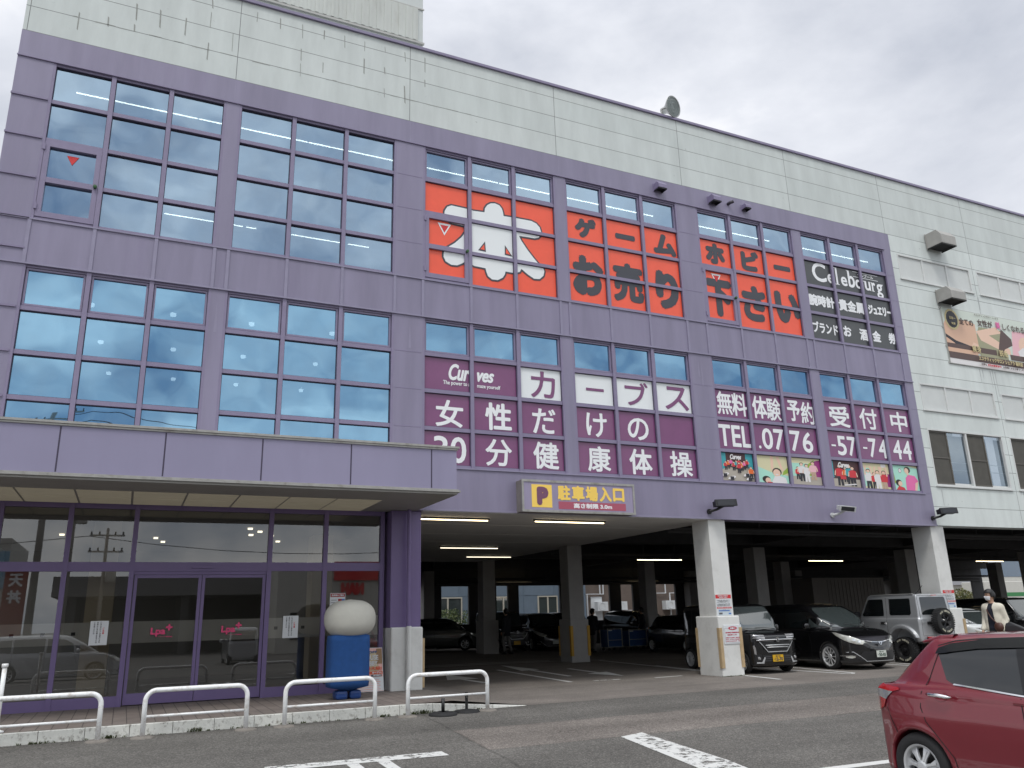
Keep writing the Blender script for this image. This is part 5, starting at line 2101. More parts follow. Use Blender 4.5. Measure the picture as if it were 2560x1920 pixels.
class Car:
    def __init__(s, name, label, f, group=None):
        s.f = f
        s.root = thing(name, label, 'car', (0, 0, 0), group)

    def body(s, lo, hi, h, paint, under=True):
        V, Q = nets(s.f, lo, hi, h)
        s.bodyo = link_mesh('body', V, Q, paint, s.root)

    def decal(s, name, pts, view, m, off=.004, both=False, res=.06, parent=None, smooth=True):
        out = []
        V, Fs = cut_poly(pts, res)
        for sg in ((1, -1) if both else (1,)):
            if view == 'L' or view == 'R':
                sy = (1 if view == 'L' else -1) * sg
                W3 = np.stack([V[:, 0], np.zeros(len(V)), V[:, 1]], 1)
                d = (0, -sy, 0)
            elif view in 'FB':
                W3 = np.stack([np.zeros(len(V)), V[:, 0] * sg, V[:, 1]], 1)
                d = (-1, 0, 0) if view == 'F' else (1, 0, 0)
            else:
                W3 = np.stack([V[:, 0], V[:, 1] * sg, np.zeros(len(V))], 1)
                d = (0, 0, -1)
            P = project(s.f, W3, d, 4.0)
            g, _ = grad(s.f, P)
            g /= np.maximum(np.linalg.norm(g, axis=1), 1e-6)[:, None]
            ok = np.abs(s.f(*P.T)) < .02
            out.append(link_mesh(name, P + g * off, [q for q in Fs if ok[q].all()], m, parent or s.root, smooth))
        return out

    def line(s, pts, view, m, w=.008, both=False, off=.0025, name='panel_gap', res=.07):
        q = []
        for a, b in zip(pts[:-1], pts[1:]):
            n = max(1, int(math.hypot(b[0] - a[0], b[1] - a[1]) / res))
            q += [(a[0] + (b[0] - a[0]) * k / n, a[1] + (b[1] - a[1]) * k / n) for k in range(n)]
        q.append(pts[-1])
        st = stroke(q, w)
        n = len(q)
        V = np.array(st)
        Fs = [(i, i + 1, 2 * n - 2 - i, 2 * n - 1 - i) for i in range(n - 1)]
        for sg in ((1, -1) if both else (1,)):
            if view in 'LR':
                sy = (1 if view == 'L' else -1) * sg
                W3 = np.stack([V[:, 0], np.zeros(len(V)), V[:, 1]], 1)
                d = (0, -sy, 0)
            elif view in 'FB':
                W3 = np.stack([np.zeros(len(V)), V[:, 0] * sg, V[:, 1]], 1)
                d = (-1, 0, 0) if view == 'F' else (1, 0, 0)
            else:
                W3 = np.stack([V[:, 0], V[:, 1] * sg, np.zeros(len(V))], 1)
                d = (0, 0, -1)
            P = project(s.f, W3, d, 4.0)
            g, _ = grad(s.f, P)
            g /= np.maximum(np.linalg.norm(g, axis=1), 1e-6)[:, None]
            ok = np.abs(s.f(*P.T)) < .02
            link_mesh(name, P + g * off, [q for q in Fs if ok[list(q)].all()], m, s.root, False)

    def wheel(s, x, y, r, w, rr, style, m_rim, z=None, tread=False):
        z = r if z is None else z
        sg = 1 if y > 0 else -1
        prof = [(rr, -w * .42), (rr + .02, -w * .5), (r - .05, -w * .5), (r - .012, -w * .40), (r, -w * .2), (r, w * .2), (r - .012, w * .40), (r - .05, w * .5), (rr + .02, w * .5), (rr, w * .42)]
        mb = MB()
        mb.lathe([(a, b * sg) for a, b in prof], (x, y, z), 'y', 48)
        if tread:
            for k in range(36):
                a = 2 * pi * k / 36
                for u in (-.42, -.14, .14, .42):
                    c, d = cos(a + u * .12), sin(a + u * .12)
                    t = Vector((-d, 0, c))
                    n_ = Vector((c, 0, d))
                    o = Vector((x, y + u * w, z)) + n_ * (r - .012 if abs(u) > .3 else r - .003)
                    e1, e2, e3 = t * .019, Vector((0, w * .115, 0)), n_ * .014
                    mb.add([o + a1 * e1 + b1 * e2 + c1 * e3 for c1 in (0, 1) for a1, b1 in ((-1, -1), (1, -1), (1, 1), (-1, 1))],
                           [(0, 1, 2, 3), (4, 5, 6, 7), (0, 1, 5, 4), (1, 2, 6, 5), (2, 3, 7, 6), (3, 0, 4, 7)])
        ty = mb.build('wheel', RUBBER, s.root, smooth=True)
        mb = MB()
        yo = y + sg * w * .42
        mb.lathe([(rr + .012, w * .42 * sg), (rr + .004, w * .45 * sg), (rr - .012, w * .42 * sg), (rr - .03, w * .2 * sg), (rr - .03, -w * .3 * sg)], (x, y, z), 'y', 40)
        mb.mi(1)
        mb.lathe([(0, 0), (rr - .03, .0)], (x, y - sg * w * .05, z), 'y', 32)
        mb.mi(0)
        hub = .055
        def P3(a, rad, dy):
            return Vector((x + rad * cos(a), yo + sg * dy, z + rad * sin(a)))
        if style == 'cover':                               # seven broad leaves
            n = 7
            for k in range(n):
                a = 2 * pi * k / n + .25
                pts = [P3(a - .50, hub * .8, .0), P3(a - .25, rr * .55, -.002), P3(a - .16, rr - .02, -.03), P3(a + .30, rr - .01, -.03), P3(a + .16, rr * .55, -.002), P3(a + .45, hub * .8, 0)]
                mb.prism(pts, (0, -sg * .02, 0))
                mb.prism([P3(a - .10, hub, .006), P3(a - .02, rr * .8, -.012), P3(a + .10, rr * .8, -.012), P3(a + .15, hub, .006)], (0, -sg * .01, 0))
            mb.lathe([(0, .014 * sg), (hub * .7, .012 * sg), (hub, .0)], (x, yo, z), 'y', 20)
        elif style in ('multi', 'ten'):
            n = 18 if style == 'multi' else 10
            ww = .05 if style == 'multi' else .075
            for k in range(n):
                a = 2 * pi * k / n
                da = .05 * (1 if k % 2 else -1) if style == 'multi' else 0
                mb.prism([P3(a - ww * 1.6, hub, -.02), P3(a - ww + da, rr - .015, -.004), P3(a + ww + da, rr - .015, -.004), P3(a + ww * 1.6, hub, -.02)], (0, -sg * .025, 0))
            mb.lathe([(0, -.012 * sg), (hub * 1.1, -.014 * sg), (hub * 1.3, -.03 * sg)], (x, yo, z), 'y', 20)
        elif style == 'steel':
            mb.lathe([(0, -.03 * sg), (.06, -.03 * sg), (.07, -.05 * sg), (rr * .72, -.035 * sg), (rr - .02, -.06 * sg)], (x, yo, z), 'y', 32)
            mb.mi(1)
            for k in range(8):
                a = 2 * pi * k / 8
                c = P3(a, rr * .72, -.030)
                mb.lathe([(0, .002 * sg), (.018, 0)], c, 'y', 8)
            mb.mi(0)
            mb.lathe([(0, .03 * sg), (.045, .028 * sg), (.05, -.03 * sg)], (x, yo, z), 'y', 18)
        mb.build('rim', [m_rim, BLACK], ty)
        return ty

    def place(s, X, Y, Z, deg):
        s.root.location = (X, Y, Z)
        s.root.rotation_euler = (0, 0, rad(deg))
        return s


def paint_car(name, col, metal=.3, rough=.35):
    m = mat(name, col, rough, metal, coat=1.0, var=.03, scale=20)
    return m


CG = mat('dark car glass', (.008, .010, .011), .03, spec=.65, coat=.6)
CG_L = mat('grey green car glass', (.045, .055, .055), .04, spec=.9, coat=.8)
GAP = mat('panel gap', (.008, .008, .009), .7)
TRIM_B = mat('gloss black trim', (.01, .01, .011), .12)
UNDER = mat('wheel well', (.008, .008, .008), .9)
TL_RED = mat('red lamp lens', (.38, .012, .016), .12, coat=1)
TL_CLR = mat('clear lamp lens', (.42, .42, .43), .2, .5, coat=1, var=.2, scale=40)
HL = mat('headlamp glass', (.55, .55, .50), .12, .4, coat=1, var=.25, scale=25)
RIM_S = mat('silver rim', (.58, .59, .60), .35, .45)
RIM_C = mat('bright rim', (.72, .72, .72), .25, .5)
PLATE_Y = mat('yellow number plate', (.62, .36, .01), .45)
PLATE_W = mat('white number plate', (.60, .63, .58), .45)
PLATE_G = mat('green plate lettering', (.01, .05, .03), .5)


def flat_plate(car, x, z, m, top, num, ink, y=0.0, back=False, tilt=0.0):
    sg = -1 if back else 1
    t = MB()
    w, h = .33, .165
    t.box(x, x + sg * .012, y - w / 2, y + w / 2, z - h / 2, z + h / 2)
    p = t.build('number_plate', m, car.root)
    if not num:
        return p
    t = MB()
    xx = x + sg * .0135
    R, U = ((0, 1, 0), ZV) if not back else ((0, -1, 0), ZV)
    put_text(t, top, (xx, y, z + .050), R, U, .15, .036, bold=.0012, nb=4)
    put_text(t, num[0], (xx, y - .125 * sg, z - .02), R, U, .028, .034, bold=.001, nb=4)
    put_text(t, num[1], (xx, y + .025 * sg, z - .022), R, U, .235, .082, bold=.004)
    t.build('plate_lettering', ink, p, fix=False)
    return p


def car_field(low, cab, flow, fcab, plow, pcab, k, arches, yi, extra=None, shear=0.0):
    # carry the half outlines well past the centre line so that it leaves no crease
    flow, fcab = [[(a if a > 1e-6 else -.6, b) for a, b in P] for P in (flow, fcab)]
    plow, pcab = [[(a, b if b > 1e-6 else -.6) for a, b in P] for P in (plow, pcab)]
    def f(x, y, z):
        ya = np.abs(y)
        a = smax(smax(sdp(low, x, z), sdp(plow, x, ya), k), sdp(flow, ya, z), k)
        b = smax(smax(sdp(cab, x, z), sdp(pcab, x - shear * np.clip(z - .95, 0, .6) * (x < 0), ya), k), sdp(fcab, ya, z), k)
        d = smin(a, b, .035)
        for xa, za, R in arches:
            c = np.maximum(np.hypot(x - xa, z - za) - R, yi - ya)
            d = smax(d, -c, .012)
        if extra is not None:
            d = extra(d, x, ya, z)
        return d
    return f


# ---------------------------------------------------------------- red hatchback
def hatch(name, label, paint, near=True, group=None, rear=True):
    low = [(-1.78, .20), (-1.90, .30), (-1.945, .45), (-1.94, .66), (-1.90, .80), (-1.86, .92), (-1.80, 1.0), (-1.5, 1.03), (-.9, 1.02), (-.2, .97), (.4, .95), (.85, .97), (1.2, .91), (1.55, .82), (1.80, .68), (1.92, .52), (1.94, .38), (1.88, .20), (1.5, .16), (-1.4, .17)]
    cab = [(-1.87, .90), (-1.85, .99), (-1.50, 1.34), (-1.44, 1.405), (-1.2, 1.45), (-.7, 1.485), (-.1, 1.50), (.3, 1.47), (.62, 1.36), (1.15, .99), (1.2, .90)]
    flow = [(.0, .16), (.72, .16), (.81, .22), (.838, .42), (.8475, .60), (.842, .76), (.822, .90), (.775, 1.02), (0, 1.10)]
    fcab = [(0, .88), (.79, .88), (.765, 1.0), (.665, 1.30), (.60, 1.41), (.50, 1.475), (.3, 1.51), (0, 1.52)]
    plow = [(-1.945, 0), (-1.935, .40), (-1.89, .60), (-1.79, .74), (-1.62, .81), (-1.3, .8475), (1.0, .8475), (1.45, .81), (1.74, .69), (1.88, .48), (1.94, .2), (1.945, 0)]
    pcab = [(-1.90, 0), (-1.88, .30), (-1.83, .50), (-1.73, .64), (-1.52, .73), (-1.1, .785), (-.4, .81), (.5, .80), (.9, .73), (1.15, .5), (1.25, .2), (1.26, 0)]

    def extra(d, x, ya, z):
        # shoulder crease that rises towards the tail, scooped flank below it, haunch over the rear wheel
        ln = .925 - .02 * (x + .6)
        w = np.clip((x + 1.25) / .35, 0, 1) * np.clip((1.4 - x) / .5, 0, 1) * np.clip((ya - .5) / .2, 0, 1)
        d = d + .013 * w * np.clip((ln - z) / .012, 0, 1) * np.clip((z - (ln - .20)) / .19, 0, 1)
        d = d - .012 * np.exp(-(((x + 1.35) / .45) ** 2 + ((z - .70) / .13) ** 2)) * np.clip((ya - .5) / .2, 0, 1)
        q = np.hypot(x + 1.35, z - .30)
        d = d - .010 * np.exp(-((q - .345) / .022) ** 2) * np.clip((ya - .6) / .15, 0, 1)
        return d

    f = car_field(low, cab, flow, fcab, plow, pcab, .06, [(-1.35, .30, .325), (1.16, .30, .325)], .60, extra, 1.2)
    c = Car(name, label, f, group)
    c.body((-2.05, -.95, .1), (2.05, .95, 1.6), .024 if near else .04, paint)
    res = .06 if near else .15
    c.decal('side_window', [(-1.10, 1.30), (-1.0, 1.345), (-.70, 1.39), (-.28, 1.41), (-.27, .975), (-.93, 1.035), (-1.0, 1.07)], 'R', CG, .004, True, res)
    c.decal('side_window', [(-.25, 1.41), (.2, 1.385), (.45, 1.30), (.88, .995), (.80, .975), (-.24, .97)], 'R', CG, .004, True, res)
    c.decal('window_pillar', [(-.36, 1.405), (-.24, 1.41), (-.21, .972), (-.27, .975)], 'R', TRIM_B, .007, True, res)
    c.decal('windscreen', [(-.58, 1.30), (-.5, 1.40), (0, 1.42), (.5, 1.40), (.58, 1.30), (.68, 1.02), (.4, .99), (0, .985), (-.4, .99), (-.68, 1.02)], 'F', CG_L if not near else CG, .004, False, .08)
    c.decal('rear_window', [(-.52, 1.33), (0, 1.35), (.52, 1.33), (.60, 1.10), (0, 1.07), (-.60, 1.10)], 'B', CG, .004, False, .08)
    if near:
        for sg in (-1, 1):
            pts = [(-1.12, 1.285), (-1.10, 1.335), (-.98, 1.375), (-.70, 1.41), (-.25, 1.432), (-.25, 1.355), (-.70, 1.335), (-1.02, 1.295)]
            c.decal('window_visor', pts, 'R' if sg < 0 else 'L', TRIM_B, .018, False, res)
        c.decal('belt_chrome', [(-.92, 1.04), (-.27, .982), (.55, .975), (.55, .963), (-.27, .970), (-.93, 1.026)], 'R', CHROME, .009, True, res)
        for pts in ([(-1.10, 1.29), (-1.18, 1.08), (-1.245, .95), (-1.255, .82), (-1.21, .70), (-1.10, .57), (-.98, .42), (-.95, .25)],
                    [(-1.12, 1.36), (-.95, 1.405), (-.72, 1.425), (-.3, 1.44), (.2, 1.42), (.5, 1.31)],
                    [(-.29, .96), (-.25, .6), (-.22, .25)], [(.80, .96), (.86, .6), (.84, .25)], [(-.95, .25), (.84, .25)], [(-1.66, .79), (-1.61, .68), (-1.555, .575)], [(-1.42, 1.40), (-1.54, 1.22), (-1.70, 1.03)]):
            c.line(pts, 'R', GAP, .009, True)
        c.decal('tail_light', [(-1.72, .995), (-1.50, .975), (-1.49, .955), (-1.57, .935), (-1.78, .955)], 'R', TL_RED, .010, True, .04)
        c.decal('tail_light', [(-1.78, .955), (-1.57, .935), (-1.66, .86), (-1.80, .885)], 'R', TL_CLR, .010, True, .04)
        c.decal('tail_light', [(-1.80, .885), (-1.66, .86), (-1.70, .79), (-1.80, .75), (-1.87, .80)], 'R', TL_RED, .010, True, .04)
        c.decal('tail_light', [(.55, .99), (.70, .97), (.72, .82), (.62, .76), (.5, .88)], 'B', TL_RED, .008, False, .04)
        c.decal('tail_light', [(-.55, .99), (-.70, .97), (-.72, .82), (-.62, .76), (-.5, .88)], 'B', TL_RED, .008, False, .04)
        c.decal('handle_recess', [(-1.04 + .07 * cos(a), .93 + .045 * sin(a)) for a in [2 * pi * k / 16 for k in range(16)]], 'R', paint, .003, True, .05)
        for sg in (-1, 1):
            mb = MB()
            mb.tube([(-1.155, sg * .842, .942), (-1.11, sg * .868, .943), (-1.02, sg * .872, .940), (-.94, sg * .868, .932), (-.905, sg * .845, .926)], [.012, .018, .018, .017, .011], 10)
            mb.build('door_handle', CHROME, c.root, smooth=True)
            mb = MB()
            mb.tube([(-.10, sg * .842, .925), (-.05, sg * .868, .926), (.05, sg * .872, .922), (.12, sg * .868, .915), (.155, sg * .845, .91)], [.012, .018, .018, .017, .011], 10)
            mb.build('door_handle', CHROME, c.root, smooth=True)
            mb = MB()
            mb.lathe([(0, -.09), (.07, -.08), (.10, 0), (.08, .06), (0, .075)], (.72, sg * .93, 1.03), 'x', 16)
            mb.build('wing_mirror', paint, c.root, smooth=True)
        # spoiler over the rear window and shark fin
        sp = lambda x, y, z: smax(smax(sdp([(-1.50, 1.375), (-1.485, 1.40), (-1.28, 1.452), (-1.1, 1.462), (-1.1, 1.42), (-1.35, 1.385)], x - .45 * y * y, z), np.abs(y) - .57, .04), -99, .01)
        V, Q = nets(sp, (-1.65, -.7, 1.33), (-1.0, .7, 1.52), .02)
        link_mesh('roof_spoiler', V, Q, paint, c.root)
        fin = lambda x, y, z: smax(sdp([(-.86, 1.47), (-.84, 1.545), (-.80, 1.56), (-.62, 1.48), (-.62, 1.47)], x, z), np.abs(y) - .022 * np.clip((1.58 - z) / .06, .2, 1), .01)
        V, Q = nets(fin, (-.95, -.06, 1.44), (-.55, .06, 1.6), .008)
        link_mesh('antenna_fin', V, Q, BLACK, c.root)
        # filler lip of bumper
        c.decal('bumper_reflector', [(-1.86, .42), (-1.80, .42), (-1.80, .56), (-1.86, .58)], 'R', TL_RED, .004, True, .05)
    else:
        c.decal('headlight', [(.42, .84), (.70, .90), (.74, .80), (.62, .70), (.40, .70)], 'F', HL, .008, True, .06)
        c.decal('headlight', [(1.30, .835), (1.55, .79), (1.76, .67), (1.82, .58), (1.66, .60), (1.45, .70)], 'R', HL, .008, True, .06)
        c.decal('grille', [(-.45, .50), (.45, .50), (.5, .34), (-.5, .34)], 'F', TRIM_B, .006, False, .1)
        c.decal('grille', [(-.32, .72), (.32, .72), (.3, .66), (-.3, .66)], 'F', TRIM_B, .006, False, .1)
        c.line([(.3, .75), (0, .735), (-.3, .75)], 'F', CHROME, .02, False, .01, 'grille_bar')
        for pts in ([(-.29, .96), (-.25, .6), (-.22, .25)], [(.80, .96), (.86, .6), (.84, .25)]):
            c.line(pts, 'R', GAP, .009, True)
        flat_plate(c, 1.95, .43, PLATE_W, '', None, INK)
        c.decal('tail_light', [(-1.72, .995), (-1.50, .975), (-1.57, .935), (-1.70, .79), (-1.87, .80)], 'R', TL_RED, .010, True, .06)
    for x in (-1.35, 1.16):
        for y in (-.74, .74):
            c.wheel(x, y, .297, .18, .19, 'cover', RIM_S)
    mb = MB()
    mb.box(-1.6, 1.6, -.62, .62, .16, .6)
    mb.build('underbody', UNDER, c.root)
    return c


RED = paint_car('deep red car paint', (.19, .011, .022), .2, .3)
red = hatch('red_hatchback', 'deep red hatchback with chrome door handles parked nearest the camera', RED)
red.place(10.10, -12.90, -.125, -90)

# ---------------------------------------------------------------- tall black kei wagon
def kei(name, label, paint, plate=True, group=None):
    low = [(-1.62, .20), (-1.685, .35), (-1.69, 1.02), (1.0, 1.06), (1.25, 1.045), (1.52, 1.00), (1.63, .94), (1.675, .82), (1.69, .6), (1.695, .38), (1.65, .20), (1.3, .17), (-1.4, .17)]
    cab = [(-1.69, .90), (-1.685, 1.2), (-1.645, 1.66), (-1.60, 1.75), (-1.45, 1.775), (-.8, 1.785), (.1, 1.775), (.42, 1.745), (.52, 1.70), (.98, 1.10), (1.02, .95)]
    flow = [(0, .17), (.66, .17), (.715, .24), (.7375, .45), (.7375, .75), (.728, .95), (.70, 1.06), (0, 1.12)]
    fcab = [(0, .9), (.732, .9), (.722, 1.1), (.672, 1.60), (.63, 1.71), (.54, 1.77), (.3, 1.79), (0, 1.795)]
    plow = [(-1.69, 0), (-1.68, .58), (-1.60, .70), (-1.35, .7375), (1.2, .7375), (1.46, .715), (1.60, .63), (1.67, .45), (1.692, .2), (1.695, 0)]
    pcab = [(-1.69, 0), (-1.68, .56), (-1.6, .68), (-1.35, .735), (.4, .735), (.75, .70), (.98, .6), (1.03, .3), (1.04, 0)]
    f = car_field(low, cab, flow, fcab, plow, pcab, .045, [(-1.34, .28, .315), (1.12, .28, .315)], .52)
    c = Car(name, label, f, group)
    c.body((-1.8, -.85, .1), (1.8, .85, 1.9), .032, paint)
    c.decal('windscreen', [(-.60, 1.62), (-.54, 1.685), (.54, 1.685), (.60, 1.62), (.665, 1.12), (.5, 1.09), (0, 1.08), (-.5, 1.09), (-.665, 1.12)], 'F', CG_L, .004, False, .1)
    c.decal('side_window', [(.28, 1.60), (.40, 1.58), (.70, 1.15), (.70, 1.05), (-.28, 1.05), (-.28, 1.62)], 'R', CG, .004, True, .12)
    c.decal('side_window', [(-.36, 1.62), (-.36, 1.05), (-1.12, 1.06), (-1.12, 1.62)], 'R', CG, .004, True, .12)
    c.decal('side_window', [(-1.2, 1.62), (-1.2, 1.08), (-1.50, 1.12), (-1.48, 1.60)], 'R', CG, .004, True, .12)
    c.decal('rear_window', [(-.58, 1.60), (.58, 1.60), (.62, 1.12), (-.62, 1.12)], 'B', CG, .004, False, .12)
    # front: lamp band, chrome bar, trapezoid grille, L shaped fog surrounds
    c.decal('headlight', [(-.70, .955), (-.60, .985), (.60, .985), (.70, .955), (.70, .80), (.60, .785), (-.60, .785), (-.70, .80)], 'F', TRIM_B, .004, False, .07)
    c.decal('headlight', [(.34, .965), (.62, .968), (.665, .94), (.34, .925)], 'F', TL_CLR, .008, True, .05)
    c.decal('headlight', [(.34, .905), (.64, .912), (.66, .885), (.34, .872)], 'F', TL_CLR, .008, True, .05)
    mb = MB()
    mb.tube([(1.655, -.62, .835), (1.70, -.45, .842), (1.713, 0, .845), (1.70, .45, .842), (1.655, .62, .835)], .016, 8)
    mb.build('chrome_bar', CHROME, c.root, smooth=True)
    c.decal('grille', [(-.48, .785), (.48, .785), (.30, .545), (-.30, .545)], 'F', BLACK, .005, False, .08)
    for z, hw in ((.705, .37), (.655, .33)):
        mb = MB()
        mb.tube([(1.70, -hw, z), (1.712, 0, z + .004), (1.70, hw, z)], .014, 8)
        mb.build('grille_bar', RIM_S, c.root, smooth=True)
    c.line([(-.52, .80), (-.30, .545), (.30, .545), (.52, .80)], 'F', RIM_S, .018, False, .008, 'grille_rim')
    c.decal('lower_grille', [(-.46, .47), (.46, .47), (.42, .29), (-.42, .29)], 'F', BLACK, .005, False, .08)
    for z in (.33, .38, .43):
        c.line([(-.42, z), (.42, z)], 'F', GREY_P, .008, False, .008, 'grille_bar')
    c.decal('fog_lamp_surround', [(.50, .48), (.62, .50), (.62, .30), (.50, .28)], 'F', BLACK, .006, True, .05)
    c.decal('fog_lamp_trim', [(.64, .72), (.66, .70), (.645, .50), (.615, .48), (.62, .62)], 'F', CHROME, .010, True, .05)
    c.decal('fog_lamp_trim', [(.63, .27), (.625, .30), (.50, .30), (.43, .42), (.40, .41), (.45, .265)], 'F', RIM_S, .010, True, .05)
    mb = MB()
    for y in (-.56, .56):
        mb.lathe([(0, .03), (.03, .028), (.045, .0)], (1.63, y, .39), 'x', 14)
    mb.build('fog_lamp', TL_CLR, c.root)
    # stylised S badge
    t = MB()
    for pts in ([(.0, .07), (.055, .035), (.02, .012), (-.0, .022), (-.02, .01), (.06, -.04), (.0, -.07), (-.055, -.035), (-.02, -.012), (0, -.022), (.02, -.01), (-.06, .04)],):
        t.prism([(1.722, a, .845 + b) for a, b in pts], (.008, 0, 0))
    t.build('badge', CHROME, c.root)
    if plate:
        flat_plate(c, 1.70, .385, PLATE_Y, '福井 581', ('い', '12-70'), INK, y=-.03)
    else:
        flat_plate(c, 1.70, .385, PLATE_Y, '', None, INK, y=-.03)
    for sg in (-1, 1):
        mb = MB()
        rbox(mb, .62, sg * .83, 1.0, 1.22, .06, .10, n=16, m=8)
        mb.build('wing_mirror', paint, c.root, smooth=True)
    mb = MB()
    mb.tube([(1.02, .5, 1.10), (1.0, .1, 1.135), (.985, -.1, 1.14)], .008, 6)
    mb.tube([(1.03, -.1, 1.10), (1.0, -.45, 1.13), (.97, -.6, 1.15)], .008, 6)
    mb.build('wiper', BLACK, c.root)
    for pts in ([(.72, 1.04), (.76, .6), (.72, .22)], [(-.32, 1.62), (-.32, .22)], [(-1.14, 1.62), (-1.14, .6)]):
        c.line(pts, 'R', GAP, .009, True)
    for x in (-1.34, 1.12):
        for y in (-.65, .65):
            c.wheel(x, y, .282, .16, .195, 'multi', RIM_S)
    mb = MB()
    mb.box(-1.5, 1.5, -.52, .52, .16, .6)
    mb.build('underbody', UNDER, c.root)
    return c


BLK = paint_car('black car paint', (.006, .006, .007), .2, .25)
k1 = kei('kei_wagon', 'tall black kei wagon with a yellow plate parked right of the notice pillar', BLK)
k1.place(18.08, 1.42, .0, -94)

# ---------------------------------------------------------------- low black minivan
def minivan(name, label, paint, plate=True, group=None, res_=.036):
    low = [(-2.28, .17), (-2.38, .35), (-2.40, .55), (-2.36, 1.02), (-1.0, 1.05), (.9, 1.03), (1.3, 1.06), (1.75, .98), (2.10, .85), (2.30, .71), (2.38, .56), (2.405, .40), (2.37, .20), (2.2, .13), (-2.0, .15)]
    cab = [(-2.34, .92), (-2.24, 1.32), (-2.10, 1.62), (-1.95, 1.70), (-1.3, 1.735), (-.5, 1.745), (.1, 1.72), (.5, 1.645), (1.0, 1.36), (1.48, 1.04), (1.52, .95)]
    flow = [(0, .13), (.80, .13), (.875, .20), (.90, .42), (.90, .72), (.888, .90), (.85, 1.03), (0, 1.13)]
    fcab = [(0, .9), (.868, .9), (.852, 1.05), (.755, 1.50), (.68, 1.65), (.55, 1.72), (.3, 1.75), (0, 1.755)]
    plow = [(-2.40, 0), (-2.385, .55), (-2.28, .80), (-2.0, .89), (-1.6, .90), (1.4, .90), (1.8, .87), (2.08, .76), (2.26, .56), (2.36, .32), (2.40, .1), (2.405, 0)]
    pcab = [(-2.34, 0), (-2.3, .55), (-2.15, .78), (-1.7, .865), (.4, .865), (.95, .80), (1.3, .6), (1.47, .3), (1.52, 0)]
    f = car_field(low, cab, flow, fcab, plow, pcab, .06, [(-1.52, .33, .355), (1.43, .33, .355)], .62)
    c = Car(name, label, f, group)
    c.body((-2.5, -1.0, .08), (2.5, 1.0, 1.85), res_, paint)
    c.decal('windscreen', [(-.60, 1.56), (-.5, 1.61), (.5, 1.61), (.60, 1.56), (.76, 1.14), (.6, 1.09), (0, 1.07), (-.6, 1.09), (-.76, 1.14)], 'F', CG_L, .004, False, .1)
    c.decal('side_window', [(.0, 1.56), (.30, 1.54), (.62, 1.38), (.66, 1.07), (-.25, 1.07), (-.25, 1.58)], 'R', CG, .004, True, .12)
    c.decal('side_window', [(.71, 1.33), (1.06, 1.10), (.72, 1.07)], 'R', CG_L, .006, True, .06)
    c.decal('side_window', [(-.33, 1.58), (-.33, 1.07), (-1.35, 1.08), (-1.35, 1.58)], 'R', CG, .004, True, .12)
    c.decal('side_window', [(-1.42, 1.57), (-1.42, 1.09), (-2.02, 1.14), (-1.9, 1.53)], 'R', CG, .004, True, .12)
    c.decal('rear_window', [(-.6, 1.55), (.6, 1.55), (.72, 1.12), (-.72, 1.12)], 'B', CG, .004, False, .12)
    c.decal('headlight', [(1.62, .955), (1.75, .95), (2.12, .83), (2.31, .68), (2.20, .655), (1.95, .76)], 'R', HL, .009, True, .05)
    c.decal('headlight', [(.84, .90), (.60, .80), (.42, .715), (.50, .64), (.62, .655), (.80, .78)], 'F', HL, .010, True, .05)
    for u, v in ((.56, .715), (.66, .76)):
        c.decal('headlight_lens', [(u + .035 * cos(a), v + .028 * sin(a)) for a in [2 * pi * k / 12 for k in range(12)]], 'F', CHROME, .014, True, .05)
    c.line([(-.46, .74), (-.2, .70), (0, .69), (.2, .70), (.46, .74)], 'F', CHROME, .014, False, .008, 'grille_bar')
    t = MB()
    t.prism([(2.385, -.075, .705), (2.385, .075, .705), (2.40, 0, .615)], (.02, 0, 0))
    t.build('badge', CHROME, c.root)
    t = MB()
    t.prism([(2.408, -.02, .685), (2.408, .02, .685), (2.412, .0, .645)], (.012, 0, 0))
    t.build('badge_mark', TRIM_B, c.root)
    c.decal('lower_grille', [(-.50, .47), (.50, .47), (.66, .30), (.45, .215), (-.45, .215), (-.66, .30)], 'F', BLACK, .006, False, .08)
    c.line([(-.88, .44), (-.70, .46), (-.45, .225), (.45, .225), (.70, .46), (.88, .44)], 'F', RIM_S, .014, False, .01, 'bumper_lip')
    c.decal('fog_lamp', [(.74 + .07 * cos(a), .335 + .035 * sin(a)) for a in [2 * pi * k / 14 for k in range(14)]], 'F', HL, .010, True, .05)
    c.line([(.64, .36), (.86, .36)], 'F', CHROME, .010, True, .013, 'fog_lamp_trim')
    flat_plate(c, 2.405, .40, PLATE_W, '福井 330' if plate else '', ('や', '50-05') if plate else None, PLATE_G, y=-.02)
    for sg in (-1, 1):
        mb = MB()
        rbox(mb, .80, sg * .99, 1.03, 1.21, .07, .11, n=16, m=8)
        mb.build('wing_mirror', paint, c.root, smooth=True)
    mb = MB()
    mb.tube([(1.52, .55, 1.07), (1.42, .1, 1.13), (1.36, -.15, 1.165)], .009, 6)
    mb.build('wiper', BLACK, c.root)
    for pts in ([(.68, 1.05), (.80, .6), (.76, .2)], [(-.29, 1.58), (-.29, .2)], [(-1.38, 1.58), (-1.38, .6)]):
        c.line(pts, 'R', GAP, .009, True)
    for x in (-1.52, 1.43):
        for y in (-.80, .80):
            c.wheel(x, y, .335, .21, .245, 'ten', RIM_C)
    mb = MB()
    mb.box(-2.1, 2.1, -.62, .62, .14, .6)
    mb.build('underbody', UNDER, c.root)
    return c


mv = minivan('black_minivan', 'low black minivan with a white plate and bright ten spoke wheels', BLK)
mv.place(20.86, 1.30, .0, -93)

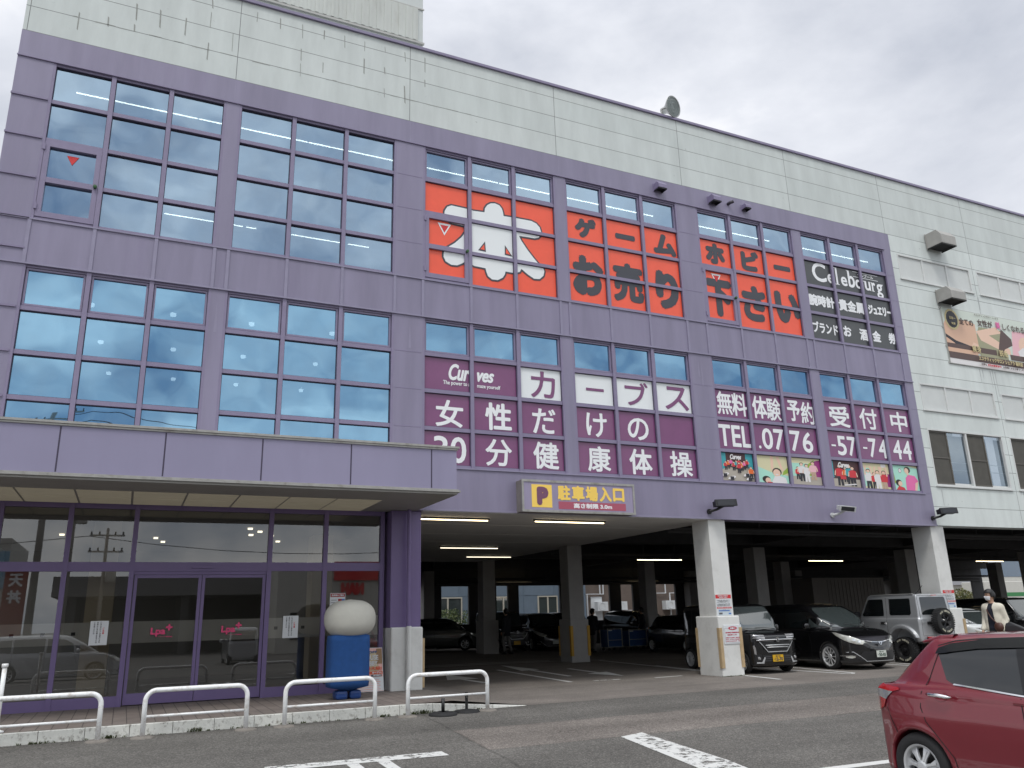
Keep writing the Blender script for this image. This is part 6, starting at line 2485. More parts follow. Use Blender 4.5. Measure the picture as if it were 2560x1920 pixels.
# ---------------------------------------------------------------- silver four wheel drive with a spare wheel
def jeep():
    low = [(-1.58, .60), (-1.58, 1.22), (-1.50, 1.27), (.70, 1.25), (.85, 1.25), (1.62, 1.20), (1.68, 1.12), (1.70, .66), (1.5, .58), (-1.3, .56)]
    cab = [(-1.58, 1.10), (-1.56, 1.35), (-1.51, 1.88), (-1.44, 1.925), (-.6, 1.955), (.12, 1.95), (.22, 1.92), (.60, 1.27), (.62, 1.15)]
    flow = [(0, .55), (.70, .55), (.735, .62), (.7375, 1.15), (.72, 1.22), (.66, 1.26), (0, 1.28)]
    fcab = [(0, 1.1), (.715, 1.1), (.705, 1.25), (.655, 1.85), (.62, 1.91), (.52, 1.945), (0, 1.96)]
    plow = [(-1.585, 0), (-1.575, .66), (-1.53, .735), (1.45, .735), (1.62, .69), (1.69, .55), (1.70, 0)]
    pcab = [(-1.585, 0), (-1.575, .64), (-1.52, .72), (.3, .72), (.55, .70), (.62, .62), (.63, 0)]
    ar = [(-.95, .50, .47), (1.28, .50, .47)]

    def extra(d, x, ya, z):
        for xa, za, R in ar:
            r = np.maximum(np.abs(x - xa) * .80 + np.abs(z - za) * .18, np.hypot((x - xa) * .96, z - za))
            ring = smax(smax(r - (R + .075), (R - .005) - r, .015), smax(ya - .815, .60 - ya, .02), .02)
            ring = np.maximum(ring, .70 - z)
            d = smin(d, ring, .02)
        # belt line groove and step
        d = d - .010 * np.clip((1.235 - z) / .012, 0, 1) * np.clip((ya - .5) / .1, 0, 1) * np.clip((z - .55) / .1, 0, 1)
        return d
    f = car_field(low, cab, flow, fcab, plow, pcab, .030, ar, .50, extra)
    c = Car('silver_off_roader', 'boxy silver off roader with a spare wheel on its back door', f)
    p = paint_car('silver car paint', (.44, .45, .465), .45, .40)
    c.body((-1.75, -.92, .45), (1.85, .92, 2.05), .028, p)
    rw_ = lambda a, b, c_, d_: [(a, d_ - .04), (a + .03, d_), (b - .03, d_), (b, d_ - .04), (b, c_ + .05), (b - .04, c_), (a + .04, c_), (a, c_ + .05)]
    c.decal('side_window', rw_(-1.30, -.55, 1.33, 1.80), 'L', CG, .004, True, .12)
    c.decal('side_window', [(-.33, 1.31), (.44, 1.31), (.46, 1.36), (.22, 1.78), (.16, 1.80), (-.31, 1.80), (-.34, 1.76), (-.34, 1.35)], 'L', CG, .004, True, .12)
    c.decal('rear_window', [(-.56, 1.36), (-.53, 1.33), (.53, 1.33), (.56, 1.36), (.53, 1.80), (.5, 1.83), (-.5, 1.83), (-.53, 1.80)], 'B', CG, .004, False, .12)
    c.decal('windscreen', [(-.60, 1.32), (.60, 1.32), (.58, 1.86), (-.58, 1.86)], 'F', CG, .004, False, .12)
    c.line([(-.57, 1.345), (-.57, 1.78), (-.54, 1.815)], 'L', CHROME, .022, True, .006, 'window_edge')
    c.line([(-.44, 1.85), (-.44, .62)], 'L', GAP, .010, True)
    c.line([(-1.56, 1.245), (.6, 1.245)], 'L', RIM_S, .010, True, .004, 'belt_crease')
    c.line([(-.63, 1.87), (-.66, .75), (.66, .75), (.63, 1.87), (-.63, 1.87)], 'B', GAP, .010, False)
    for sg in (-1, 1):
        mb = MB()
        mb.box(-.40, -.22, sg * .737, sg * .745, 1.07, 1.15)
        mb.mi(1)
        mb.tube([(-.40, sg * .75, 1.08), (-.385, sg * .772, 1.11), (-.25, sg * .772, 1.12), (-.23, sg * .75, 1.13)], .013, 8)
        mb.build('door_handle', [BLACK, CHROME], c.root)
        mb = MB()
        rbox(mb, .50, sg * .88, 1.28, 1.46, .05, .10, n=14, m=8)
        mb.build('wing_mirror', BLACK, c.root, smooth=True)
    mb = MB()
    mb.box(-1.605, -1.58, .26, .42, 1.06, 1.14)
    mb.build('tailgate_handle', BLACK, c.root)
    mb = MB()
    mb.box(-1.60, -1.575, -.10, .10, 1.862, 1.885)
    mb.build('brake_lamp', TL_RED, c.root)
    # bumper bar with lamps
    mb = MB()
    mb.tube([(-1.66, -.62, .68), (-1.66, .62, .68)], .035, 10)
    mb.build('bumper_bar', RIM_S, c.root, smooth=True)
    for sg in (-1, 1):
        mb = MB()
        mb.box(-1.72, -1.64, sg * .36, sg * .62, .63, .73)
        mb.build('tail_light', TL_RED, c.root, bevel=.012)
        mb = MB()
        mb.box(-1.728, -1.719, sg * .37, sg * .50, .645, .715)
        mb.mi(1)
        if sg > 0:
            put_text(mb, '4x4', (-1.731, .435, .68), (0, -1, 0), ZV, .09, .035, bold=.002)
        mb.build('reverse_lamp', [TL_CLR, INK], c.root)
    # frame, springs and axle under the tail
    mb = MB()
    mb.tube([(-.95, -.6, .40), (-.95, .6, .40)], .05, 8)
    mb.lathe([(0, -.12), (.11, -.08), (.12, .08), (0, .12)], (-.95, .05, .40), 'x', 12)
    for y in (-.42, .42):
        mb.tube([(-1.5, y, .62), (-.2, y, .55), (1.5, y, .60)], .05, 6)
        mb.tube([(-1.05, y, .42), (-1.15, y * .9, .72)], .05, 8)
        mb.tube([(-1.25, y * .8, .35), (-1.45, y * .9, .60)], .022, 6)
    mb.tube([(-1.2, -.25, .5), (-1.58, -.3, .46)], .035, 8)
    mb.build('chassis', UNDER, c.root)
    mb = MB()
    mb.tube([(-1.3, .35, 1.94), (-1.55, .36, 2.15)], .008, 6)
    mb.lathe([(.03, 1.93), (.02, 1.96), (.008, 1.98)], (-1.3, .35, 0), 'z', 10)
    mb.build('aerial', BLACK, c.root)
    mb = MB()
    mb.box(-1.4, .12, -.66, -.60, 1.92, 1.935)
    mb.box(-1.4, .12, .60, .66, 1.92, 1.935)
    mb.build('roof_gutter', GREY, c.root)
    LTR = mat('white tyre lettering', (.55, .53, .42), .8)
    def ring_text(t, ctr, ax, rad_, a0, em, flip):
        mb = MB()
        ctr = Vector(ctr)
        e1, e2, nrm = ax
        e1, e2, nrm = Vector(e1), Vector(e2), Vector(nrm)
        for q, ch in enumerate(t):
            a = a0 - q * em * .95 / rad_ if not flip else a0 + q * em * .95 / rad_
            d = e1 * cos(a) + e2 * sin(a)
            tg = (e1 * sin(a) - e2 * cos(a)) if not flip else (-e1 * sin(a) + e2 * cos(a))
            if ch != ' ':
                put_text(mb, ch, ctr + d * rad_ + nrm * .004, tg, d if not flip else -d, em * .8, em, bold=.004, nb=4)
        return mb
    for x in (-.95, 1.28):
        for y in (-.70, .70):
            w = c.wheel(x, y, .36, .20, .205, 'steel', BLACK, tread=True)
            if y > 0:
                for t_, a0, fl in (('MUD RIDER', 2.2, False), ('MUD RIDER', 4.1, True)):
                    # letters as the eye reads them on the outer side wall (front of the car is on the left there)
                    mb = ring_text(t_, (x, y + .102, .36), ((-1, 0, 0), (0, 0, 1), (0, 1, 0)), .285, a0, .052, fl)
                    mb.build('tyre_lettering', LTR, w, fix=False)
    # spare wheel hung on the door, axle along x
    prof = [(.20, -.085), (.22, -.10), (.31, -.10), (.348, -.08), (.36, -.04), (.36, .04), (.348, .08), (.31, .10), (.22, .10), (.20, .085)]
    sc_ = (-1.745, -.04, 1.14)
    mb = MB()
    mb.lathe(prof, sc_, 'x', 48)
    for k in range(36):
        a = 2 * pi * k / 36
        for u in (-.42, -.14, .14, .42):
            cc, d = cos(a + u * .12), sin(a + u * .12)
            t_, n_ = Vector((0, -d, cc)), Vector((0, cc, d))
            o = Vector((sc_[0] + u * .2, sc_[1], sc_[2])) + n_ * (.35 if abs(u) > .3 else .357)
            e1, e2, e3 = t_ * .019, Vector((.023, 0, 0)), n_ * .014
            mb.add([o + a1 * e1 + b1 * e2 + c1 * e3 for c1 in (0, 1) for a1, b1 in ((-1, -1), (1, -1), (1, 1), (-1, 1))],
                   [(0, 1, 2, 3), (4, 5, 6, 7), (0, 1, 5, 4), (1, 2, 6, 5), (2, 3, 7, 6), (3, 0, 4, 7)])
    sw = mb.build('spare_wheel', RUBBER, c.root, smooth=True)
    mb = MB()
    mb.lathe([(.205, -.09), (.195, -.07), (.14, -.03), (.08, -.05), (.05, -.09), (0, -.09)], sc_, 'x', 32)
    for k in range(5):
        a = 2 * pi * k / 5
        mb.tube([(sc_[0] - .075, sc_[1] + .06 * cos(a), sc_[2] + .06 * sin(a)), (sc_[0] - .06, sc_[1] + .19 * cos(a), sc_[2] + .19 * sin(a))], .022, 6)
    mb.build('rim', TRIM_B, sw)
    for t_, a0, fl in (('MUD RIDER', 2.3, False), ('MUD RIDER', 4.0, True)):
        mb = ring_text(t_, (sc_[0] - .101, sc_[1], sc_[2]), ((0, -1, 0), (0, 0, 1), (-1, 0, 0)), .285, a0, .052, fl)
        mb.build('tyre_lettering', LTR, sw, fix=False)
    mb = MB()
    mb.box(-1.66, -1.57, -.11, .03, 1.05, 1.22)
    mb.build('spare_carrier', BLACK, c.root)
    return c


jp = jeep()
jp.place(23.98, 1.22, .0, 90)

# ---------------------------------------------------------------- the other cars
white_p = paint_car('white car paint', (.62, .64, .64), .0, .3)
wh = hatch('white_hatchback', 'white hatchback with large clear headlights half hidden behind the right pillar', white_p, near=False)
wh.place(26.62, 1.15, 0, -90)


def car_copy(src, label, X, Y, Z, deg, name, group=None, repaint=None, drop=('plate_lettering', 'badge', 'badge_mark')):
    r = dup(src.root)
    r.name = name
    r['label'] = label
    if group: r['group'] = group
    r.location = (X, Y, Z)
    r.rotation_euler = (0, 0, rad(deg))
    def walk(o):
        for ch in list(o.children):
            walk(ch)
            if ch.name.split('.')[0] in drop:
                bpy.data.objects.remove(ch)
            elif repaint and ch.type == 'MESH' and ch.data.materials and ch.data.materials[0] == repaint[0]:
                ch.data = ch.data.copy()
                ch.data.materials[0] = repaint[1]
    walk(r)
    return r


car_copy(k1, 'tall black kei wagon behind the person in the pale cardigan', 29.25, 1.1, 0, -92, 'kei_wagon')
GA = 'dark cars parked inside the car park'
grey_p = paint_car('dull grey car paint', (.05, .055, .05), .3, .4)
car_copy(k1, 'dark kei car with a dim orange plate facing out between the inner pillars', 18.72, 18.9, ground_h(18.7, 18), -90, 'kei_wagon', GA, None, drop=('plate_lettering', 'badge_mark'))
car_copy(mv, 'big dark van right of the kei car deep in the car park', 21.0, 19.6, ground_h(21, 18), -97, 'black_minivan', GA)
car_copy(wh, 'dull grey car seen side on, left of the inner pillar', 16.2, 20.5, ground_h(16, 20), -20, 'grey_hatchback', GA, (white_p, grey_p))
car_copy(wh, 'dark car at the far end behind the grey car', 17.6, 27.5, .1, 160, 'grey_hatchback', GA, (white_p, BLK))
car_copy(mv, 'dark van parked behind the blue cage trolleys', 26.2, 18.6, 0, -90, 'black_minivan', GA)
car_copy(wh, 'dark car with chrome nose behind the notice pillar, beside the kei wagon', 23.5, 11.1, .0, -92, 'grey_hatchback', GA, (white_p, BLK))
car_copy(mv, 'long dark van against the rear wall between the inner pillars', 22.8, 22.6, ground_h(22, 22), 180, 'black_minivan', GA)
car_copy(k1, 'dark tall kei car at the rear wall, right of the blue trolleys', 28.2, 21.8, 0, -90, 'kei_wagon', GA)
car_copy(wh, 'dark car tucked between the low minivan and the store room', 26.0, 10.5, 0, -90, 'grey_hatchback', GA, (white_p, BLK))
car_copy(k1, 'dark kei car at the far left end of the rear wall', 14.2, 21.6, ground_h(14, 21), -80, 'kei_wagon', GA)
sil = bpy.data.materials['silver car paint']
car_copy(mv, 'silver van across the lane, mirrored in the shop glass', .2, -18.95, -.34, 0, 'silver_minivan', None, (BLK, sil))
car_copy(k1, 'silver kei wagon far across the lane, mirrored in the door glass', 8.0, -27.2, -.35, -90, 'silver_kei_wagon', None, (BLK, sil))
# ================================================================ PEOPLE
def rc(x, y, z, a, b, ra, rb, sy=1.0):
    ax, ay, az = a
    ex, ey, ez = b[0] - ax, (b[1] - ay), b[2] - az
    wx, wy, wz = x - ax, (y - ay) / sy, z - az
    ey = ey / sy
    t = np.clip((wx * ex + wy * ey + wz * ez) / (ex * ex + ey * ey + ez * ez + 1e-9), 0, 1)
    return np.sqrt((wx - ex * t) ** 2 + (wy - ey * t) ** 2 + (wz - ez * t) ** 2) - (ra + (rb - ra) * t)


def ell(x, y, z, c, r):
    k = np.sqrt(((x - c[0]) / r[0]) ** 2 + ((y - c[1]) / r[1]) ** 2 + ((z - c[2]) / r[2]) ** 2)
    return (k - 1) * min(r)


def torso(x, y, z):
    d = rc(x, y, z, (0, 0, .98), (-.005, 0, 1.16), .125, .118, 1.28)
    d = smin(d, rc(x, y, z, (-.005, 0, 1.16), (.0, 0, 1.36), .118, .118, 1.42), .06)
    return smin(d, rc(x, y, z, (-.01, -.15, 1.435), (-.01, .15, 1.435), .068, .068), .08)


ARM = {1: [(-.015, .19, 1.43), (-.06, .235, 1.16), (.05, .235, .92)], -1: [(-.015, -.19, 1.43), (-.02, -.24, 1.16), (.12, -.225, .95)]}


def arm(x, y, z, s, k=0.0):
    a, b, c = ARM[s]
    return smin(rc(x, y, z, a, b, .055 + k, .044 + k), rc(x, y, z, b, c, .043 + k, .029 + k), .02)


def leg(x, y, z, s, k=0.0):
    kx = .10 if s > 0 else -.04
    h, kn, an = (0, .09 * s, .92), (kx, .10 * s, .50), (kx - .10 if s > 0 else -.20, .10 * s, .09)
    return smin(rc(x, y, z, h, kn, .088 + k, .058 + k), rc(x, y, z, kn, an, .056 + k, .036 + k), .03)


HT = rad(-32)                                                # the head is turned to the right of the body


def turn(x, y):
    return x * cos(HT) + y * sin(HT), -x * sin(HT) + y * cos(HT)


def back(p):
    return (p[0] * cos(HT) - p[1] * sin(HT), p[0] * sin(HT) + p[1] * cos(HT), p[2])


def head(x, y, z, turned=False):
    if not turned:
        x, y = turn(x, y)
    d = ell(x, y, z, (.015, 0, 1.715), (.098, .077, .108))
    d = smin(d, ell(x, y, z, (.045, 0, 1.64), (.062, .055, .068)), .05)
    d = smin(d, ell(x, y, z, (.115, 0, 1.675), (.018, .012, .022)), .02)
    for s in (-1, 1):
        d = smin(d, ell(x, y, z, (.0, .08 * s, 1.685), (.018, .010, .032)), .008)
        d = smax(d, -ell(x, y, z, (.112, .032 * s, 1.706), (.02, .018, .012)), .015)
    return d


def body_f(x, y, z):
    d = smin(head(x, y, z), rc(x, y, z, (-.01, 0, 1.46), (.01, 0, 1.62), .056, .052), .04)
    d = smin(d, torso(x, y, z), .05)
    for s in (-1, 1):
        d = smin(d, arm(x, y, z, s), .03)
        d = smin(d, leg(x, y, z, s), .04)
        w = ARM[s][2]
        p = (w[0] + .035, w[1], w[2] - .065)
        d = smin(d, rc(x, y, z, w, p, .026, .030, .6 if 0 else 1), .02)
        for q, (dx, l) in enumerate(((-.027, .060), (-.010, .075), (.008, .080), (.026, .070))):
            f0 = (p[0] + dx, p[1], p[2] - .015)
            f1 = (f0[0] + .014, p[1] - .008 * s, f0[2] - l * .55)
            f2 = (f1[0] + .004, p[1] - .022 * s, f1[2] - l * .45)
            d = smin(d, smin(rc(x, y, z, f0, f1, .0095, .0085), rc(x, y, z, f1, f2, .0085, .0075), .004), .006)
        t0 = (p[0] + .02, p[1] - .012 * s, p[2] + .02)
        t1 = (p[0] + .052, p[1] - .022 * s, p[2] - .025)
        d = smin(d, rc(x, y, z, t0, t1, .012, .009), .008)
        ax = -.0 if s > 0 else -.20
        d = smin(d, rc(x, y, z, (ax - .02, .10 * s, .07), (ax + .13, .11 * s, .035), .038, .026, 1.2), .03)
    return d


SKIN = mat('skin', (.50, .30, .21), .5, var=.05, scale=12)
HAIR = mat('black hair', (.008, .007, .007), .55, var=.3, scale=60)
KNIT = mat('cream knit', (.66, .62, .52), .9, var=.08, scale=14, bump=.35, bscale=110)
NAVY = mat('navy shirt cloth', (.012, .014, .026), .85)
TROU = mat('dark trousers', (.02, .02, .022), .85)
LEATH = mat('brown leather', (.085, .035, .025), .4, var=.15, scale=12)
MASKW = mat('white mask', (.75, .76, .78), .8)
t = thing('person', 'person in a cream cardigan and white face mask walking with a brown shoulder bag', 'person', (0, 0, 0))
V, Q = nets(body_f, (-.40, -.42, -.02), (.40, .42, 1.86), .0135)
link_mesh('body', V, Q, SKIN, t)
shirt = lambda x, y, z: np.maximum(smin(torso(x, y, z) - .010, rc(x, y, z, (-.01, 0, 1.44), (-.005, 0, 1.505), .068, .062), .03), .90 - z)
V, Q = nets(shirt, (-.3, -.4, .85), (.3, .4, 1.56), .016)
link_mesh('shirt', V, Q, NAVY, t)


def cardi(x, y, z):
    d = smin(torso(x, y, z) - .024, rc(x, y, z, (-.02, 0, 1.44), (-.03, 0, 1.50), .070, .066), .03)
    d = smin(d, rc(x, y, z, (-.01, 0, .74), (0, 0, 1.0), .142, .150, 1.25), .06)
    for s in (-1, 1):
        d = smin(d, arm(x, y, z, s, .020), .03)
        d = np.maximum(d, -(rc(x, y, z, ARM[s][2], tuple(2 * a - b for a, b in zip(ARM[s][2], ARM[s][1])), .05, .05) * 1.0 - .012) * 0 - 9)
    gap = .075 + .03 * np.clip((1.3 - z) / .5, 0, 1) - .02 * np.clip((z - 1.35) / .1, 0, 1)
    d = np.maximum(d, -np.maximum(np.maximum(np.abs(y) - gap, -x + .02), z - 1.60))
    return np.maximum(d, .72 - z) + .004 * np.sin(z * 38 + 5 * y) * np.clip(1.4 - z, 0, .5)


V, Q = nets(cardi, (-.36, -.42, .66), (.36, .42, 1.58), .0135)
link_mesh('cardigan', V, Q, KNIT, t)
trou = lambda x, y, z: np.maximum(smin(smin(leg(x, y, z, 1, .016), leg(x, y, z, -1, .016), .03), rc(x, y, z, (0, 0, .90), (0, 0, .99), .125, .125, 1.25), .05), np.maximum(.10 - z, z - 1.0))
V, Q = nets(trou, (-.35, -.3, .06), (.35, .3, 1.02), .018)
link_mesh('trousers', V, Q, TROU, t)
for s in (-1, 1):
    ax = -.0 if s > 0 else -.20
    sh = lambda x, y, z: np.maximum(smin(rc(x, y, z, (ax - .03, .10 * s, .07), (ax + .15, .11 * s, .035), .052, .038, 1.2), rc(x, y, z, (ax - .02, .10 * s, .07), (ax - .02, .10 * s, .12), .05, .05), .03), -z + .002)
    V, Q = nets(sh, (-.35, -.3, -.02), (.35, .3, .2), .016)
    link_mesh('shoe', V, Q, BLACK, t)


def hair_f(x, y, z):
    x, y = turn(x, y)
    d = head(x, y, z, True) - .022 - .004 * np.sin(x * 60 + z * 30) * np.sin(y * 50)
    face = np.maximum(np.maximum(.055 + .25 * np.clip(1.745 - z, -1, .2) * -1 - x, z - (1.745 + .10 * np.abs(y))), -9)
    d = np.maximum(d, -np.maximum(.035 - x, z - 1.752))
    d = np.maximum(d, -np.maximum(-.04 - x, z - 1.665))
    return np.maximum(d, 1.595 - z)


V, Q = nets(hair_f, (-.16, -.14, 1.56), (.18, .14, 1.88), .009)
link_mesh('hair', V, Q, HAIR, t)
def mask_f(x, y, z):
    x, y = turn(x, y)
    return np.maximum(np.maximum(head(x, y, z, True) - .008, .045 - x), np.maximum(z - 1.685 - .10 * (x - .1), 1.592 - z))


V, Q = nets(mask_f, (-.05, -.15, 1.57), (.18, .12, 1.71), .007)
link_mesh('face_mask', V, Q, MASKW, t)
mb = MB()
for s in (-1, 1):
    mb.tube([back(p) for p in ((.05, s * .068, 1.66), (.005, s * .088, 1.70))], .002, 5)
mb.build('mask_loop', MASKW, t)
mb = MB()
for s in (-1, 1):
    mb.tube([back((.114 - .012 * cos(a), s * (.034 + .026 * cos(a)), 1.706 + .020 * sin(a))) for a in [2 * pi * k / 14 for k in range(15)]], .0025, 5)
    mb.tube([back((.10, s * .062, 1.71)), back((.0, s * .088, 1.71))], .0025, 5)
mb.build('glasses', BLACK, t)
mb = MB()
pth = [(-.05, -.13, 1.53), (.05, -.11, 1.475), (.145, -.05, 1.35), (.170, .04, 1.20), (.155, .13, 1.09), (.10, .20, 1.0)]
mb.tube(pth, .014, 6)
mb.tube([(-.05, -.13, 1.53), (-.14, -.02, 1.36), (-.17, .10, 1.16), (-.08, .22, 1.02)], .014, 6)
mb.build('bag_strap', LEATH, t)
bag = lambda x, y, z: smax(ell(x, y, z, (.14, .17, 1.0), (.07, .105, .11)), z - 1.10, .02)
V, Q = nets(bag, (.0, .0, .84), (.28, .34, 1.16), .013)
link_mesh('shoulder_bag', V, Q, LEATH, t)
person = t
DARKC = mat('dark jacket cloth', (.015, .016, .022), .9)
PALEC = mat('grey trousers cloth', (.16, .155, .15), .9)
for X, Y, deg, lb, tr in ((16.98, 14.6, 120, 'person in a dark jacket standing beside the inner pillar deep in the car park', PALEC), (21.15, 14.6, 30, 'person in pale trousers pushing the smaller blue cage trolley', PALEC), (24.0, 15.0, 150, 'person in dark clothes bending over the larger blue trolley', TROU)):
    r = dup(person)
    r['label'] = lb
    for ch in list(r.children):
        n = ch.name.split('.')[0]
        if n in ('bag_strap', 'shoulder_bag', 'face_mask', 'mask_loop', 'glasses'):
            bpy.data.objects.remove(ch)
        elif n in ('cardigan', 'trousers'):
            ch.data = ch.data.copy()
            ch.data.materials[0] = DARKC if n == 'cardigan' else tr
    r.location = (X, Y, ground_h(X, Y))
    r.rotation_euler = (0, 0, rad(deg))
person.location = (21.35, -4.0, ground_h(21, -4) + .045)
person.rotation_euler = (0, 0, rad(182))
person.scale = (1.03, 1.03, 1.03)

# ---------------------------------------------------------------- blue cage trolleys in the car park
BLUE_T = mat('blue trolley panel', (.02, .07, .22), .5, var=.15, scale=5)
for X, Y, w, h, lb in ((21.75, 14.1, .68, .92, 'smaller blue cage trolley inside the car park'), (22.85, 14.0, .86, .86, 'larger blue box trolley with a white top edge inside the car park')):
    t = thing('cage_trolley', lb, 'trolley', (X, Y, .05), 'blue trolleys in the car park')
    mb = MB()
    mb.box(X - w / 2, X + w / 2, Y - .3, Y + .3, .22, h)
    mb.build('bin', BLUE_T, t, bevel=.02)
    mb = MB()
    for sx in (-1, 1):
        for sy in (-1, 1):
            mb.tube([(X + sx * (w / 2 + .02), Y + sy * .32, .2), (X + sx * (w / 2 + .02), Y + sy * .32, h + .06)], .016, 6)
    for z in (.22, .5, h + .04):
        mb.tube([(X - w / 2 - .02, Y - .325, z), (X + w / 2 + .02, Y - .325, z)], .012, 6)
    mb.build('cage_frame', GREY, t)
    mb = MB()
    mb.box(X - w / 2 + .02, X - w / 2 + .2, Y - .33, Y - .31, h - .04, h)
    mb.build('white_tag', PAPER, t)
    for sx in (-1, 1):
        for sy in (-1, 1):
            mb = MB()
            mb.lathe([(0, -.018), (.055, -.018), (.055, .018), (0, .018)], (X + sx * w * .4, Y + sy * .25, .115), 'y', 14)
            mb.tube([(X + sx * w * .4, Y + sy * .25, .115), (X + sx * w * .4, Y + sy * .25, .22)], .015, 6)
            mb.build('caster', BLACK, t)

# ================================================================ BEYOND AND AROUND
def leafball(mb, c, r, n, s, rr, squash=1.0):
    for _ in range(n):
        while True:
            p = Vector((rr.uniform(-1, 1), rr.uniform(-1, 1), rr.uniform(-1, 1)))
            if p.length < 1 and p.length > .35: break
        p = Vector(c) + Vector((p.x * r, p.y * r, p.z * r * squash))
        d = Vector((rr.gauss(0, 1), rr.gauss(0, 1), rr.gauss(0, 1))).normalized()
        e_ = d.cross(Vector((rr.gauss(0, 1), rr.gauss(0, 1), rr.gauss(0, 1)))).normalized()
        k = s * rr.uniform(.6, 1.3)
        mb.mi(rr.randint(0, 1))
        mb.add([p - d * k, p + e_ * k * .5, p + d * k, p - e_ * k * .5], [(0, 1, 2, 3)])


LF1 = mat('hedge leaf', (.045, .075, .018), .6, var=.3, scale=6)
LF2 = mat('pale hedge leaf', (.09, .11, .03), .6, var=.3, scale=6)
BARK = mat('bark', (.06, .045, .035), .9)
rr = random.Random(21)
BLUEW = mat('blue grey cladding', (.13, .17, .22), .6, var=.06, scale=2)
CREAM = mat('cream window frame', (.45, .42, .36), .6)
WPIPE = mat('white pipe', (.62, .64, .66), .5)
b = thing('blue_grey_building', 'blue grey office building seen through the car park behind a green hedge', 'building', (22, 38, 0))
mb = MB()
mb.box(8, 33.2, 36, 48, -.1, 7.5)
for k in range(10):
    x = 8.5 + k * 2.45
    mb.box(x, x + .05, 35.97, 36.001, 0, 7.5)
mb.box(8, 33.2, 35.98, 36.001, 3.0, 3.04)
mb.build('wall', BLUEW, b)
for x0, x1 in ((14.4, 16.4), (17.6, 19.7), (21.3, 23.4), (25.7, 27.3), (29.2, 30.8)):
    mb = MB()
    for a, c_, d, e_ in ((x0, x1, 1.2, 1.28), (x0, x1, 2.86, 2.94), (x0, x0 + .08, 1.28, 2.86), (x1 - .08, x1, 1.28, 2.86), ((x0 + x1) / 2 - .05, (x0 + x1) / 2 + .05, 1.28, 2.86)):
        mb.box(a, c_, 35.9, 36.02, d, e_)
    w = mb.build('window', CREAM, b)
    mb = MB()
    mb.rect(x0 + .08, x1 - .08, 1.28, 2.86, 35.95)
    mb.build('pane', CG_L, w, fix=False)
for x in (23.95, 30.98):
    mb = MB()
    mb.tube([(x, 35.85, 0), (x, 35.85, 7.5)], .09, 8)
    mb.build('drainpipe', WPIPE, b)
for x, lb in ((19.5, 'leafy hedge bush at the near end of the hedge row behind the car park'), (21.2, 'leafy hedge bush in the middle of the hedge row behind the car park'), (22.8, 'leafy hedge bush at the far end of the hedge row beside the white pipe')):
    t = thing('hedge_bush', lb, 'bush', (x, 33, 0), 'hedge behind the car park')
    mb = MB()
    leafball(mb, (x, 33, 1.35), .85, 900, .07, rr, .95)
    leafball(mb, (x + .5, 33.1, 1.75), .45, 300, .06, rr)
    mb.build('foliage', [LF1, LF2], t, fix=False)
    mb = MB()
    for k in range(5):
        mb.tube([(x + rr.uniform(-.1, .1), 33, 0), (x + rr.uniform(-.4, .4), 33, 1.2)], [.03, .012], 6)
    mb.build('stem', BARK, t)
t = thing('utility_pole', 'white pipe like pole standing at the car park edge before the hedge', 'pole', (19.62, 25, 0))
mb = MB()
mb.tube([(19.62, 25.0, 0), (19.62, 25.0, 4.3)], .10, 10)
mb.build('shaft', WPIPE, t, smooth=True)
mb = MB()
for z in (1.0, 2.0, 3.0):
    mb.lathe([(.115, z), (.115, z + .05)], (19.62, 25, 0), 'z', 12)
mb.build('clamp', GREY, t)
b = thing('service_building', 'brownish service building with wall pipes and white cooling units behind the car park', 'building', (40, 42, 0))
mb = MB()
mb.box(34.6, 47, 40, 50, -.1, 6.5)
mb.build('wall', mat('brownish wall', (.13, .10, .085), .8, var=.15, scale=1.5), b)
for x in (36.2, 38.0, 42.7, 44.2):
    mb = MB()
    mb.box(x, x + .95, 39.4, 39.98, 1.8, 2.5)
    mb.lathe([(.26, 39.39), (.28, 39.37), (.30, 39.39)], (x + .4, 0, 2.15), 'y', 20)
    mb.build('cooling_unit', WPIPE, b)
mb = MB()
for x in (35.2, 35.5, 41.5, 43.4):
    mb.tube([(x, 39.8, 0), (x, 39.8, 3.1), (x + 1.5, 39.8, 3.1), (x + 1.5, 39.8, 6)], .06, 8)
mb.box(35.9, 36.9, 39.9, 40.01, .2, 2.9)
mb.build('wall_pipe', WPIPE, b)
# right far end
t = thing('garden_tree', 'round olive green tree seen through the right end of the car park', 'tree', (69.0, 32, 0))
mb = MB()
leafball(mb, (68.4, 32, 2.1), 1.0, 800, .10, rr, .85)
leafball(mb, (69.6, 32.2, 2.0), 1.0, 800, .10, rr, .8)
mb.build('crown', [LF2, mat('olive leaf', (.13, .12, .035), .6, var=.3, scale=5)], t, fix=False)
mb = MB()
mb.tube([(69, 32, 0), (68.9, 32, 1.2), (68.5, 32, 2.0)], [.12, .09, .03], 8)
mb.tube([(68.95, 32, 1.0), (69.5, 32.1, 1.9)], [.07, .02], 8)
mb.build('trunk', BARK, t)
HOUSE = mat('pale house wall', (.55, .54, .50), .8, var=.05)
b = thing('pale_house', 'low pale house behind the olive tree', 'building', (76, 44, 0))
mb = MB()
mb.box(72, 86, 42, 52, 0, 3.5)
mb.build('wall', HOUSE, b)
mb = MB()
mb.add([(71.5, 41.5, 3.5), (86.5, 41.5, 3.5), (86.5, 52.5, 3.5), (71.5, 52.5, 3.5), (73, 47, 4.9), (85, 47, 4.9)], [(0, 1, 5, 4), (2, 3, 4, 5), (0, 4, 3), (1, 2, 5), (0, 3, 2, 1)])
mb.build('roof', mat('grey tile roof', (.14, .14, .15), .6), b)
mb = MB()
for x in (74, 78, 82):
    mb.box(x, x + 1.6, 41.95, 42.01, 1, 2.4)
mb.build('window', CG_L, b)
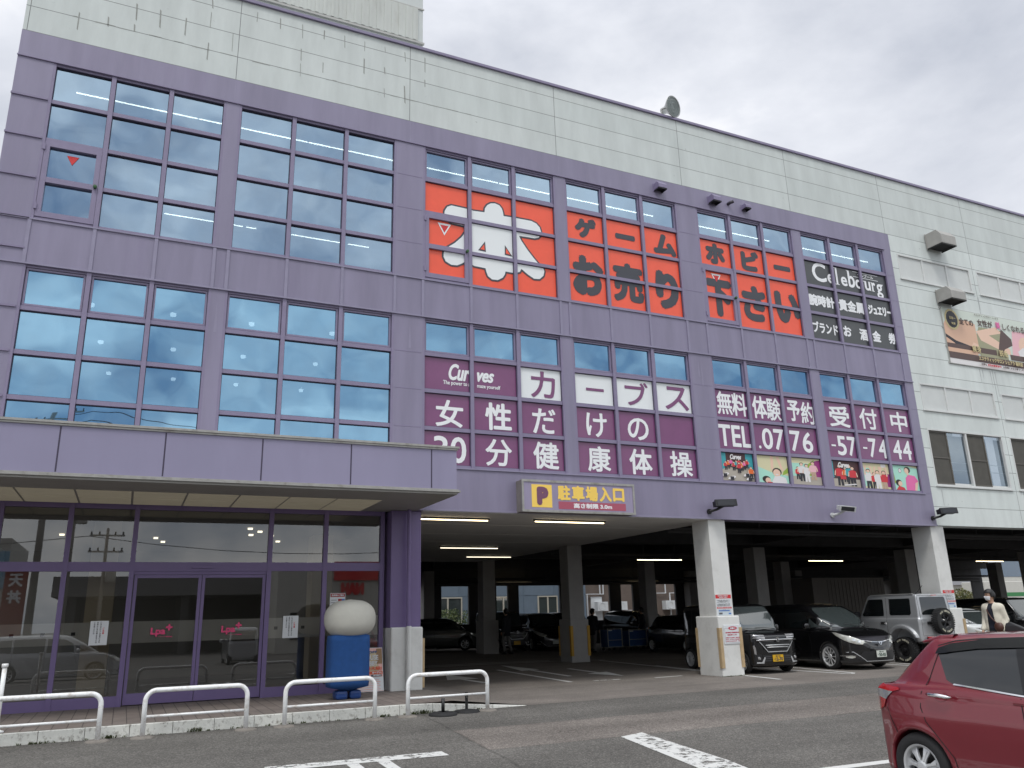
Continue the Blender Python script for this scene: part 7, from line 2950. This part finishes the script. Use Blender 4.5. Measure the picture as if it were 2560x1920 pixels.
b = thing('glass_office', 'taller office block with blue glass beyond the right end of the car park', 'building', (95, 50, 0))
mb = MB()
mb.box(89, 103, 46, 60, 0, 13)
mb.build('wall', HOUSE, b)
mb = MB()
for z in (1.5, 4.5, 7.5, 10.3):
    mb.box(89.6, 102, 45.96, 46.02, z, z + 1.8)
mb.build('window', mat('blue office glass', (.05, .10, .17), .1, spec=.8), b)
t = thing('delivery_truck', 'white box truck with green and red stripes past the right pillars', 'truck', (76, 33, 0))
mb = MB()
mb.box(73.2, 79, 33, 35.3, .9, 3.5)
mb.build('cargo_box', HOUSE, t, bevel=.05)
for nm, z0, z1, c_ in (('green_stripe', 2.15, 2.5, (.03, .20, .06)), ('red_stripe', 1.85, 2.0, (.45, .05, .02))):
    mb = MB()
    mb.box(73.21, 78.99, 32.985, 33.0, z0, z1)
    mb.build(nm, mat(nm.replace('_', ' '), c_, .5), t)
mb = MB()
mb.box(79.05, 80.8, 33.1, 35.2, .7, 2.6)
mb.build('cab', HOUSE, t, bevel=.12)
for x in (74.5, 80):
    for y in (33.15, 35.1):
        mb = MB()
        mb.lathe([(0, -.13), (.40, -.13), (.45, -.08), (.45, .08), (.40, .13), (0, .13)], (x, y, .45), 'y', 24)
        mb.build('wheel', RUBBER, t, smooth=False)

POLE = mat('concrete pole', (.27, .26, .24), .85, var=.1)


def utility_pole(X, Y, H, label, r=.17):
    t = thing('utility_pole', label, 'pole', (X, Y, -.3))
    mb = MB()
    mb.tube([(X, Y, -.4), (X, Y, H)], [r, r * .6], 12)
    mb.build('shaft', POLE, t, smooth=True)
    for z in (H - .5, H - 1.5):
        mb = MB()
        mb.box(X - 1.0, X + 1.0, Y - .06, Y + .06, z, z + .1)
        mb.build('crossarm', GREY, t)
        mb = MB()
        for dx in (-.9, -.45, .45, .9):
            mb.lathe([(.05, z + .1), (.06, z + .16), (.03, z + .2), (.055, z + .25), (.02, z + .3)], (X + dx, Y, 0), 'z', 8)
        mb.build('insulator', BLACK, t)
    mb = MB()
    mb.lathe([(0, H - 3.3), (.28, H - 3.3), (.3, H - 3.2), (.3, H - 2.5), (.2, H - 2.4), (0, H - 2.4)], (X + .42, Y, 0), 'z', 14)
    mb.build('transformer', GREY, t)
    return t


utility_pole(69.6, 46, 6.2, 'small utility pole in the gap beyond the right pillars')
utility_pole(-1.75, -29, 12.7, 'thick concrete utility pole across the lane, mirrored in the left windows', .2)
utility_pole(-.6, -33, 10.5, 'second concrete pole across the lane, close beside the thick one', .2)
utility_pole(1.05, -39, 7.6, 'slim utility pole with crossarms across the lane, mirrored in the second shop window', .14)
utility_pole(26, -31, 11.5, 'utility pole down the lane, right of the parked cars')
for k, (z, y) in enumerate(((12.2, -29), (11.2, -29), (9.9, -33), (8.9, -33), (11.9, -29.9), (7.1, -39))):
    mb = MB()
    pts = [(-40 + q * 4, y - (q - 10) * .02, z - 1.0 * (1 - ((q * 4 - 40) % 28 / 14 - 1) ** 2)) for q in range(0, 24)]
    mb.tube(pts, .022, 5)
    o = mb.build('overhead_wire', BLACK, None, at=(0, y, z))
    tag(o, 'thin black overhead wire strung along the lane opposite the store', 'wire', 'overhead wires opposite the store')
mb = MB()
mb.tube([(-1.75, -29, 11.6), (-14, -22, 13.5), (-30, -12, 16)], .025, 5)
o = mb.build('overhead_wire', BLACK, None, at=(-1.75, -29, 11.6))
tag(o, 'overhead wire rising diagonally from the thick pole', 'wire')
# street opposite the store (seen in the panes)
b = thing('covered_walkway', 'long dark covered walkway on posts opposite the store', 'walkway', (14, -46, -.35))
mb = MB()
mb.box(-2, 60, -52, -44, 3.6, 4.9)
mb.build('roof', mat('walkway roof edge', (.17, .17, .17), .8, var=.1), b)
for x in (-1, 6, 13, 20, 27, 34, 41, 48, 55):
    mb = MB()
    mb.box(x, x + .5, -51.5, -44.3, -.4, 3.6)
    mb.build('post', GARAGE, b)
mb = MB()
mb.box(-2, 60, -51.9, -51.5, -.4, 3.6)
mb.build('rear_wall', GARAGE, b)
b = thing('blue_white_shop', 'pale blue and white shop opposite with a red banner sign', 'building', (-9, -40, -.35))
mb = MB()
mb.box(-16, -4.2, -50, -40, -.4, 7)
mb.mi(1)
mb.box(-16.01, -4.19, -39.99, -39.9, 4.0, 6.2)
mb.build('wall', [HOUSE, mat('pale blue sign', (.25, .42, .55), .5)], b)
mb = MB()
mb.box(-4.1, -2.9, -38.3, -38.2, .4, 5.2)
mb.mi(1)
for q, ch in enumerate('天丼'):
    put_text(mb, ch, (-3.5, -38.19, 4.4 - q * .95), (-1, 0, 0), ZV, .75, .75, bold=.03)
mb.build('banner_sign', [mat('red banner', (.22, .035, .02), .6), PAPER], b)
b = thing('red_white_shop', 'white ribbed shop opposite with red letters under a red panel', 'building', (17, -40, -.35))
mb = MB()
mb.box(11.5, 26, -43, -38, -.4, 5.2)
for k in range(23):
    mb.box(11.8 + k * .6, 12.0 + k * .6, -37.99, -37.95, 2.6, 5)
mb.build('wall', HOUSE, b)
mb = MB()
mb.box(15.2, 19.5, -37.94, -37.8, 4.25, 5.5)
mb.build('sign_panel', RED_P, b)
mb = MB()
put_text(mb, 'NAH', (16.5, -37.9, 3.7), (-1, 0, 0), ZV, 1.6, .85, bold=.07)
mb.build('lettering', RED_P, b, fix=False)
mb = MB()
for x in (12.4, 14.6, 20.4, 22.6):
    mb.box(x, x + 1.6, -37.99, -37.93, .5, 2.2)
mb.build('window', CG, b)
b = thing('beige_block', 'beige apartment block far opposite the store', 'building', (-22, -70, 0))
mb = MB()
mb.box(-34, -14, -82, -68, -.4, 15)
mb.build('wall', BEIGE, b)
mb = MB()
for z in (1.5, 4.5, 7.5, 10.5):
    for x in range(-32, -15, 3):
        mb.box(x, x + 1.6, -68.01, -67.96, z, z + 1.5)
mb.build('window', CG, b)
# dark far walls at the back of the car park
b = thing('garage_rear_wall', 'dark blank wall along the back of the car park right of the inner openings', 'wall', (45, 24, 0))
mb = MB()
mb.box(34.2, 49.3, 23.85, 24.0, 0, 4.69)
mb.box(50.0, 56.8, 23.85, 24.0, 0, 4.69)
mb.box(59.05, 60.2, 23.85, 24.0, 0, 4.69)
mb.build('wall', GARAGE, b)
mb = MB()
mb.box(8.4, 34.2, 23.9, 24.0, 0, 1.25)  # low wall added to block light along the floor at the rear opening
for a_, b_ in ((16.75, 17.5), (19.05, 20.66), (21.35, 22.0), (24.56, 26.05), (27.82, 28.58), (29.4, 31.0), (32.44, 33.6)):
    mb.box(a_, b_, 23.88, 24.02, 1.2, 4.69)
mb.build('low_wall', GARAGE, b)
